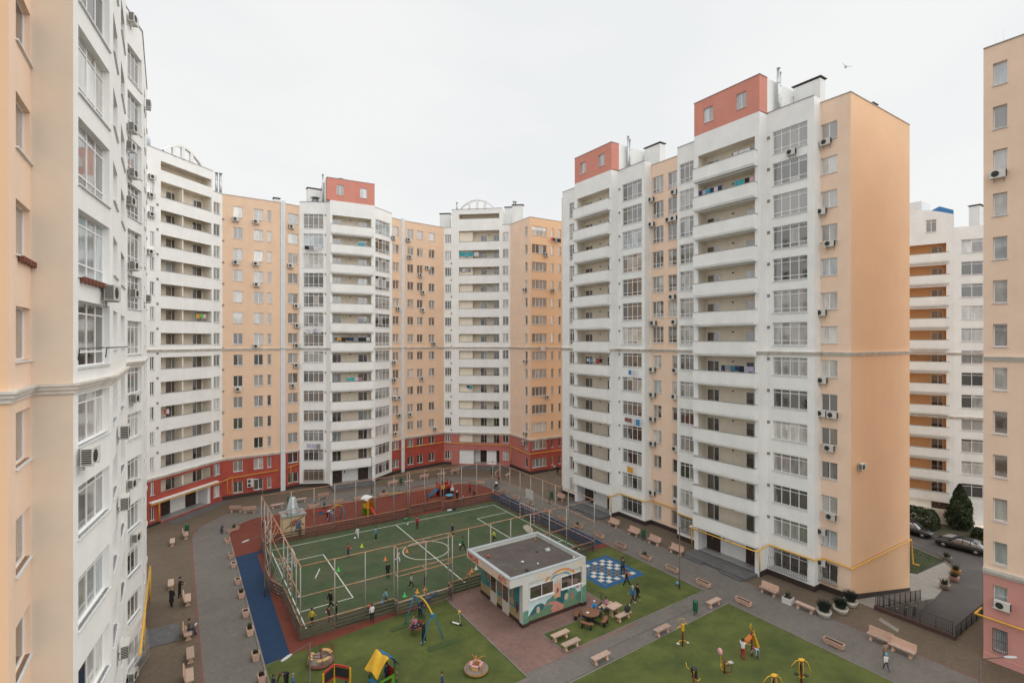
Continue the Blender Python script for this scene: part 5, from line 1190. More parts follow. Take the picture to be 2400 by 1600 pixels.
for px, py, rz, bk, lab in (
    (1437, 1233, FmX, 1, 'peach concrete bench beside the steps of the farther right entrance'), (1484, 1254, FmX, 1, 'peach concrete bench left of the green bin by the right building'), (1532, 1275, FmX, 1, 'peach concrete bench right of the green bin by the right building'), (1584, 1297, FmX, 1, 'peach concrete bench behind the lamp post by the nearer right entrance'), (1801, 1392, FmX, 1, 'peach concrete bench between the near entrance steps and the white planter box'),
    (1887, 1430, FmX, 0, 'backless bench between the white planter box and the round pine tubs'), (2061, 1506, FmX, 1, 'peach bench nearer the orange end wall, first of the right foreground pair'), (2114, 1532, FmX, 1, 'peach bench nearest the right edge, second of the foreground pair'),
    (436, 1259, FX, 1, 'peach bench with green bin behind it near the left corner entrance'), (404, 1276, FX, 0, 'small backless bench on brown paving below the left corner entrance'), (400.5, 1376, FX, 0, 'backless bench just behind the standing pair in black'), (440, 1412, FX, 1, 'peach bench beside the standing man in black'), (441, 1491, FX, 1, 'peach bench that the reading woman sits on'), (446, 1543, FX, 0, 'backless bench below the reading woman'), (444, 1596, FX, 1, 'peach bench cut by the bottom edge at left'),
    (554, 1199, math.pi-.5, 1, 'left of two benches seen from behind before the red wing'), (586, 1201, math.pi-.35, 1, 'right of two benches seen from behind before the red wing'), (650, 1189, 0, 0, 'backless bench left of the silver roofed hut'), (704, 1176, 0, 0, 'backless bench behind the silver roofed hut'), (757, 1169, math.pi, 1, 'bench before the left steps of the middle rear entrance'), (919.5, 1138, math.pi, 1, 'bench right of the middle rear entrance steps'), (957, 1133, 0, 0, 'backless bench between two benches before the far red wall'), (993, 1123, math.pi, 1, 'bench with backrest above the monkey bars before the far red wall'), (1034, 1115, 0, 0, 'backless bench above the blue slide before the far red wall'), (1066, 1109, math.pi, 1, 'bench with backrest nearest the far corner entrance'), (1165, 1111, math.pi+.6, 1, 'bench by the stroller at the far corner'), (1190, 1117, math.pi+.6, 0, 'backless bench at the far corner right of the stroller'), (1312, 1171, FmX, 1, 'bench left of the farther right entrance landing'),
    (1673, 1419, 0.02, 0, 'backless bench on the grey path right of the tall bin'), (1552, 1484, 0.02, 0, 'backless bench on the grey path left of the tall bin'), (1408, 1550, 0.02, 0, 'backless bench on the grey path nearest the bottom edge')):
    place(bench_b if bk else bench_n, G(px, py), rz, lab, gb, 'bench')
gp = 'peach concrete planters along the kerbs'
nth = ['first', 'second', 'third', 'fourth', 'fifth', 'sixth', 'seventh', 'eighth', 'ninth', 'tenth']
for i, (px, py, tf) in enumerate(((544, 1245, 0), (536, 1271, None), (544, 1306, None), (550.5, 1328, None), (558.5, 1367, None), (566, 1399, 2), (575.4, 1443, None), (585.6, 1486, 0), (599, 1544, 1), (613, 1597, 1))):
    p = G(px, py); p.x = min(p.x, 4.72) if i else p.x+.1
    place(plant_a if i == 0 else plant_s, p, .5 if i == 0 else FX, f'{nth[i]} peach planter from the back along the left kerb'+(' with a plant' if tf is not None else ' with bare soil'), gp, 'planter', tf)
for i, (px, py, tf) in enumerate(((1182, 1156, None), (1210.6, 1169, None), (1243, 1183, None), (1283, 1201.6, None), (1315, 1220, None), (1352, 1237, 1), (1399, 1260, None), (1450, 1284, None), (1507.5, 1311, 2), (1568.7, 1340), (1641, 1375), (1730.6, 1421), (1940.5, 1523)) if False else ((1182, 1156, None), (1210.6, 1169, None), (1243, 1183, None), (1283, 1201.6, None), (1315, 1220, None), (1352, 1237, 1), (1399, 1260, None), (1450, 1284, None), (1507.5, 1311, 2), (1568.7, 1340, None), (1641, 1375, None), (1730.6, 1421, None), (1940.5, 1523, None))):
    p = G(px, py); p.x = max(p.x, 40.0)
    place(plant_a, p, FX, (f'{nth[i]} trough planter from the far end along the right kerb' if i < 10 else ('trough planter at the corner where the grey path meets the right drive', 'trough planter at the tip of the exercise lawn', 'trough planter beside the exercise lawn nearest the right benches')[i-10]), gp, 'planter', tf)
for i, (px, py, tf, rz) in enumerate(((793, 1179, None, 0), (845, 1173, None, 0), (898, 1160, 2, 0), (1126, 1133, None, -.6), (737, 1189, 1, 0))):
    p = G(px, py); p.y = max(p.y, 71.95) if px < 1100 else p.y
    place(plant_a, p, rz, ('planter with bare soil left of the yellow play tower', 'planter behind the yellow play tower', 'planter with dry plant right of the yellow play tower', 'planter at the far right end of the red play area', 'planter with low plant behind the silver roofed hut')[i], gp, 'planter', tf)
# green litter bins
BING = mat('bin_green', (.012, .085, .045), .5, .15, 4, rnd=.2)
def make_bin():
    t = ob('litter_bin', None)
    mb = MB(); n = 12; prof = [(.19, .32), (.20, .36), (.21, .95), (.20, 1.0)]
    mb.lathe(prof, 14); mb.build('body', BING, t)
    mb = MB(); mb.lathe([(.215, 1.0), (.215, 1.08), (.15, 1.17), (.001, 1.19)], 14); mb.build('lid', BING, t)
    for s_ in (-1, 1): mb = MB(); mb.box(s_*.225-.02, s_*.225+.02, -.03, .03, 0, 1.05); mb.build('post', BING, t)
    mb = MB(); mb.box(-.28, .28, -.16, .16, 0, .02); mb.build('foot_plate', KERBD, t); return t
binp = make_bin()
for i, (px, py, lab) in enumerate(((1508.5, 1264, 'green litter bin between two benches by the right building'), (1630, 1440, 'tall green litter bin on the grey path beside the exercise lawn'), (438, 1252, 'green litter bin behind a bench near the left corner entrance'), (677, 1184, 'green litter bin above the silver roofed hut'), (939.6, 1136, 'green litter bin right of the middle rear entrance'), (1153.6, 1110, 'green litter bin at the far corner entrance'), (1293, 1170, 'green litter bin by the farther right entrance'))):
    p = G(px, py)
    o = binp if i == 0 else copy_tree(binp, None, p, 0); o.location = p; o.rotation_euler = (0, 0, .3*i); tag(o, lab, 'bin', 'green litter bins')
# lamp posts
LAMPP = mat('lamp_post_brown', (.10, .075, .06), .6, .25, 3); LAMPH = mat('lamp_head_grey', (.42, .44, .45), .4)
def lamp_post(p, h, arm, ang, label, m_=None):
    t = thing('street_lamp', label, 'street lamp', p, ang, 'street lamps in the yard')
    mb = MB(); mb.tube([(0, 0, 0), (0, 0, .9), (0, 0, .95), (0, 0, h)], [.075, .075, .05, .042], n=8); mb.build('pole', m_ or LAMPP, t)
    mb = MB(); mb.tube([(0, 0, h-.02), (arm*.55, 0, h+.04), (arm, 0, h+.08)], .028, n=6); mb.build('arm', m_ or LAMPP, t)
    mb = MB(); mb.lathe([(.001, -.36), (.06, -.33), (.10, -.15), (.10, .1), (.07, .3), (.02, .36)], 12, sy=.55)
    me = mb.mesh('lamp_head', LAMPH)
    for v in me.vertices: x, y, z = v.co; v.co = (z, x, y)
    ob('lamp_head', me, t, (arm+.3, 0, h+.09))
lamp_post(G(1592.6, 1379), 5.5, .9, R(-35), 'thin lamp post on the turf beside the small blue ball')
lamp_post(G(620.7, 1397), 5.4, 1.6, R(180+33), 'lamp post on the blue strip left of the ball cage')
lamp_post((6.2, 29.9, 0), 5.45, 1.3, R(180+33), 'lamp post rising from the bottom edge beside the round bench carousel')
lamp_post(G(615, 1234), 5.6, .5, R(150), 'lamp post before the red base of the peach wing'); lamp_post(G(871.3, 1155), 5.2, .4, R(120), 'lamp post before the middle rear entrance')
lamp_post((35.3, 9.0, 0), 5.5, 1.3, R(-33), 'brown lamp post at the bottom right corner'); lamp_post(G(1287.5, 1180), 4.6, 1.6, R(30), 'thin lamp post by the passage at the far right corner')
# round pine tubs, white box, pots
TUB = mat('pale_stone_tub', (.48, .44, .38), .85, .15, 3); PINE = [tuft(.62, .85, 420, 20+i, LEAFP) for i in range(3)]
for i, (px, py, lab) in enumerate(((1931, 1441, 'oval stone tub with dark pine, nearest the drive'), (1970, 1433, 'oval stone tub with dark pine, middle of three by the wall corner'), (1993, 1417, 'oval stone tub with dark pine tucked against the orange wall corner'))):
    t = thing('pine_tub', lab, 'planter', G(px, py), R(30), 'stone tubs with pines'); mb = MB(); mb.lathe([(.55, 0), (.62, .05), (.66, .2), (.72, .28), (.74, .4), (.66, .42), (.62, .36), (.001, .36)], 20, sy=.75); mb.build('tub', TUB, t); ob('plant', PINE[i], t, (0, 0, .36))
t = thing('planter_box', 'square white planter box with a small dry plant by the right building', 'planter', G(1847, 1412), .1); mb = MB(); mb.box(-.36, .36, -.36, .36, 0, .5); mb.build('box', mat('white_box', (.6, .6, .58), .7, .05, 3), t); mb = MB(); mb.box(-.3, .3, -.3, .3, .5, .52); mb.build('soil', SOIL, t); ob('plant', TUFT[2], t, (.05, .05, .52))
for i, (px, py, c_, lab) in enumerate(((2219, 1314, (.2, .19, .17), 'grey pot with low shrub beside the lower road, farthest'), (2240, 1345, (.42, .2, .06), 'orange pot with bushy plant beside the lower road'), (2235.5, 1361, (.42, .25, .2), 'pinkish pot with plant just below the orange pot'), (2214, 1379, (.34, .27, .22), 'stone pot with plant nearest on the lower pavement edge'))):
    t = thing('plant_pot', lab, 'plant pot', G(px, py, ZL), 0, 'pots along the lower pavement'); mb = MB(); mb.lathe([(.28, 0), (.38, .1), (.45, .45), (.47, .5), (.4, .5), (.36, .44), (.001, .44)], 14); mb.build('pot', mat('pot_%d' % i, c_, .8, .1, 3), t); ob('plant', tuft(.5, .6, 90, 60+i, LEAFD), t, (0, 0, .44))
# picnic tables
WOODB = mat('brown_table_wood', (.19, .085, .045), .6, .2, 5); BLK = mat('black_steel', (.018, .018, .018), .5)
t = thing('picnic_table', 'round brown wooden picnic table with curved benches on black frame', 'table', G(1385, 1456), .2)
mb = MB(); mb.lathe([(.001, .70), (.66, .70), (.68, .72), (.68, .75), (.001, .75)], 24, sm=False); mb.build('table_top', WOODB, t)
mb = MB(); mb.tube([(-.25, 0, 0), (-.2, 0, .7)], .05, n=6); mb.tube([(.25, 0, 0), (.2, 0, .7)], .05, n=6); mb.box(-.9, .9, -.05, .05, .12, .2); mb.box(-.05, .05, -.9, .9, .121, .199); mb.build('frame', BLK, t)
for a in (20, 110, 200, 290):
    T = Matrix.Rotation(R(a), 4, 'Z'); mb = MB(); mb.prism([(1.0*math.cos(R(b)), 1.0*math.sin(R(b))) for b in range(-26, 27, 13)]+[(1.32*math.cos(R(b)), 1.32*math.sin(R(b))) for b in range(26, -27, -13)], .42, .47, T=T); 
    s_ = mb.build('seat', WOODB, t); mb = MB(); mb.box(1.04, 1.28, -.38, -.3, 0, .42, T=T); mb.box(1.04, 1.28, .3, .38, 0, .42, T=T); mb.build('support', BLK, s_)
mb = MB(); mb.box(-.12, .1, -.08, .08, 0, .03); tag(mb.build('paper_cup_tray', mat('paper_white', (.7, .7, .68), .6), None, (t.location.x-.25, t.location.y+.1, .75)), 'small white tray on the round brown picnic table', 'tray')
t = thing('concrete_table', 'pale concrete table beside the child in pink', 'table', G(1440, 1440), R(5))
mb = MB(); mb.box(-.6, .6, -.36, .36, .68, .76); mb.build('table_top', SLAT, t)
for x in (-.38, .38): mb = MB(); mb.prism([(-.25, 0), (.25, 0), (.16, .12), (.1, .35), (.16, .58), (.26, .68), (-.26, .68), (-.16, .58), (-.1, .35), (-.16, .12)], -.07, .07, T=Matrix.Translation((x, 0, 0)) @ Matrix.Rotation(R(90), 4, 'Z') @ Matrix.Rotation(R(90), 4, 'X')); mb.build('leg', BENCHC, t)
ct = G(1440, 1440)
for dx, dy, lab in ((-.1, .85, 'backless bench behind the concrete table, where the child in pink sits'), (.1, -.9, 'backless bench before the concrete table with a dark bag on it')): place(bench_n, (ct.x+dx, ct.y+dy, 0), R(5), lab, gb, 'bench')
mb = MB(); mb.ball((0, 0, .27), .3, sx=1.0, sy=.7, sz=.9); mb.tube([(-.15, 0, .5), (0, 0, .62), (.15, 0, .5)], .02, n=6); tag(mb.build('bag', mat('dark_fabric', (.02, .02, .028), .8), None, (ct.x+.55, ct.y-.9, .475)), 'dark bag lying on the bench before the concrete table', 'bag')
place(bench_n, G(1313, 1497), R(2), 'backless bench at the left edge of the kiosk turf, farther one', gb, 'bench'); place(bench_n, G(1338, 1518), R(2), 'backless bench at the left edge of the kiosk turf, nearer one', gb, 'bench')

for ti, o in LATE: ob('plant', TUFT[ti], o, (.1, 0, .36))
# ------------------------------------------------------------------ play equipment
PY = mat('play_yellow', (.62, .36, .02), .45, .08, 4); PR = mat('play_red', (.40, .03, .02), .45, .1, 4); PB = mat('play_blue', (.015, .16, .30), .45, .08, 4); PG = mat('play_green', (.09, .26, .02), .5, .08, 4); PO = mat('play_orange', (.60, .17, .03), .5, .08, 4); PW = mat('play_white', (.66, .67, .68), .5); PPK = mat('play_pink', (.62, .30, .32), .5, .08, 4); DRED = mat('dark_red_steel', (.16, .02, .018), .5, .15, 4)
DECK = mat('worn_deck', (.23, .19, .165), .8, .25, 5, dirt=((.13, .1, .09), 5, .5, .7)); BLACKB = mat('chalkboard', (.02, .02, .022), .7); YS = mat('seat_ochre', (.58, .36, .13), .6, .12, 5)
# swing with curved legs and yellow bow
p0, p1 = Vector((15.8, 34.8, 0)), Vector((15.8, 38.1, 0))
sw = thing('swing', 'basket swing with blue curved legs and a yellow arched beam', 'swing', (15.8, 36.4, 0))
for y in (-1.65, 1.65):
    for s_ in (-1, 1):
        mb = MB(); mb.tube([(s_*.85, y, 0), (s_*.62, y, .7), (s_*.3, y, 1.5), (s_*.08, y, 2.0)], .045, n=8); mb.build('leg', PB, sw)
    mb = MB(); mb.box(-.16, .16, y-.08, y+.08, 1.9, 2.1); mb.build('joint', PB, sw)
mb = MB(); mb.tube([(0, -1.65+3.3*i/12, 2.05+.42*math.sin(math.pi*i/12)) for i in range(13)], .055, n=8); mb.build('beam', PY, sw)
mb = MB(); ring = [(-.55+.5*math.cos(R(a))*.9, .1+.5*math.sin(R(a)), .62+.1*math.cos(R(a))) for a in range(0, 360, 24)]; mb.tube(ring, .035, n=6, closed=True); mb.build('basket', PR, sw)
mb = MB(); mb.face([(x, y, z-.02) for x, y, z in ring]); mb.build('basket_net', BLK, sw)
mb = MB()
for q in (1, 6, 9, 13): mb.tube([ring[q], (0, -.5 if ring[q][1] < .1 else .6, 2.42)], .012, n=4, sm=False)
mb.build('rope', BLK, sw)
# carousel with benches and hoop rail
def disc(r, z0, z1, mb): return mb.lathe([(r*.96, z0), (r, z0+.03), (r, z1), (.001, z1)], 28, sm=False)
c1 = G(752, 1553)
t = thing('carousel', 'round carousel with red hoop rails and ochre bench seats', 'carousel', c1, .4)
mb = MB(); disc(.86, .10, .30, mb); mb.build('platform', mat('carousel_rim', (.30, .12, .10), .7, .2, 5), t); mb = MB(); disc(.82, .30, .315, mb); mb.build('deck', DECK, t)
mb = MB()
for z in (.85, 1.05): mb.tube([(.84*math.cos(R(a)), .84*math.sin(R(a)), z) for a in range(0, 360, 15)], .018, n=6, closed=True)
for a in range(0, 360, 60): mb.tube([(.84*math.cos(R(a)), .84*math.sin(R(a)), .3), (.84*math.cos(R(a)), .84*math.sin(R(a)), 1.05)], .018, n=6)
mb.build('hoop_rail', DRED, t); mb = MB(); mb.tube([(0, 0, .3), (0, 0, .95)], .035, n=8); mb.lathe([(.12, .95), (.12, .98), (.001, .99)], 12); mb.build('centre_post', DRED, t)
for a0 in (-30, 100, 215):
    mb = MB(); mb.prism([(.55*math.cos(R(a0+b)), .55*math.sin(R(a0+b))) for b in range(75, -1, -15)][::1]+[(.8*math.cos(R(a0+b)), .8*math.sin(R(a0+b))) for b in range(0, 76, 15)], .52, .57); mb.build('seat', YS, t)
# flat carousel with pink seats
c2 = G(1116, 1572)
t = thing('carousel', 'flat round carousel with four pink seats on worn deck', 'carousel', c2, .2)
mb = MB(); disc(.82, .10, .22, mb); mb.build('platform', mat('ochre_rim', (.42, .22, .05), .6, .2, 5), t); mb = MB(); disc(.80, .22, .235, mb); mb.build('deck', DECK, t)
for a in (35, 125, 215, 305):
    T = Matrix.Rotation(R(a), 4, 'Z') @ Matrix.Translation((.33, 0, 0)); mb = MB(); mb.box(-.09, .09, -.24, .24, .50, .54, T=T); s_ = mb.build('seat', PPK, t); mb = MB(); mb.box(-.02, .02, -.2, .2, .22, .5, T=T); mb.build('bracket', YS, s_)
mb = MB()
for a in (80, 170, 260, 350):
    c_, s2 = math.cos(R(a)), math.sin(R(a)); mb.tube([(.72*c_, .72*s2, .23), (.74*c_, .74*s2, .75), (.5*c_, .5*s2, .86), (.1*c_, .1*s2, .8)], .02, n=6)
mb.build('handrail', mat('ochre_rail', (.45, .22, .04), .5), t); mb = MB(); mb.tube([(0, 0, .2), (0, 0, 1.05)], .04, n=8); mb.build('centre_post', PO, t)
# chalkboard frame
c3 = G(775, 1612); t = thing('chalkboard_stand', 'red and yellow play frame with black chalkboards at the bottom edge', 'chalkboard', c3, R(10))
for i, (x, y) in enumerate(((-.55, -.15), (.35, .25), (.95, -.75))): mb = MB(); mb.box(x-.05, x+.05, y-.05, y+.05, 0, 1.2+.05); mb.build('post', PY, t)
def panel(a, b, z0, z1, m_, nm, th=.03):
    d = Vector(b)-Vector(a); mb = MB(); mb.box(0, d.length, -th/2, th/2, z0, z1); return mb.build(nm, m_, t, (a[0], a[1], 0), math.atan2(d.y, d.x))
for a, b in (((-.5, -.13), (.3, .23)), ((.38, .2), (.92, -.7))): panel(a, b, .55, 1.12, BLACKB, 'board'); panel(a, b, 1.2, 1.3, PR, 'top_rail', .1); panel(a, b, .45, .53, PR, 'bottom_rail', .06)
# little play house with wavy roof
c4 = G(897, 1610); t = thing('play_house', 'small play house with yellow and blue wavy roof and green window panel', 'play house', c4, R(15))
for x, y in ((-.5, -.4), (.5, -.4), (.5, .4), (-.5, .4)): mb = MB(); mb.box(x-.045, x+.045, y-.045, y+.045, 0, 1.25); mb.build('post', mat('post_green', (.05, .13, .03), .6), t)
def roofsheet(s_, m_):
    mb = MB(); n = 8
    for i in range(n):
        u0, u1 = i/n, (i+1)/n
        def pt(u, v): wv = .05*math.sin(v*9+u*4); return (s_*(.02+.72*u), -.6+1.2*v, 1.85-.75*u**1.25+wv+(.1*math.sin(v*3.1)*u))
        for j in range(8):
            v0, v1 = j/8, (j+1)/8; q = [pt(u0, v0), pt(u1, v0), pt(u1, v1), pt(u0, v1)]
            mb.face(q if s_ > 0 else q[::-1], 0, True); mb.face([(x, y, z-.04) for x, y, z in (q[::-1] if s_ > 0 else q)], 0, True)
    mb.build('roof_sheet', m_, t)
roofsheet(-1, PY); roofsheet(1, PB); t.scale = (1.18, 1.18, 1.18)
mb = MB(); z0, z1 = .12, .72
for b in ((-.5, .5, z0, z0+.14), (-.5, .5, z1-.14, z1), (-.5, -.28, z0+.14, z1-.14), (.28, .5, z0+.14, z1-.14)): mb.box(b[0], b[1], -.43, -.40, b[2], b[3])
mb.build('window_panel', PG, t); mb = MB(); mb.box(-.53, -.5, -.36, .36, .1, .6); mb.build('side_panel', PO, t); mb = MB(); mb.box(-.75, -.5, -.3, .3, .62, .66); mb.build('counter', PB, t); mb = MB(); mb.box(.5, .53, -.36, .36, .1, .9); mb.build('side_panel', PR, t)
# rubbish: toy lorry by the fence, blue box
for px, py, c_, sx3, lab in ((1016, 1396, (.02, .12, .22), (.5, .3, .35), 'blue plastic crate by the boards near the swing'), (1003, 1412, (.02, .1, .3), (.3, .3, .45), 'blue backpack leaning on the boards near the swing')):
    p = G(px, py); mb = MB(); mb.box(-sx3[0]/2, sx3[0]/2, -sx3[1]/2, sx3[1]/2, 0, sx3[2]*.85); mb.box(-sx3[0]/2-.02, sx3[0]/2+.02, -sx3[1]/2-.02, sx3[1]/2+.02, sx3[2]*.85, sx3[2]); tag(mb.build('crate' if 'crate' in lab else 'backpack', mat(lab[:12], c_, .6, .1, 4), None, p, .2), lab, 'crate' if 'crate' in lab else 'backpack')
# scooters
def scooter(p, rz, lab, m_, m2, lean=0):
    t = thing('kick_scooter', lab, 'scooter', p, rz); 
    for x in (-.42, .42):
        w_ = MB(); w_.lathe([(.06, -.02), (.1, -.015), (.1, .015), (.06, .02)], 14); me = w_.mesh('wheel', BLK)
        for v in me.vertices: a, b, c_ = v.co; v.co = (a, c_, b)
        ob('wheel', me, t, (x, 0, .1))
    mb = MB(); mb.box(-.38, .3, -.07, .07, .1, .14); mb.build('deck', m_, t); mb = MB(); mb.tube([(.42, 0, .1), (.34, 0, .6), (.28, 0, 1.0)], .022, n=6); mb.build('stem', m2, t); mb = MB(); mb.tube([(.28, -.26, 1.0), (.28, .26, 1.0)], .02, n=6); mb.build('handlebar', m2, t); return t
scooter(G(1069, 1463), R(-60), 'white kick scooter with a yellow bell standing on the turf', PW, STEELG); scooter(G(1405, 1420), R(25), 'black electric scooter parked on the pink paving by the kiosk', BLK, BLK)
mb = MB(); mb.ball((0, 0, 0), .12); q = G(1069, 1463); tag(mb.build('helmet', PY, None, (q.x+.15, q.y-.25, 1.08)), 'yellow helmet hanging on the white kick scooter', 'helmet')
# bicycle by the play house
def bicycle(p, rz, lab, m_, s=1.0):
    t = thing('bicycle', lab, 'bicycle', p, rz); r = .28*s
    for x in (-.42*s, .42*s):
        mb = MB(); mb.tube([(x+r*math.cos(R(a)), 0, r+.01+r*math.sin(R(a))) for a in range(0, 360, 20)], .02, n=6, closed=True); w_ = mb.build('wheel', BLK, t)
        mb = MB()
        for a in range(0, 360, 45): mb.tube([(x, 0, r), (x+r*math.cos(R(a)), 0, r+r*math.sin(R(a)))], .004, n=3, sm=False)
        mb.build('spokes', STEELG, w_)
    mb = MB(); mb.tube([(-.42*s, 0, r), (-.05*s, 0, r), (.33*s, 0, .7*s), (-.12*s, 0, .62*s), (-.05*s, 0, r)], .018, n=6); mb.tube([(-.42*s, 0, r), (-.12*s, 0, .62*s), (-.15*s, 0, .75*s)], .014, n=6); mb.tube([(.42*s, 0, r), (.33*s, 0, .7*s), (.3*s, 0, .88*s)], .016, n=6); mb.build('frame', m_, t)
    mb = MB(); mb.tube([(.3*s, -.24*s, .9*s), (.3*s, .24*s, .9*s)], .014, n=6); mb.build('handlebar', BLK, t); mb = MB(); mb.ball((-.15*s, 0, .77*s), .1*s, sx=1.3, sy=.7, sz=.35); mb.build('saddle', BLK, t); return t
bicycle(G(930, 1600), R(70), 'small pink bicycle leaning beside the play house', PPK, .8)
# ---- back play area
def G2(px, py): return G(px, py)
hut = thing('utility_hut', 'small painted hut with silver cone roof behind the ball cage', 'hut', (11.2, 63.1, 0), 0)
mb = MB(); mb.box(-1.15, 1.15, -1.0, 1.0, 0, 2.35); mb.build('wall', mat('hut_cream', (.58, .46, .29), .85, .08, 2), hut); mb = MB(); mb.box(-1.3, 1.3, -1.15, 1.15, 2.351, 2.5); mb.build('roof_slab', ZINC, hut)
mb = MB(); mb.lathe([(.85, 2.5), (.75, 2.7), (.38, 4.1), (.30, 4.25), (.001, 4.3)], 12); mb.build('cone_roof', mat('silver_tin', (.40, .45, .46), .4, .12, 2, metal=.5), hut)
mb = MB(); mb.tube([(-.7, -1.05, 2.5), (-.7, -1.1, 3.1), (.2, -1.2, 3.25), (.25, -1.2, 3.1)], .03, n=6); mb.build('pipe', BLK, hut)
def hutp(nm, pts, c_, l): mb = MB(); mb.face([(x, -1.0-.004*l, z) for x, z in pts]); mb.build(nm, mat('hp_'+nm+str(l), c_, .85, .1, 4), hut)
hutp('mural_body', [(-.5, 1.3), (-.1, 1.15), (.3, 1.3), (.45, 1.75), (.2, 2.0), (-.1, 1.9), (-.45, 1.75)], (.27, .12, .08), 1); hutp('mural_arm', [(-1.0, 1.0), (-.9, 1.2), (-.35, 1.55), (-.3, 1.35)], (.27, .12, .08), 2); hutp('mural_arm', [(.3, 1.9), (1.0, 2.3), (1.05, 2.2), (.45, 1.75)], (.27, .12, .08), 3); hutp('mural_trousers', [(.2, 1.3), (.5, 1.75), (.8, 1.85), (.7, 1.3), (.35, .5), (.05, .5)], (.05, .16, .30), 4); hutp('mural_leg', [(.6, 1.7), (1.1, 1.25), (1.0, 1.1), (.55, 1.45)], (.30, .14, .1), 5)
# yellow play tower with slide
tw = thing('play_tower', 'small yellow and green play tower with white roof and red slide', 'play tower', G(864, 1206), R(20)); 
for x in (-.5, .5):
    for y in (-.5, .5): mb = MB(); mb.box(x-.06, x+.06, y-.06, y+.06, 0, 2.1); mb.build('post', PY if x*y > 0 else PG, tw)
mb = MB(); n = 8
for i in range(n):
    x0, x1 = -.7+1.4*i/n, -.7+1.4*(i+1)/n; h0, h1 = 2.1+.35*(1-(x0/.7)**2), 2.1+.35*(1-(x1/.7)**2); mb.face([(x0, -.7, h0), (x1, -.7, h1), (x1, .7, h1), (x0, .7, h0)], 0, True); mb.face([(x0, .7, h0-.06), (x1, .7, h1-.06), (x1, -.7, h1-.06), (x0, -.7, h0-.06)]); mb.face([(x0, -.7, h0-.06), (x1, -.7, h1-.06), (x1, -.7, h1), (x0, -.7, h0)])
mb.build('roof', PW, tw); mb = MB(); mb.box(-.5, .5, -.5, .5, .95, 1.02); mb.build('platform', PO, tw)
for a in ((-.5, .5, .48, .52), (-.52, -.48, -.5, .5), (.48, .52, -.5, .5)): mb = MB(); mb.box(*a, 1.02, 1.55); mb.build('side_panel', PO if a[1] > .51 else PY, tw)
mb = MB(); mb.box(-.5, .5, .44, .47, 0, .9); mb.build('ladder_panel', PG, tw)
mb = MB(); mb.face([(-.25, -.5, 1.0), (-.25, -1.5, .15), (.25, -1.5, .15), (.25, -.5, 1.0)]); mb.face([(.25, -.5, .96), (.25, -1.5, .11), (-.25, -1.5, .11), (-.25, -.5, .96)])
for s_ in (-.25, .25): mb.face([(s_, -.5, .96), (s_, -1.5, .11), (s_, -1.5, .3), (s_, -.5, 1.16)]); mb.face([(s_+.02, -.5, 1.16), (s_+.02, -1.5, .3), (s_+.02, -1.5, .11), (s_+.02, -.5, .96)])
mb.build('slide', PR, tw)
# red and blue tower with slide, at the right
t = thing('play_tower', 'red play tower with blue slide at the right of the back play area', 'play tower', G(1040, 1159), R(5))
for x in (-.9, 0, .9):
    for y in (-.5, .5): mb = MB(); mb.box(x-.06, x+.06, y-.06, y+.06, 0, 2.0); mb.build('post', PR if x else DRED, t)
mb = MB(); mb.box(-.9, .9, -.5, .5, .95, 1.02); mb.build('platform', DRED, t); mb = MB(); mb.box(-.9, .9, .46, .5, 1.05, 1.6); mb.build('side_panel', PR, t); mb = MB(); mb.box(-.9, 0, -.5, -.46, 1.05, 1.6); mb.build('side_panel', PY, t); mb = MB(); mb.box(0.05, .9, -.5, -.46, 1.05, 1.6); mb.build('side_panel', PR, t)
mb = MB(); mb.box(-.9, .9, -.46, .46, .02, .94); mb.build('den_panel', BLK, t)
mb = MB(); mb.face([(-.95, -.25, 1.0), (-2.5, -.25, .12), (-2.5, .25, .12), (-.95, .25, 1.0)][::-1])
for s_ in (-.25, .25): mb.tube([(-.95, s_, 1.2), (-2.5, s_, .25)], .06, n=6)
mb.build('slide', PB, t); mb = MB(); mb.tube([(.95, -.2, 1.0), (1.9, -.2, 0)], .03, n=6); mb.tube([(.95, .2, 1.0), (1.9, .2, 0)], .03, n=6)
for i in range(5): mb.tube([(1.05+i*.17, -.2, .9-i*.18), (1.05+i*.17, .2, .9-i*.18)], .02, n=5)
mb.build('ladder', PR, t)
# monkey bars
t = thing('climbing_frame', 'dark red monkey bars with ladders in the back play area', 'climbing frame', G(978, 1182), R(3))
for x in (-1.3, 1.3):
    for y in (-.5, .5): mb = MB(); mb.tube([(x, y, 0), (x, y, 2.3)], .05, n=8); mb.build('post', DRED, t)
mb = MB()
for y in (-.5, .5): mb.tube([(-1.3, y, 2.3), (1.3, y, 2.3)], .04, n=6)
for i in range(9): mb.tube([(-1.2+i*.3, -.5, 2.3), (-1.2+i*.3, .5, 2.3)], .025, n=5)
mb.build('top_bars', DRED, t); mb = MB()
for x in (-.2, .25): mb.tube([(x, -.5, 0), (x, -.5, 2.3)], .03, n=6)
for i in range(7): mb.tube([(-.2, -.5, .25+i*.3), (.25, -.5, .25+i*.3)], .022, n=5)
for i in range(6): mb.tube([(-1.3, -.5, .3+i*.35), (-1.3, .5, .3+i*.35)], .022, n=5)
mb.build('ladder', PR, t)
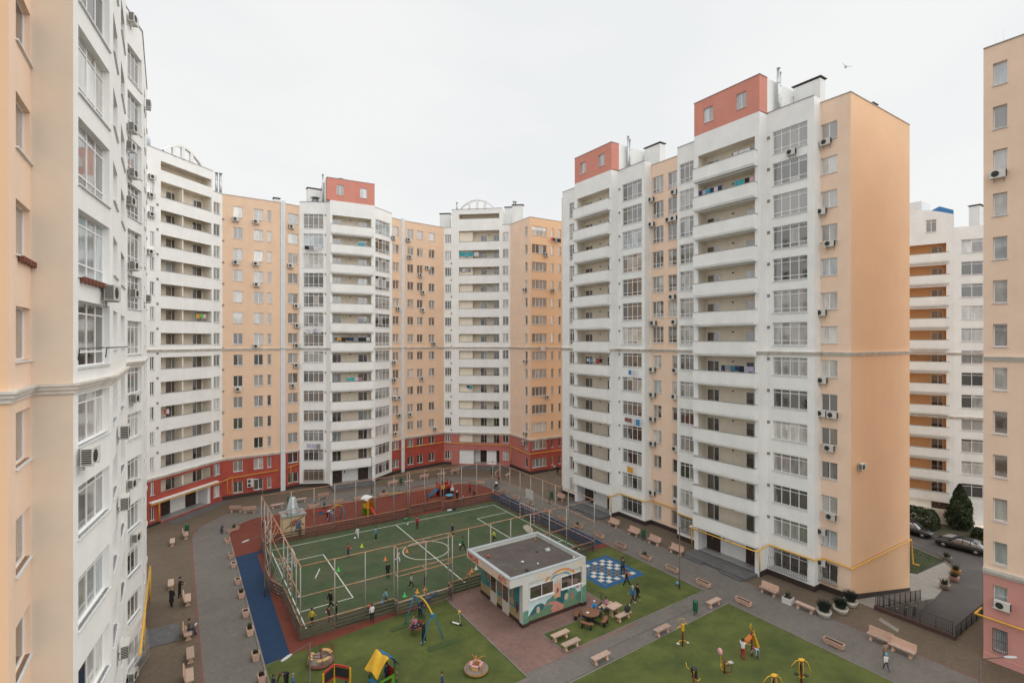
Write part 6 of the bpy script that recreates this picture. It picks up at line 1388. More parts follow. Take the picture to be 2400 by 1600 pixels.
# blue and yellow A swing
t = thing('swing', 'small swing with blue legs and yellow bow in the back play area', 'swing', G(790, 1222), R(15))
for x in (-.8, .8):
    for s_ in (-1, 1): mb = MB(); mb.tube([(x, s_*.6, 0), (x, s_*.3, 1.0), (x, s_*.05, 1.7)], .05, n=6); mb.build('leg', PB, t)
mb = MB(); mb.tube([(-.8+1.6*i/8, 0, 1.72+.3*math.sin(math.pi*i/8)) for i in range(9)], .05, n=6); mb.build('beam', PY, t); mb = MB(); mb.tube([(-.2, 0, 1.95), (-.2, 0, .5)], .012, n=4); mb.tube([(.2, 0, 1.95), (.2, 0, .5)], .012, n=4); mb.build('rope', BLK, t); mb = MB(); mb.box(-.24, .24, -.1, .1, .46, .5); mb.build('seat', BLK, t)
# see-saws and a red slide plank
for px, py, rz, m_, lab in ((752, 1205, R(5), PR, 'red seesaw left of the bending person in the back play area'), (925, 1163, R(15), PY, 'yellow seesaw right of the yellow play tower')):
    t = thing('seesaw', lab, 'seesaw', G(px, py), rz); mb = MB(); mb.box(-1.2, 1.2, -.1, .1, .42, .50, T=Matrix.Rotation(R(8), 4, 'Y')); mb.build('plank', m_, t); mb = MB(); mb.prism([(-.3, 0), (.3, 0), (.08, .42), (-.08, .42)], -.12, .12, T=Matrix.Rotation(R(90), 4, 'X')); mb.build('stand', PB, t)
    mb = MB()
    for x in (-.85, .85): mb.tube([(x, -.18, .75), (x, .18, .75)], .018, n=5); mb.tube([(x, 0, .45), (x, 0, .75)], .018, n=5)
    mb.build('handle', BLK, t)
t = thing('play_table', 'round blue play table among the people at the back', 'table', G(1053, 1168)); mb = MB(); mb.lathe([(.001, .48), (.5, .48), (.55, .52), (.5, .56), (.001, .56)], 18, sm=False); mb.build('table_top', mat('sky_blue_plastic', (.08, .33, .5), .5), t); mb = MB(); mb.tube([(0, 0, 0), (0, 0, .48)], .1, n=8); mb.build('leg', PB, t)
# stroller
t = thing('stroller', 'black and white stroller standing by the far corner of the cage', 'stroller', G(1163, 1146), R(40)); mb = MB()
mb.tube([(-.3, -.22, .12), (.35, -.22, 1.0)], .02, n=6); mb.tube([(-.3, .22, .12), (.35, .22, 1.0)], .02, n=6); mb.tube([(.3, -.22, .12), (-.2, -.22, .7)], .02, n=6); mb.tube([(.3, .22, .12), (-.2, .22, .7)], .02, n=6); mb.tube([(.35, -.22, 1.0), (.35, .22, 1.0)], .022, n=6); mb.build('frame', BLK, t)
mb = MB(); mb.prism([(-.4, .45), (.2, .4), (.3, .9), (.15, .95), (-.1, .6), (-.4, .62)], -.2, .2, T=Matrix.Rotation(R(90), 4, 'X')); mb.build('seat', BLK, t); mb = MB(); mb.ball((.12, 0, .92), .24, sz=.7); mb.build('hood', PW, t)
for x in (-.3, .3):
    for y in (-.24, .24):
        w_ = MB(); w_.lathe([(.06, -.025), (.12, -.02), (.12, .02), (.06, .025)], 14); me = w_.mesh('wheel', BLK)
        for v in me.vertices: a, b, c_ = v.co; v.co = (a, c_, b)
        ob('wheel', me, t, (x, y, .12))
# ------------------------------------------------------------------ outdoor gym
ge = 'yellow and red outdoor exercise machines'
def gym(p, rz, lab, kind):
    t = thing('exercise_machine', lab, 'exercise machine', p, rz, ge)
    h = {'pull': 1.6, 'ski': 1.55, 'press': 1.9, 'bike': 1.0, 'twist': 1.5}[kind]
    mb = MB(); mb.tube([(0, 0, 0), (0, 0, h)], .06, n=8); mb.lathe([(.16, 0), (.16, .02), (.001, .021)], 12); mb.build('post', DRED, t)
    def tb(nm, m_, *paths, r=.025):
        mb = MB()
        for q in paths: mb.tube(q, r, n=6)
        mb.build(nm, m_, t)
    if kind == 'pull':
        mb = MB(); mb.box(-.08, .08, -.08, .08, h-.45, h+.02); mb.build('head', PY, t)
        tb('handlebar', PY, [(0, -.05, h-.1), (-.35, -.15, h), (-.62, -.2, h-.15)], [(0, .05, h-.1), (.35, .15, h), (.62, .2, h-.3)], [(-.25, .15, h-.1), (-.25, .2, h+.3), (.25, .2, h+.3), (.25, .15, h-.05)])
        tb('foot_bar', PY, [(0, 0, .45), (-.35, -.15, .55), (-.5, -.2, .4)], [(0, 0, .45), (.35, .15, .25), (.5, .2, .1)]); mb = MB(); mb.ball((-.5, -.2, .4), .13, sz=.4); mb.ball((.52, .2, .1), .12, sz=.4); mb.build('pedal', STEELG, t)
    elif kind == 'ski':
        mb = MB(); mb.ball((0, 0, h), .16, sx=1.4, sz=.5); mb.build('head', PY, t)
        tb('swing_arm', PY, [(-.1, 0, h), (-.45, 0, h+.02), (-.85, 0, h-.25)], [(.1, 0, h), (.4, .1, h-.1), (.75, .25, h-.75)], [(.1, 0, h), (.3, -.2, h-.1), (.55, -.35, h-.95)]); tb('leg_bar', PY, [(-.15, 0, h-.05), (-.2, 0, .75), (0, 0, .3)], [(.15, 0, h-.05), (.2, 0, .75), (.05, 0, .3)])
        mb = MB(); mb.box(-.5, -.28, -.12, .12, .68, .73); mb.box(.28, .5, -.12, .12, .42, .47); mb.box(-.12, -.07, -.1, .1, .9, 1.3); mb.build('seat', BLK, t); tb('foot_rest', PY, [(0, 0, .3), (.3, 0, .42)], [(0, 0, .3), (-.35, 0, .7)])
    elif kind == 'press':
        mb = MB(); mb.prism([(.10, 1.5), (.18, 1.52), (.5, .75), (.5, .6), (.36, .62)], -.16, .16, T=Matrix.Rotation(R(90), 4, 'X')); mb.build('back_panel', PY, t)
        mb = MB(); mb.prism([(-.1, 1.5), (-.45, 1.2), (-.5, .95), (-.4, 1.15), (-.1, 1.36)], -.16, .16, T=Matrix.Rotation(R(90), 4, 'X')); mb.build('back_panel', PO, t)
        tb('handlebar', PY, [(-.05, -.1, h-.1), (-.25, -.1, h+.3), (-.05, 0, h+.4), (.05, .1, h+.1), (0, .1, h-.1)], [(.1, -.2, 1.62), (.3, .2, 1.7)], [(-.5, .0, .95), (0, 0, .8)])
    elif kind == 'bike':
        tb('frame', PY, [(0, 0, .3), (-.25, 0, .7), (-.3, 0, 1.2), (-.32, 0, 1.35)], [(0, 0, .6), (.35, 0, .65)], [(0, 0, .2), (-.25, 0, .35), (-.3, 0, .7)]); tb('base', DRED, [(0, 0, .05), (.55, 0, .05), (.55, 0, .5), (.1, 0, .45)]); mb = MB(); mb.ball((-.34, 0, 1.5), .2, sx=.7, sz=1.2); mb.build('hand_wheel', PPK, t); mb = MB(); mb.box(.3, .62, -.12, .12, .64, .70); mb.build('seat', STEELG, t)
    else:
        mb = MB(); mb.ball((0, 0, h), .2, sz=1.2); mb.box(.05, .2, -.15, .15, .95, 1.4); mb.build('back_pad', BLK, t)
        tb('handlebar', PY, [(0, 0, h-.2), (-.35, -.2, h), (-.5, -.25, h+.25)], [(0, 0, h-.2), (-.2, .35, h+.1), (-.25, .4, h+.4)], [(0, 0, h-.35), (.4, .2, h-.3), (.5, .25, h-.05)], [(0, 0, h-.5), (.2, -.2, h-.7), (.35, -.25, h-.55)])
gym(G(1600, 1514), R(-20), 'yellow pull-down exercise machine near the grey path', 'pull'); gym(G(1698, 1577), R(-20), 'exercise bicycle with pink hand wheel', 'bike'); gym(G(1762, 1537), R(-20), 'tall yellow exercise machine between two children', 'press'); gym(G(1878, 1601), R(-15), 'yellow double rider exercise machine at the right', 'ski'); gym(G(1626, 1625), R(10), 'exercise machine with black pad at the bottom edge', 'twist'); gym(G(1814, 1640), R(-15), 'yellow exercise machine whose head just shows at the bottom edge', 'ski')
# ------------------------------------------------------------------ balls, cones, litter
def ball(px, py, r, c_, lab, z=0.02):
    p = G(px, py, z); mb = MB(); mb.ball((0, 0, r), r, n=14, m=10); tag(mb.build('ball', mat('ball_%02d_%02d_%02d' % tuple(int(v*99) for v in c_), c_, .5), None, p), lab, 'ball')
ball(832, 1263, .13, (.62, .62, .6), 'white football at the feet of the player in white and red'); ball(955.5, 1230, .11, (.62, .62, .6), 'white football near the far sideline'); ball(966, 1232, .07, (.05, .2, .45), 'small blue ball near the far sideline'); ball(1078, 1279, .13, (.62, .62, .6), 'white football left of the player in green'); ball(702, 1401, .14, (.66, .68, .66), 'white football inside the left end of the cage'); ball(1588, 1371, .18, (.12, .3, .42), 'pale blue ball at the foot of the lamp post')
for px, py, c_, lab in ((1146, 1424, (.55, .09, .03), 'orange ball on the kiosk roof near the sign'), (1120, 1424, (.5, .5, .48), 'white ball at the left corner of the kiosk roof'), (1255, 1320, (.6, .6, .58), 'white ball in the middle of the kiosk roof'), (1340, 1301, (.55, .12, .04), 'orange ball in the right corner of the kiosk roof')):
    pass
def roofball(x, y, r, c_, lab): mb = MB(); mb.ball((0, 0, r), r, n=12); tag(mb.build('ball', mat('rball_%02d_%02d_%02d' % tuple(int(v*99) for v in c_), c_, .5), None, (x, y, 3.722)), lab, 'ball')
roofball(22.3, 37.7, .12, (.55, .07, .02), 'orange ball on the kiosk roof near the sign'); roofball(21.7, 38.7, .1, (.5, .5, .5), 'white ball at the left corner of the kiosk roof'); roofball(25.0, 34.2, .09, (.55, .58, .6), 'pale ball in the middle of the kiosk roof'); roofball(28.3, 33.2, .12, (.5, .12, .05), 'orange ball in the right corner of the kiosk roof'); roofball(28.25, 33.5, .1, (.6, .58, .56), 'white ball beside the orange ball in the roof corner'); roofball(27.9, 38.6, .08, (.6, .2, .03), 'small orange ball at the back corner of the kiosk roof')
for x, y, s_, c_, lab, nm in ((27.4, 36.0, .28, (.4, .42, .42), 'crumpled grey bag on the kiosk roof', 'bag'), (24.2, 35.3, .16, (.5, .5, .46), 'scrap of white paper on the kiosk roof', 'paper'), (23.6, 33.8, .18, (.04, .035, .03), 'dark scrap on the kiosk roof near the front', 'scrap'), (26.4, 36.3, .12, (.03, .03, .03), 'dark scrap in the middle of the kiosk roof', 'scrap')):
    rg = random.Random(int(x*10)); mb = MB(); mb.lathe([(s_*.7, 0), (s_, s_*.3), (s_*.6, s_*.7), (.001, s_*.8)], 9, sm=False); mb.v = [(a+rg.uniform(-.2, .2)*s_, b+rg.uniform(-.2, .2)*s_, max(0, c3)) for a, b, c3 in mb.v]; tag(mb.build(nm, mat('scrap_'+lab[:14], c_, .8), None, (x, y, 3.725)), lab, nm)
cone_m = {}
def cone(px, py, c_, lab, z=0.02):
    key = tuple(c_)
    if key not in cone_m: mb = MB(); mb.lathe([(.13, .02), (.11, .03), (.03, .36), (.02, .37)], 12); mb.box(-.16, .16, -.16, .16, 0, .02); cone_m[key] = mb.mesh('traffic_cone', mat('cone_%d' % len(cone_m), c_, .5))
    tag(ob('traffic_cone', cone_m[key], None, G(px, py, z)), lab, 'cone', 'training cones on the court')
for a in ((848, 1281, (.5, .6, .03), 'yellow training cone in the far left half of the court'), (793, 1337, (.05, .5, .08), 'green training cone in the near left half of the court'), (953.5, 1293, (.7, .2, .03), 'orange training cone inside the centre circle'), (948, 1397, (.05, .5, .12), 'green training cone by the front boards'), (978, 1388, (.7, .3, .02), 'orange training cone left of the small child in black'), (997, 1381, (.7, .3, .03), 'orange training cone at the feet of the small child in black'), (896, 1413, (.02, .2, .5), 'blue training cone beside the child in light blue'), (866, 1424, (.6, .04, .03), 'red training cone behind the leaning boy in white'), (903, 1312, (.7, .2, .05), 'orange training cone behind the boy in black'), (1106, 1339, (.7, .25, .05), 'orange marker nearest the kiosk on the near sideline'), (1099, 1345, (.7, .25, .06), 'orange marker second from the kiosk on the near sideline'), (1116, 1333, (.6, .6, .58), 'white marker on the near sideline beside the kiosk')): cone(*a)
t = G(948, 1216); mb = MB(); mb.ball((0, 0, .12), .35, sz=.35, sy=.6); tag(mb.build('jacket', mat('green_cloth', (.03, .2, .1), .8), None, (t.x, 60.4, .02)), 'green jacket dropped by the far boards', 'jacket')
t = G(1053, 1197); mb = MB(); mb.ball((0, 0, .12), .4, sz=.3, sy=.6); tag(mb.build('jacket', mat('pale_cloth', (.45, .47, .5), .8), None, (t.x, min(t.y, 60.4), .02)), 'pale jacket dropped by the far boards', 'jacket'); mb = MB(); mb.ball((0, 0, .12), .3, sz=.35, sy=.6); tag(mb.build('bag', mat('black_cloth', (.02, .02, .022), .8), None, (t.x+.7, min(t.y, 60.4)+.05, .02)), 'black bag by the far boards next to the pale jacket', 'bag')
# ------------------------------------------------------------------ laundry, each line with its pieces
def laundry(f, p0, p1, z, out, cols, lab, drop=.55, rng=random.Random(5)):
    u0, u1 = f.s_at(p0, out), f.s_at(p1, out); w = (u1-u0)/len(cols)
    q = f.p+f.t*u0+f.n*out
    t = thing('laundry_line', lab, 'laundry', (q.x, q.y, z), f.ang, 'washing hung out on the facades')
    mb = MB(); mb.tube([(-.15, 0, 0), (u1-u0+.15, 0, 0)], .012, n=4); 
    for x in (0, u1-u0): mb.tube([(x, 0, 0), (x, out if out > 0 else .3, -.05)], .012, n=4)
    mb.build('rod', IRON, t)
    for i, c_ in enumerate(cols):
        m_ = mat('cloth_%02d_%02d_%02d' % tuple(int(v*99) for v in c_), c_, .85); mb = MB(); n = 5; d = drop*rng.uniform(.7, 1.15); ww = w*rng.uniform(.82, .97)
        for s_ in (-1, 1):
            for k in range(n):
                xa, xb = ww*k/n, ww*(k+1)/n; fa, fb = .02*math.sin(k*2.1+i), .02*math.sin((k+1)*2.1+i)
                pts = [(xa, s_*.015+fa, -d+.03*math.sin(k)), (xb, s_*.015+fb, -d+.03*math.sin(k+1)), (xb, s_*.012, .012), (xa, s_*.012, .012)]
                mb.face(pts if s_ < 0 else pts[::-1], 0, True)
        mb.build('garment', m_, t, (i*w+.02, 0, 0))
wh, bk, nv, tl, gy, lv, rd, og = (.62, .62, .64), (.02, .02, .025), (.03, .05, .12), (.03, .40, .46), (.28, .28, .3), (.45, .42, .55), (.5, .05, .05), (.7, .33, .03)
laundry(fd1, 714, 755, 36.6, .5, (bk, gy, wh, wh), 'black and white washing under a high window of the rear tower'); laundry(fd1, 716, 753, 24.1, .5, (wh, wh, lv, wh), 'white washing under a window in the middle of the rear tower', .7); laundry(fd1, 719, 752, 6.6, .5, (lv, lv, gy), 'lavender towels under a low window of the rear tower', .7)
laundry(fd3, 840, 860, 36+1.6, -.3, (tl, tl, gy), 'turquoise towel on a high balcony of the rear tower'); laundry(fd3, 790, 868, 21+1.75, -.3, (og, bk, bk, nv, gy, bk, bk, wh), 'row of dark washing on the middle balcony of the rear tower'); laundry(fd3, 812, 850, 15+1.5, -.3, (tl, tl, wh, (.4, .2, .25)), 'teal washing on a lower balcony of the rear tower')
laundry(fb1, 459, 484, 24+1.8, -.3, (og, (.15, .5, .1), (.6, .5, .45)), 'orange and green washing on the left rear balcony band'); laundry(fb1, 384, 396, 12+1.75, -.3, ((.5, .1, .1), wh), 'red cloth on the left end of a left rear balcony')
laundry(ff1, 1077, 1122, 36+2.2, -.3, (tl, (.1, .4, .5), tl, wh), 'turquoise blanket on a high balcony of the far corner', .9); laundry(ff1, 1077, 1103, 33+2.2, -.3, (gy, wh, lv, gy), 'patterned washing on the balcony below the turquoise blanket', .5); laundry(ff1, 1094, 1106, 12+2.2, -.3, (nv, tl), 'blue cloth on a lower balcony of the far corner')
laundry(fg2, 1292, 1315, 39.8, .5, (rd, bk, gy, bk, bk), 'red and black washing high on the orange end', .7); laundry(fg2, 1267, 1279, 21.2, .5, (wh,), 'single white sheet low under a window of the orange end', .7)
laundry(fT1, 1375, 1412, 18+1.9, -.2, (wh, (.2, .3, .5), wh, rd, bk), 'colourful washing on a balcony of the farther right tower'); laundry(fB1, 1473, 1486, 18.6, .5, ((.05, .2, .5), wh), 'blue cloth under a bay window of the right building'); laundry(fB1, 1464, 1499, 12.7, .5, ((.25, .1, .1), (.25, .1, .1), wh, (.05, .25, .5)), 'plaid blanket under a bay window of the right building', .7); laundry(fB1, 1470, 1483, 6.7, .5, (og,), 'orange cloth under a low bay window of the right building', .7)
laundry(fT2, 1637, 1692, 36+1.9, -.15, (nv, lv, tl, nv, wh, nv), 'dark and green washing at the left of a high near balcony'); laundry(fT2, 1722, 1768, 36+1.9, -.15, (tl, tl, bk, (.6, .4, .4)), 'turquoise towel at the right of a high near balcony'); laundry(fT2, 1690, 1767, 18+1.75, -.15, (nv, gy, (.05, .2, .25), nv, bk, lv, lv), 'row of dark washing on the middle near balcony', .6); laundry(fT2, 1718, 1758, 39+1.75, -.15, (wh, wh, wh), 'white sheets on the topmost near balcony', .5)
# ------------------------------------------------------------------ lower street: cars, hedge, thuja
CARD = mat('car_black', (.012, .012, .014), .25, spec=.8); CARG = mat('car_grey', (.055, .053, .052), .3, metal=.5); CGL = glass('car_glass', (.01, .01, .011), .1); TYRE = mat('tyre', (.015, .015, .015), .8); RIM = mat('alloy_rim', (.42, .42, .43), .35, metal=.7); TAIL = mat('tail_lamp', (.35, .02, .02), .3); HEADL = mat('head_lamp', (.6, .62, .64), .2)
def car(p, rz, m_, lab, L=4.7, Wd=1.85, suv=False):
    t = thing('parked_car', lab, 'car', p, rz, 'cars parked on the lower street')
    top = 1.62 if suv else 1.46; sh = .92 if suv else .86
    def sect(xs):        # body as stations along x: (x, half width at belt, z low, z belt, z top, half width top)
        mb = MB(); rings = []
        for x, w, zl, zb, zt, wt in xs:
            r_ = [(x, -w*.94, zl), (x, -w, (zl+zb)*.5), (x, -w*.985, zb), (x, -wt, zt), (x, wt, zt), (x, w*.985, zb), (x, w, (zl+zb)*.5), (x, w*.94, zl)]; i = len(mb.v); mb.v.extend(r_); rings.append(i)
        for a, b in zip(rings[:-1], rings[1:]):
            for k in range(8):
                k2 = (k+1) % 8; mb.f.append((a+k, b+k, b+k2, a+k2)); mb.m.append(0); mb.smooth.append(True)
        mb.f.append(tuple(rings[0]+k for k in range(8))); mb.m.append(0); mb.smooth.append(False); mb.f.append(tuple(rings[-1]+k for k in range(7, -1, -1))); mb.m.append(0); mb.smooth.append(False)
        return mb
    w = Wd/2; h = L/2
    body = sect([(-h, w*.72, .42, .62, .66, w*.6), (-h+.12, w*.88, .28, .70, .80, w*.74), (-h+.6, w*.98, .24, .80, sh, w*.86), (-h+1.35, w, .22, sh-.02, sh+.03, w*.9), (0, w, .22, sh, sh+.05, w*.9), (h-1.0, w, .22, sh+.02, sh+.08, w*.88), (h-.35, w*.97, .26, sh-.02, sh+.05, w*.82), (h-.06, w*.86, .32, .8, .88, w*.7), (h, w*.78, .42, .7, .74, w*.6)])
    body.build('body', m_, t)
    cab = sect([(-h+1.25, w*.84, sh-.05, sh, sh+.02, w*.82), (-h+1.95, w*.86, sh-.05, sh+.06, top-.06, w*.66), (-h+2.5, w*.87, sh-.05, sh+.06, top, w*.68), (h-1.3, w*.86, sh-.05, sh+.06, top-.02, w*.66), (h-.75 if suv else h-.95, w*.84, sh-.05, sh+.04, top-.16, w*.62), (h-.28 if suv else h-.35, w*.78, sh-.05, sh+.01, sh+.06, w*.7)])
    cab.build('cabin_glass', CGL, t)
    mb = MB(); rf = [(-h+1.9, top-.055), (-h+2.5, top+.012), (h-1.3, top-.008), (h-.85, top-.13)]
    for (xa, za), (xb, zb) in zip(rf[:-1], rf[1:]): mb.face([(xa, -w*.69, za), (xb, -w*.69, zb), (xb, w*.69, zb), (xa, w*.69, za)], 0, True)
    for s_ in (-1, 1):
        for xa, xb in ((-h+1.3, -h+1.98), (-h+2.62, -h+2.68), (h-1.5, h-1.42), (h-.42, h-.86)):
            za, zb = (sh+.03, top-.05) if xa < xb-.3 or xa > xb+.3 else (sh+.05, top-.01)
            mb.tube([(xa, s_*w*.855, za), (xb, s_*w*.675, zb)], .035, n=5)
    mb.build('roof', m_, t)
    for x in (-h+.88, h-.95):
        for s_ in (-1, 1):
            mw = MB(); mw.lathe([(.2, -.1), (.32, -.1), (.335, -.06), (.335, .06), (.32, .1), (.2, .1)], 20); me = mw.mesh('tyre', TYRE)
            for v in me.vertices: a, b, c_ = v.co; v.co = (a, c_, b)
            o = ob('wheel', me, t, (x, s_*(w-.1), .335)); mr = MB(); mr.lathe([(.21, -.02), (.21, .02), (.05, .04), (.001, .04)], 16); me2 = mr.mesh('rim', RIM)
            for v in me2.vertices: a, b, c_ = v.co; v.co = (a, s_*c_, b)
            ob('rim', me2, o, (0, s_*.075, 0))
    for s_ in (-1, 1):
        mb = MB(); mb.box(-h+.05, -h+.35, s_*w*.62-.16, s_*w*.62+.16, .62, .72); mb.build('headlight', HEADL, t); mb = MB(); mb.box(h-.16, h-.015, s_*w*.62-.17, s_*w*.62+.17, .72, .86); mb.build('tail_light', TAIL, t)
        mb = MB(); mb.ball((-h+1.75, s_*(w+.08), sh+.08), .09, sy=1.2, sz=.7); mb.build('mirror', m_, t)
car((78.2, 21.6, ZL), R(-88), CARG, 'grey estate car parked on the lower street at right', 4.8); car((79.4, 27.0, ZL), R(90), CARD, 'black car parked on the lower street beside the orange wall', 4.6, suv=True)
def leaf_cloud(name, n, fn, m_, size, seed, parent, loc=(0, 0, 0)):
    rg = random.Random(seed); mb = MB()
    for i in range(n):
        p, nrm = fn(rg); a = Vector((rg.uniform(-1, 1), rg.uniform(-1, 1), rg.uniform(-.3, 1))).normalized(); a = (a+nrm*.6).normalized(); b = a.cross(Vector((rg.uniform(-1, 1), rg.uniform(-1, 1), rg.uniform(-1, 1)))).normalized(); c_ = a.cross(b); s_ = size*rg.uniform(.5, 1.3)
        mb.face([p-b*s_*.4, p+c_*s_, p+b*s_*.4, p-c_*s_*.3], rg.randrange(len(m_)))
    return mb.build(name, m_, parent, loc)
LF = [mat('thuja_a', (.028, .045, .016), .8), mat('thuja_b', (.018, .032, .012), .8), mat('thuja_c', (.045, .062, .022), .8)]
tp = G(2250, 1240, ZL); t = thing('conifer_tree', 'dense dark green conifer before the distant white building', 'tree', tp)
def cone_pt(rg):
    z = rg.random()**.8; h = .3+z*5.6; r = 1.35*(1-z**1.9)**.85*(.7+.3*min(1, z*6))*(.45+.6*math.sqrt(rg.random())); a = rg.uniform(0, 6.283); r *= 1+.16*math.sin(a*3+z*9)+.1*math.sin(a*7-z*23); return Vector((r*math.cos(a), r*math.sin(a), h)), Vector((math.cos(a), math.sin(a), .4))
leaf_cloud('crown', 16000, cone_pt, LF, .2, 1, t); mb = MB(); mb.tube([(0, 0, 0), (0, 0, 2.5), (0, 0, 5)], [.14, .1, .03], n=8); mb.build('trunk', mat('bark', (.06, .045, .035), .9), t)
for cx, cy, lx, ly, h, lab in ((83.3, 29.0, 2.4, 7.0, 2.4, 'clipped dark hedge along the terrace of the distant building'), (84.5, 20.8, 1.4, 3.0, 1.2, 'low shrub right of the dark conifer')):
    t = thing('hedge', lab, 'hedge', (cx, cy, ZL)); 
    def hp_(rg, lx=lx, ly=ly, h=h):
        u = rg.randrange(3); x, y, z = rg.uniform(-lx/2, lx/2), rg.uniform(-ly/2, ly/2), rg.uniform(.05, h)
        if u == 0: z = h-rg.random()*.5
        elif u == 1: x = (lx/2-rg.random()*.4)*rg.choice((-1, 1))
        else: y = (ly/2-rg.random()*.4)*rg.choice((-1, 1))
        q = 1-.18*max(0, z/h-.6)*2.5; return Vector((x*q, y*q, z)), Vector((x/lx, y/ly, .5)).normalized()
    leaf_cloud('foliage', 9000, hp_, LF, .2, int(cx), t); mb = MB()
    for i in range(6): mb.tube([(0, -ly/2+ly*(i+.5)/6, 0), (.05, -ly/2+ly*(i+.5)/6, h*.8)], .03, n=5)
    mb.build('stems', mat('bark', (.06, .045, .035)), t)
rg = random.Random(4); mb = MB()
for i in range(6000):
    x, y = rg.uniform(64.5, 74), rg.uniform(22, 34)
    if y < 22+(66.1-x)*1.2: continue
    a = rg.uniform(0, 6.28); h = rg.uniform(.06, .16); mb.face([(x-.02*math.cos(a), y-.02*math.sin(a), ZL+.05), (x+.02*math.cos(a), y+.02*math.sin(a), ZL+.05), (x+rg.uniform(-.05, .05), y+rg.uniform(-.05, .05), ZL+.05+h)])
tag(mb.build('grass', mat('grass_blades', (.045, .07, .02), .9)), 'dark green grass on the small lawn by the lower street', 'grass', kind='stuff')
# bird over the right tower
mb = MB(); mb.ball((0, 0, 0), .12, sx=2.4, sz=.8); mb.face([(-.1, 0, .05), (.15, 0, .05), (.0, .55, .25), (-.12, .5, .24)]); mb.face([(.15, 0, .05), (-.1, 0, .05), (-.12, -.5, .24), (.0, -.55, .25)]); mb.face([(-.25, -.05, 0), (-.25, .05, 0), (-.5, .09, .02), (-.5, -.09, .02)])
d_ = 55; q = W(1982, d_); o = tag(mb.build('bird', mat('bird_grey', (.32, .32, .33), .8), None, (q.x, q.y, CAM_H+(800-157)/FOC*d_), R(60)), 'small grey bird flying above the nearer coral rooftop box', 'bird'); o.rotation_euler = (R(35), R(-45), R(20))
# ------------------------------------------------------------------ people: one skinned figure each, hair or hat as child
SKIN = mat('skin', (.46, .26, .18), .6)
HAIRS = {'dark': mat('hair_dark', (.018, .012, .01), .7), 'brown': mat('hair_brown', (.07, .035, .02), .7), 'fair': mat('hair_fair', (.28, .17, .08), .7)}
PEOPLE = []
def cloth(c_): return mat('wear_%02d_%02d_%02d' % tuple(int(v*99) for v in c_), c_, .85, .1, 9)
EYE = mat('eye_dark', (.01, .008, .007), .4)
POSE = {'stand': dict(), 'walk': dict(hl=24, hr=-18, kl=6, kr=22, al=-22, ar=24, el=18, er=25), 'run': dict(lean=12, hl=48, hr=-26, kl=50, kr=62, al=-42, ar=46, el=75, er=80), 'stride': dict(lean=4, hl=30, hr=-24, kl=4, kr=14, al=-10, ar=14, el=10, er=12),
        'bend': dict(lean=72, hl=6, hr=-4, kl=8, kr=10, al=8, ar=28, el=12, er=8), 'sit': dict(lean=4, hl=86, hr=84, kl=84, kr=80, al=30, ar=34, el=50, er=56), 'squat': dict(lean=30, hl=95, hr=90, kl=125, kr=120, al=50, ar=60, el=20, er=25), 'reach': dict(al=70, ar=60, el=15, er=20, hl=6, hr=-6), 'akimbo': dict(al=20, ar=15, el=70, er=75), 'up': dict(al=165, ar=25, el=20, er=60), 'swing': dict(lean=-20, hl=88, hr=84, kl=20, kr=26, al=55, ar=60, el=35, er=40), 'ride': dict(lean=22, hl=70, hr=40, kl=75, kr=60, al=60, ar=60, el=15, er=15)}
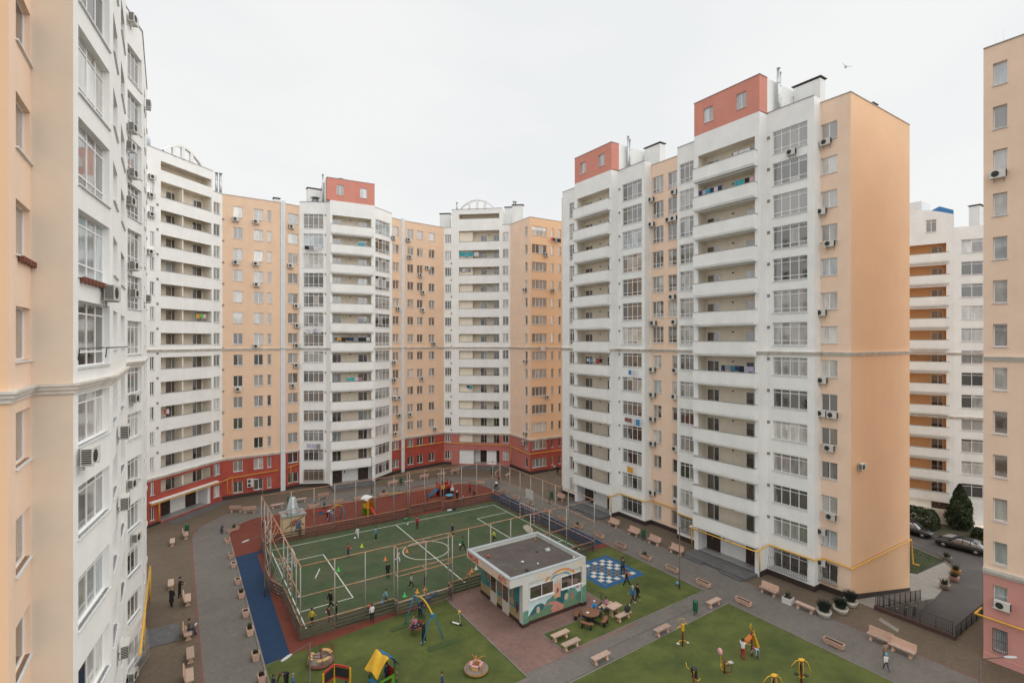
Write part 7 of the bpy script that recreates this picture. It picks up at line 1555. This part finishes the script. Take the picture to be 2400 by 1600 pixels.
def person(p, heading, h, pose, top, legs, lab, hair='dark', hat=None, shoes=(.02, .02, .02), coat=0.0, base=0.0, bag=None, sleeve=True, tilt=0):
    q = dict(lean=2, hl=4, hr=-4, kl=4, kr=4, al=6, ar=6, el=12, er=14); q.update(POSE[pose])
    s = h/1.75; child = max(0, (1.6-h)); hs = 1+.45*child
    V, Rr, E, T = [], [], [], []
    def add(v, r, par, kind):
        V.append(Vector(v)); Rr.append(r); 
        if par is not None: E.append((par, len(V)-1)); T.append(kind)
        return len(V)-1
    def pitch(a, L, out=0.0): return Vector((out, math.sin(R(a))*L, -math.cos(R(a))*L))
    P = Vector((0, 0, .93)); d = Vector((0, math.sin(R(q['lean'])), math.cos(R(q['lean']))))
    pel = add(P, (.135, .115), None, 0); sp = add(P+d*.19, (.125, .105), pel, 'top'); ch = add(P+d*.38, (.15, .115), sp, 'top'); nb = add(P+d*.52, (.062, .062), ch, 'top'); 
    hd = Vector((0, math.sin(R(q['lean']*.75)), math.cos(R(q['lean']*.75))))
    nk = add(V[nb]+hd*.06, (.052, .055), nb, 'skin'); h1 = add(V[nk]+hd*.07+Vector((0, .015, 0)), (.078*hs, .088*hs), nk, 'skin'); h2 = add(V[h1]+hd*.10*hs, (.084*hs, .098*hs), h1, 'skin')
    ank = []
    for sg, a, k in ((-1, q['hl'], q['kl']), (1, q['hr'], q['kr'])):
        hj = add(P+Vector((sg*.092, 0, -.06)), (.098, .098), pel, 'legs'); kn = add(V[hj]+pitch(a, .40, sg*.01), (.064, .066), hj, 'coat' if coat else 'legs'); an = add(V[kn]+pitch(a-k, .40), (.042, .045), kn, 'legs'); fa = a-k
        f_ = Vector((0, .15, -.045)) if abs(fa) < 35 else Vector((0, .15*math.cos(R(fa*.6)), .15*math.sin(R(fa*.6))-.02)); add(V[an]+f_, (.042, .036), an, 'shoes'); ank.append(V[an].z)
    hands = []
    for sg, a, e in ((-1, q['al'], q['el']), (1, q['ar'], q['er'])):
        sh = add(V[ch]+d*.075+Vector((sg*.165, 0, 0)), (.062, .06), ch, 'top'); a2 = a+(q['lean']*.0)
        el = add(V[sh]+pitch(a2, .27, sg*.05), (.046, .046), sh, 'top'); wr = add(V[el]+pitch(a2+e, .23, sg*(.0 if pose != 'akimbo' else -.1)), (.032, .034), el, 'top' if sleeve else 'skin'); hv = pitch(a2+e, .07); hn = add(V[wr]+hv, (.034, .02), wr, 'skin'); hands.append((V[hn].copy(), hv.normalized(), sg))
    low = min(ank); dz = (.075-low) if pose not in ('sit', 'swing', 'ride') else (base/s-.93+.10)
    for v in V: v.z += dz
    me = bpy.data.meshes.new('person_rig'); me.from_pydata([v*s for v in V], E, [])
    tmp = bpy.data.objects.new('person_rig', me); COL.objects.link(tmp)
    sk = tmp.modifiers.new('skin', 'SKIN'); sk.use_smooth_shade = True; sub = tmp.modifiers.new('sub', 'SUBSURF'); sub.levels = 1; sub.render_levels = 1
    for i, v in enumerate(me.skin_vertices[0].data): v.radius = (Rr[i][0]*s*1.12, Rr[i][1]*s*1.12)
    me.skin_vertices[0].data[0].use_root = True
    PEOPLE.append(dict(tmp=tmp, V=[v*s for v in V], E=E, T=T, p=p, rz=heading, s=s, hs=hs, top=top, legs=legs, shoes=shoes, lab=lab, hair=hair, hat=hat, coat=coat, h2=h2, h1=h1, hands=[(hv_*s+Vector((0, 0, dz*s)), dr, sg) for hv_, dr, sg in hands], bag=bag, hd=hd, tilt=tilt, ch=ch, d=d))
def finish_people():
    bpy.context.view_layer.update(); dg = bpy.context.evaluated_depsgraph_get()
    for k in PEOPLE:
        me = bpy.data.meshes.new_from_object(k['tmp'].evaluated_get(dg)); bpy.data.objects.remove(k['tmp'])
        me.materials.clear()
        for m_ in (cloth(k['top']), cloth(k['legs']), SKIN, cloth(k['shoes']), EYE): me.materials.append(m_)
        V, E, T = k['V'], k['E'], k['T']; segs = [(V[a], V[b], t) for (a, b), t in zip(E, T)]
        kneez = None
        for f in me.polygons:
            c = f.center; best, bt = 1e9, 'top'
            for a, b, t in segs:
                ab = b-a; u = max(0, min(1, (c-a).dot(ab)/max(1e-6, ab.length_squared))); dd = (c-(a+ab*u)).length
                if dd < best: best, bt = dd, t
            f.material_index = {'top': 0, 'coat': 0, 'legs': 1, 'skin': 2, 'shoes': 3}[bt]; f.use_smooth = True
        bm = bmesh.new(); bm.from_mesh(me); bpy.data.meshes.remove(me)
        s = k['s']; hs = k['hs']; hc = V[k['h2']]-k['hd']*.03*s; fw = Vector((0, math.cos(math.atan2(k['hd'].y, k['hd'].z)), -math.sin(math.atan2(k['hd'].y, k['hd'].z))))
        ex = MB()                      # eyes, nose, mouth, ears, fingers
        for sx in (-1, 1): ex.ball(hc+Vector((sx*.034*s*hs, 0, 0))+fw*.088*s*hs, .011*s*hs, 4, n=6, m=4); ex.ball(hc+Vector((sx*.088*s*hs, 0, -.01*s)), .02*s*hs, 2, n=6, m=4, sx=.5)
        ex.ball(hc+fw*.102*s*hs-k['hd']*.028*s*hs, .016*s*hs, 2, n=6, m=4); ex.ball(hc+fw*.088*s*hs-k['hd']*.058*s*hs, .016*s*hs, 4, n=6, m=3, sz=.3)
        for hp_, dr, sg in k['hands']:
            side_ = Vector((0, dr.z, -dr.y)) if abs(dr.x) < .9 else Vector((0, 1, 0))
            for i, L in enumerate((.062, .074, .07, .055)):
                b = hp_+side_*(-.024+.016*i)*s+dr*.01*s; m1 = b+dr*L*.55*s; m2 = m1+(dr*.7+Vector((-sg*.5, 0, 0))).normalized()*L*.5*s; ex.tube([b, m1, m2], [.0085*s, .008*s, .006*s], 2, n=5)
            b = hp_-dr*.035*s+side_*.03*s; ex.tube([b, b+(dr*.6+side_*.8).normalized()*.035*s, b+(dr*.95+side_*.5).normalized()*.062*s], [.010*s, .009*s, .007*s], 2, n=5)
        vs_ = [bm.verts.new(v) for v in ex.v]
        for fc, mi in zip(ex.f, ex.m):
            try: nf = bm.faces.new([vs_[i] for i in fc]); nf.material_index = mi; nf.smooth = True
            except ValueError: pass
        if k['coat']:                  # coat skirt joined on the hips
            n = 14; a = V[0]; rings = []
            for zz, r_ in ((.06, .155), (-.12, .18), (-k['coat'], .215)): rings.append([bm.verts.new(a+Vector((r_*s*math.cos(2*math.pi*j/n), r_*.8*s*math.sin(2*math.pi*j/n), zz*s))) for j in range(n)])
            for ra, rb in zip(rings[:-1], rings[1:]):
                for j in range(n): nf = bm.faces.new([rb[j], rb[(j+1) % n], ra[(j+1) % n], ra[j]]); nf.material_index = 0; nf.smooth = True
        me2 = bpy.data.meshes.new('person'); bm.to_mesh(me2); bm.free()
        for m_ in (cloth(k['top']), cloth(k['legs']), SKIN, cloth(k['shoes']), EYE): me2.materials.append(m_)
        o = ob('person', me2, None, k['p'], k['rz']); tag(o, k['lab'], 'person')
        # hair cap / hat
        hb = MB(); n = 14; m = 7; r_ = .108*s*hs
        for j in range(m): pass
        prof = [(max(1e-4, r_*math.sin(math.pi*.62*t/m)), r_*1.08*math.cos(math.pi*.62*t/m)) for t in range(m+1)][::-1]
        hb.lathe(prof, n); 
        rot = fw.to_track_quat('Y', 'Z').to_matrix() if True else None
        back = Matrix.Rotation(R(26), 3, 'X')
        hb.v = [tuple(hc+rot @ (back @ Vector(v))*1.0-fw*.012*s) for v in hb.v]
        nm, m_ = ('hat', cloth(k['hat'])) if k['hat'] else ('hair', HAIRS[k['hair']])
        hb.build(nm, m_, o)
        if k['bag']:
            kind, c_ = k['bag']; bb = MB()
            if kind == 'pack': c = V[k['ch']]-Vector((0, k['d'].z, -k['d'].y))*.17*s-k['d']*.06*s; bb.ball(c, .15*s, sx=1, sy=.6, sz=1.25)
            else: c = k['hands'][1][0]-Vector((0, 0, .2*s)); bb.ball(c, .13*s, sx=.6, sz=1.1); bb.tube([c+Vector((0, -.06, .1)), c+Vector((0, 0, .2)), c+Vector((0, .06, .1))], .008, n=5)
            tag(bb.build('bag' if kind != 'pack' else 'backpack', cloth(c_), None, (0, 0, 0)), (('bright' if kind == 'pack' else 'small')+' bag carried by the '+k['lab'])[:95], 'bag')
            b_ = bpy.data.objects[-1] if False else None
            BAGS.append((o, bb))
BAGS = []
WH, BKc, NVc, REDc, BLc, YEc, GRc, PKc, GYc, DKG = (.6, .6, .6), (.012, .012, .013), (.02, .028, .06), (.33, .025, .03), (.03, .16, .38), (.5, .38, .03), (.02, .14, .06), (.45, .17, .25), (.2, .2, .21), (.035, .05, .045)
toX, toY, tomX, tomY = R(-90), 0, R(90), R(180)
# left promenade
person(G(421, 1399), R(-100), 1.80, 'akimbo', BKc, BKc, 'person in black with short dark hair standing by a bench, facing the woman'); person(G(402, 1421), R(-40), 1.68, 'stand', BKc, BKc, 'person in a long black coat with pale hair on the left promenade', hair='fair', coat=.5)
p = G(441, 1491); person((p.x+.02, p.y, 0), toX, 1.68, 'sit', (.10, .075, .055), NVc, 'person in brown coat seated on a bench with a tablet', hair='dark', base=.48)
mb = MB(); mb.box(-.09, .09, -.13, .13, 0, .015); o = tag(mb.build('tablet', mat('tablet_face', (.45, .62, .68), .3), None, (p.x+.5, p.y, .80)), 'pale blue tablet held by the seated person in brown', 'tablet'); o.rotation_euler = (0, R(-25), 0)
p = G(519, 1249); person(p, R(200), 1.15, 'ride', NVc, NVc, 'child in dark blue riding a small bike near the left planters', hat=(.08, .08, .1), base=.45); bicycle(p, R(290), 'small dark bike ridden by the child in dark blue', BLK, .6)
# on the court
person(G(838, 1261), R(160), 1.35, 'walk', WH, WH, 'child in white kit with red sleeves by a football at the far sideline', shoes=(.05, .05, .05)); person(G(881, 1266), R(70), 1.6, 'stand', (.1, .3, .5), BKc, 'person in blue and white jacket near the far sideline', shoes=WH); person(G(978, 1239), R(150), 1.55, 'stand', REDc, (.06, .03, .035), 'person in red vest standing at the far sideline'); person(G(816, 1304), R(-120), 1.4, 'akimbo', REDc, NVc, 'child in red top in the far left half of the court'); person(G(932, 1318), R(-160), 1.35, 'run', WH, WH, 'child in white kit running left of the centre circle'); person(G(909, 1354), R(170), 1.55, 'stand', BKc, BKc, 'person all in black standing in the left half of the court', hair='brown')
person(G(1060, 1254), R(175), 1.4, 'walk', NVc, NVc, 'child in navy behind the centre circle', hair='fair', shoes=(.6, .5, .1)); person(G(1085, 1289), R(30), 1.5, 'stride', GRc, BKc, 'player in green shirt with a football beside the centre circle'); person(G(1158, 1268), R(80), 1.35, 'walk', (.55, .62, .05), BKc, 'child in neon yellow top and orange shoes at the right half', shoes=(.6, .25, .02)); person(G(775, 1429), R(105), 1.85, 'stride', BKc, BKc, 'tall person in black tracksuit striding by the near left penalty area', shoes=WH)
person(G(730.5, 1469), R(-60), 1.55, 'walk', YEc, BKc, 'child in yellow shirt at the near left corner of the court'); person(G(771, 1457), R(90), 1.3, 'stand', (.16, .02, .025), BKc, 'child in dark red by the front boards'); person(G(788, 1452), R(-100), 1.45, 'stand', BKc, NVc, 'child in black beside the one in dark red'); person(G(904.5, 1412), R(90), 1.2, 'walk', (.2, .42, .5), NVc, 'small child in light blue by the front boards'); person(G(964, 1378), R(-150), 1.35, 'walk', (.3, .3, .3), BKc, 'child in striped grey shirt with yellow socks', shoes=(.6, .4, .02)); person(G(997, 1373), R(180), 1.1, 'stand', NVc, NVc, 'small child in dark blue near the orange cones')
person(G(872, 1458), R(5), 1.5, 'stand', WH, BKc, 'person in white hoodie leaning at the boards outside the cage', hair='brown', shoes=WH); person(G(703, 1260), R(0), 1.5, 'stand', BKc, BKc, 'dark figure standing before the painted hut')
# swing group
person(G(993, 1506), R(40), 1.70, 'reach', BKc, BKc, 'woman like figure in long black coat pushing the basket swing'.replace('woman like figure', 'person'), hair='brown', coat=.55, shoes=WH); person((15.15, 36.45, 0), R(130), 1.2, 'swing', PKc, NVc, 'child in pink sitting in the basket swing', base=.66); person((15.05, 36.75, 0), R(120), 1.0, 'swing', (.28, .2, .17), (.25, .1, .1), 'small child in beige sitting in the basket swing', base=.66, hair='fair', shoes=REDc); person(G(985.5, 1447), R(170), 1.6, 'reach', BKc, BKc, 'person in black with green cap behind the swing', hat=(.02, .2, .08))
# play house group, bottom edge
person(G(868, 1606), R(-60), 1.35, 'reach', PKc, BKc, 'child in pink jacket at the play house counter'); person(G(906, 1598), R(30), 1.3, 'stand', (.015, .03, .06), NVc, 'child in navy inside the play house'); person(G(925, 1596), R(60), 1.25, 'up', (.5, .4, .45), (.4, .4, .45), 'child in white and pink reaching up beside the play house'); person(G(671, 1608), R(140), 1.75, 'bend', BKc, BKc, 'person in black bending down at the bottom left edge', hair='brown'); person(G(640, 1618), R(-50), 1.0, 'stand', NVc, NVc, 'child in dark blue left of the bending person'); person(G(687, 1616), R(80), 1.05, 'stand', BLc, NVc, 'child in blue with grey hat right of the bending person', hat=GYc); person(G(1036.5, 1622), R(60), 1.35, 'stand', (.02, .06, .16), NVc, 'child with reddish hair at the bottom edge by the flat carousel', hair='brown'); person(G(812, 1640), R(20), 1.2, 'stand', BKc, BKc, 'child in black behind the chalkboard frame')
# kiosk turf
person(G(1460, 1347), R(-30), 1.7, 'up', DKG, BKc, 'person in dark green standing on the chessboard'); person(G(1469, 1374), R(40), 1.65, 'stride', BKc, BKc, 'person in black with orange pack walking off the chessboard', shoes=(.1, .6, .3), bag=('pack', (.7, .1, .02))); person(G(1483, 1416), R(70), 1.65, 'walk', BLc, (.06, .02, .03), 'person in blue hoodie walking with a friend', hat=(.3, .38, .42), shoes=WH); person(G(1494, 1409), R(70), 1.6, 'walk', BKc, BKc, 'person in black walking beside the blue hoodie', shoes=WH)
q = G(1385, 1456); person((q.x+.95, q.y+.65, 0), R(130), 1.3, 'sit', (.03, .25, .5), NVc, 'child in blue jacket and white hat seated at the round table', hat=WH, base=.47); person((q.x+1.12, q.y-.1, 0), R(100), 1.15, 'sit', (.02, .09, .09), BKc, 'child in teal jacket with pale hat at the round table', hat=(.42, .48, .42), base=.47); person((ct.x-.1, ct.y+.85, 0), R(180), 1.25, 'sit', PKc, PKc, 'child in pink jacket seated at the concrete table', base=.48)
# gym
person(G(1741, 1544), R(-60), 1.45, 'reach', WH, REDc, 'child in white jacket and red trousers at the tall exercise machine'); person(G(1777, 1542), R(80), 1.2, 'bend', (.3, .42, .5), GYc, 'child in light blue bending beside the tall exercise machine', hat=(.45, .03, .06)); person(G(2075, 1548), R(-60), 1.35, 'walk', (.25, .17, .12), (.25, .15, .1), 'child in brown walking behind the one in cyan cap', hair='brown'); person(G(2077, 1571), R(-40), 1.2, 'walk', WH, (.08, .05, .1), 'child in white with cyan cap near the right benches', hat=(.05, .45, .6), shoes=(.4, .3, .4))
# back play area and far corner
person(G(767, 1216), R(-90), 1.7, 'bend', WH, BKc, 'person in white shirt bending over in the back play area', shoes=WH); person(G(760, 1192), R(200), 1.5, 'stand', GYc, BKc, 'person in grey behind the red seesaw'); person(G(1060, 1163), R(150), 1.6, 'stand', WH, BKc, 'person in white by the blue play table', hat=WH); person(G(1071, 1176), R(180), 1.6, 'stand', BKc, BKc, 'person in black with white hat in front of the blue play table', hat=WH); person(G(1087, 1174), R(120), 1.1, 'squat', GYc, GYc, 'child in pale grey crouching beside the blue table', hat=(.45, .45, .45)); person(G(1101, 1155), R(180), 1.65, 'stand', REDc, BKc, 'person in black and red at the right of the back play area', hat=BKc); person(G(1113, 1161), R(100), 1.2, 'squat', BKc, BKc, 'crouching figure in black at the right of the back play area'); person(G(1155, 1163), R(200), 1.3, 'stand', WH, GYc, 'child in white at the far right corner of the cage'); person(G(1169, 1130), R(150), 1.6, 'walk', (.3, .08, .08), BKc, 'person in red pushing the stroller'); person(G(1307, 1113), R(150), 1.75, 'walk', BKc, BKc, 'person in black walking a bicycle in the far passage'); bicycle(G(1314, 1115), R(60), 'bicycle walked by the person in black in the far passage', PO, 1.0); person(G(1350, 1296), R(60), 1.4, 'sit', GYc, BKc, 'person in grey seated behind the kiosk by the cage corner', base=.4)
finish_people()
for o in list(bpy.data.objects):
    if o.name.startswith('backpack') and o.get('label', '').startswith('bright'):
        t = [k for k in bpy.data.objects if k.get('label') == 'person in black with orange pack walking off the chessboard'][0]; o.location = t.location; o.rotation_euler = t.rotation_euler; o['label'] = 'bright orange backpack worn by the person leaving the chessboard'
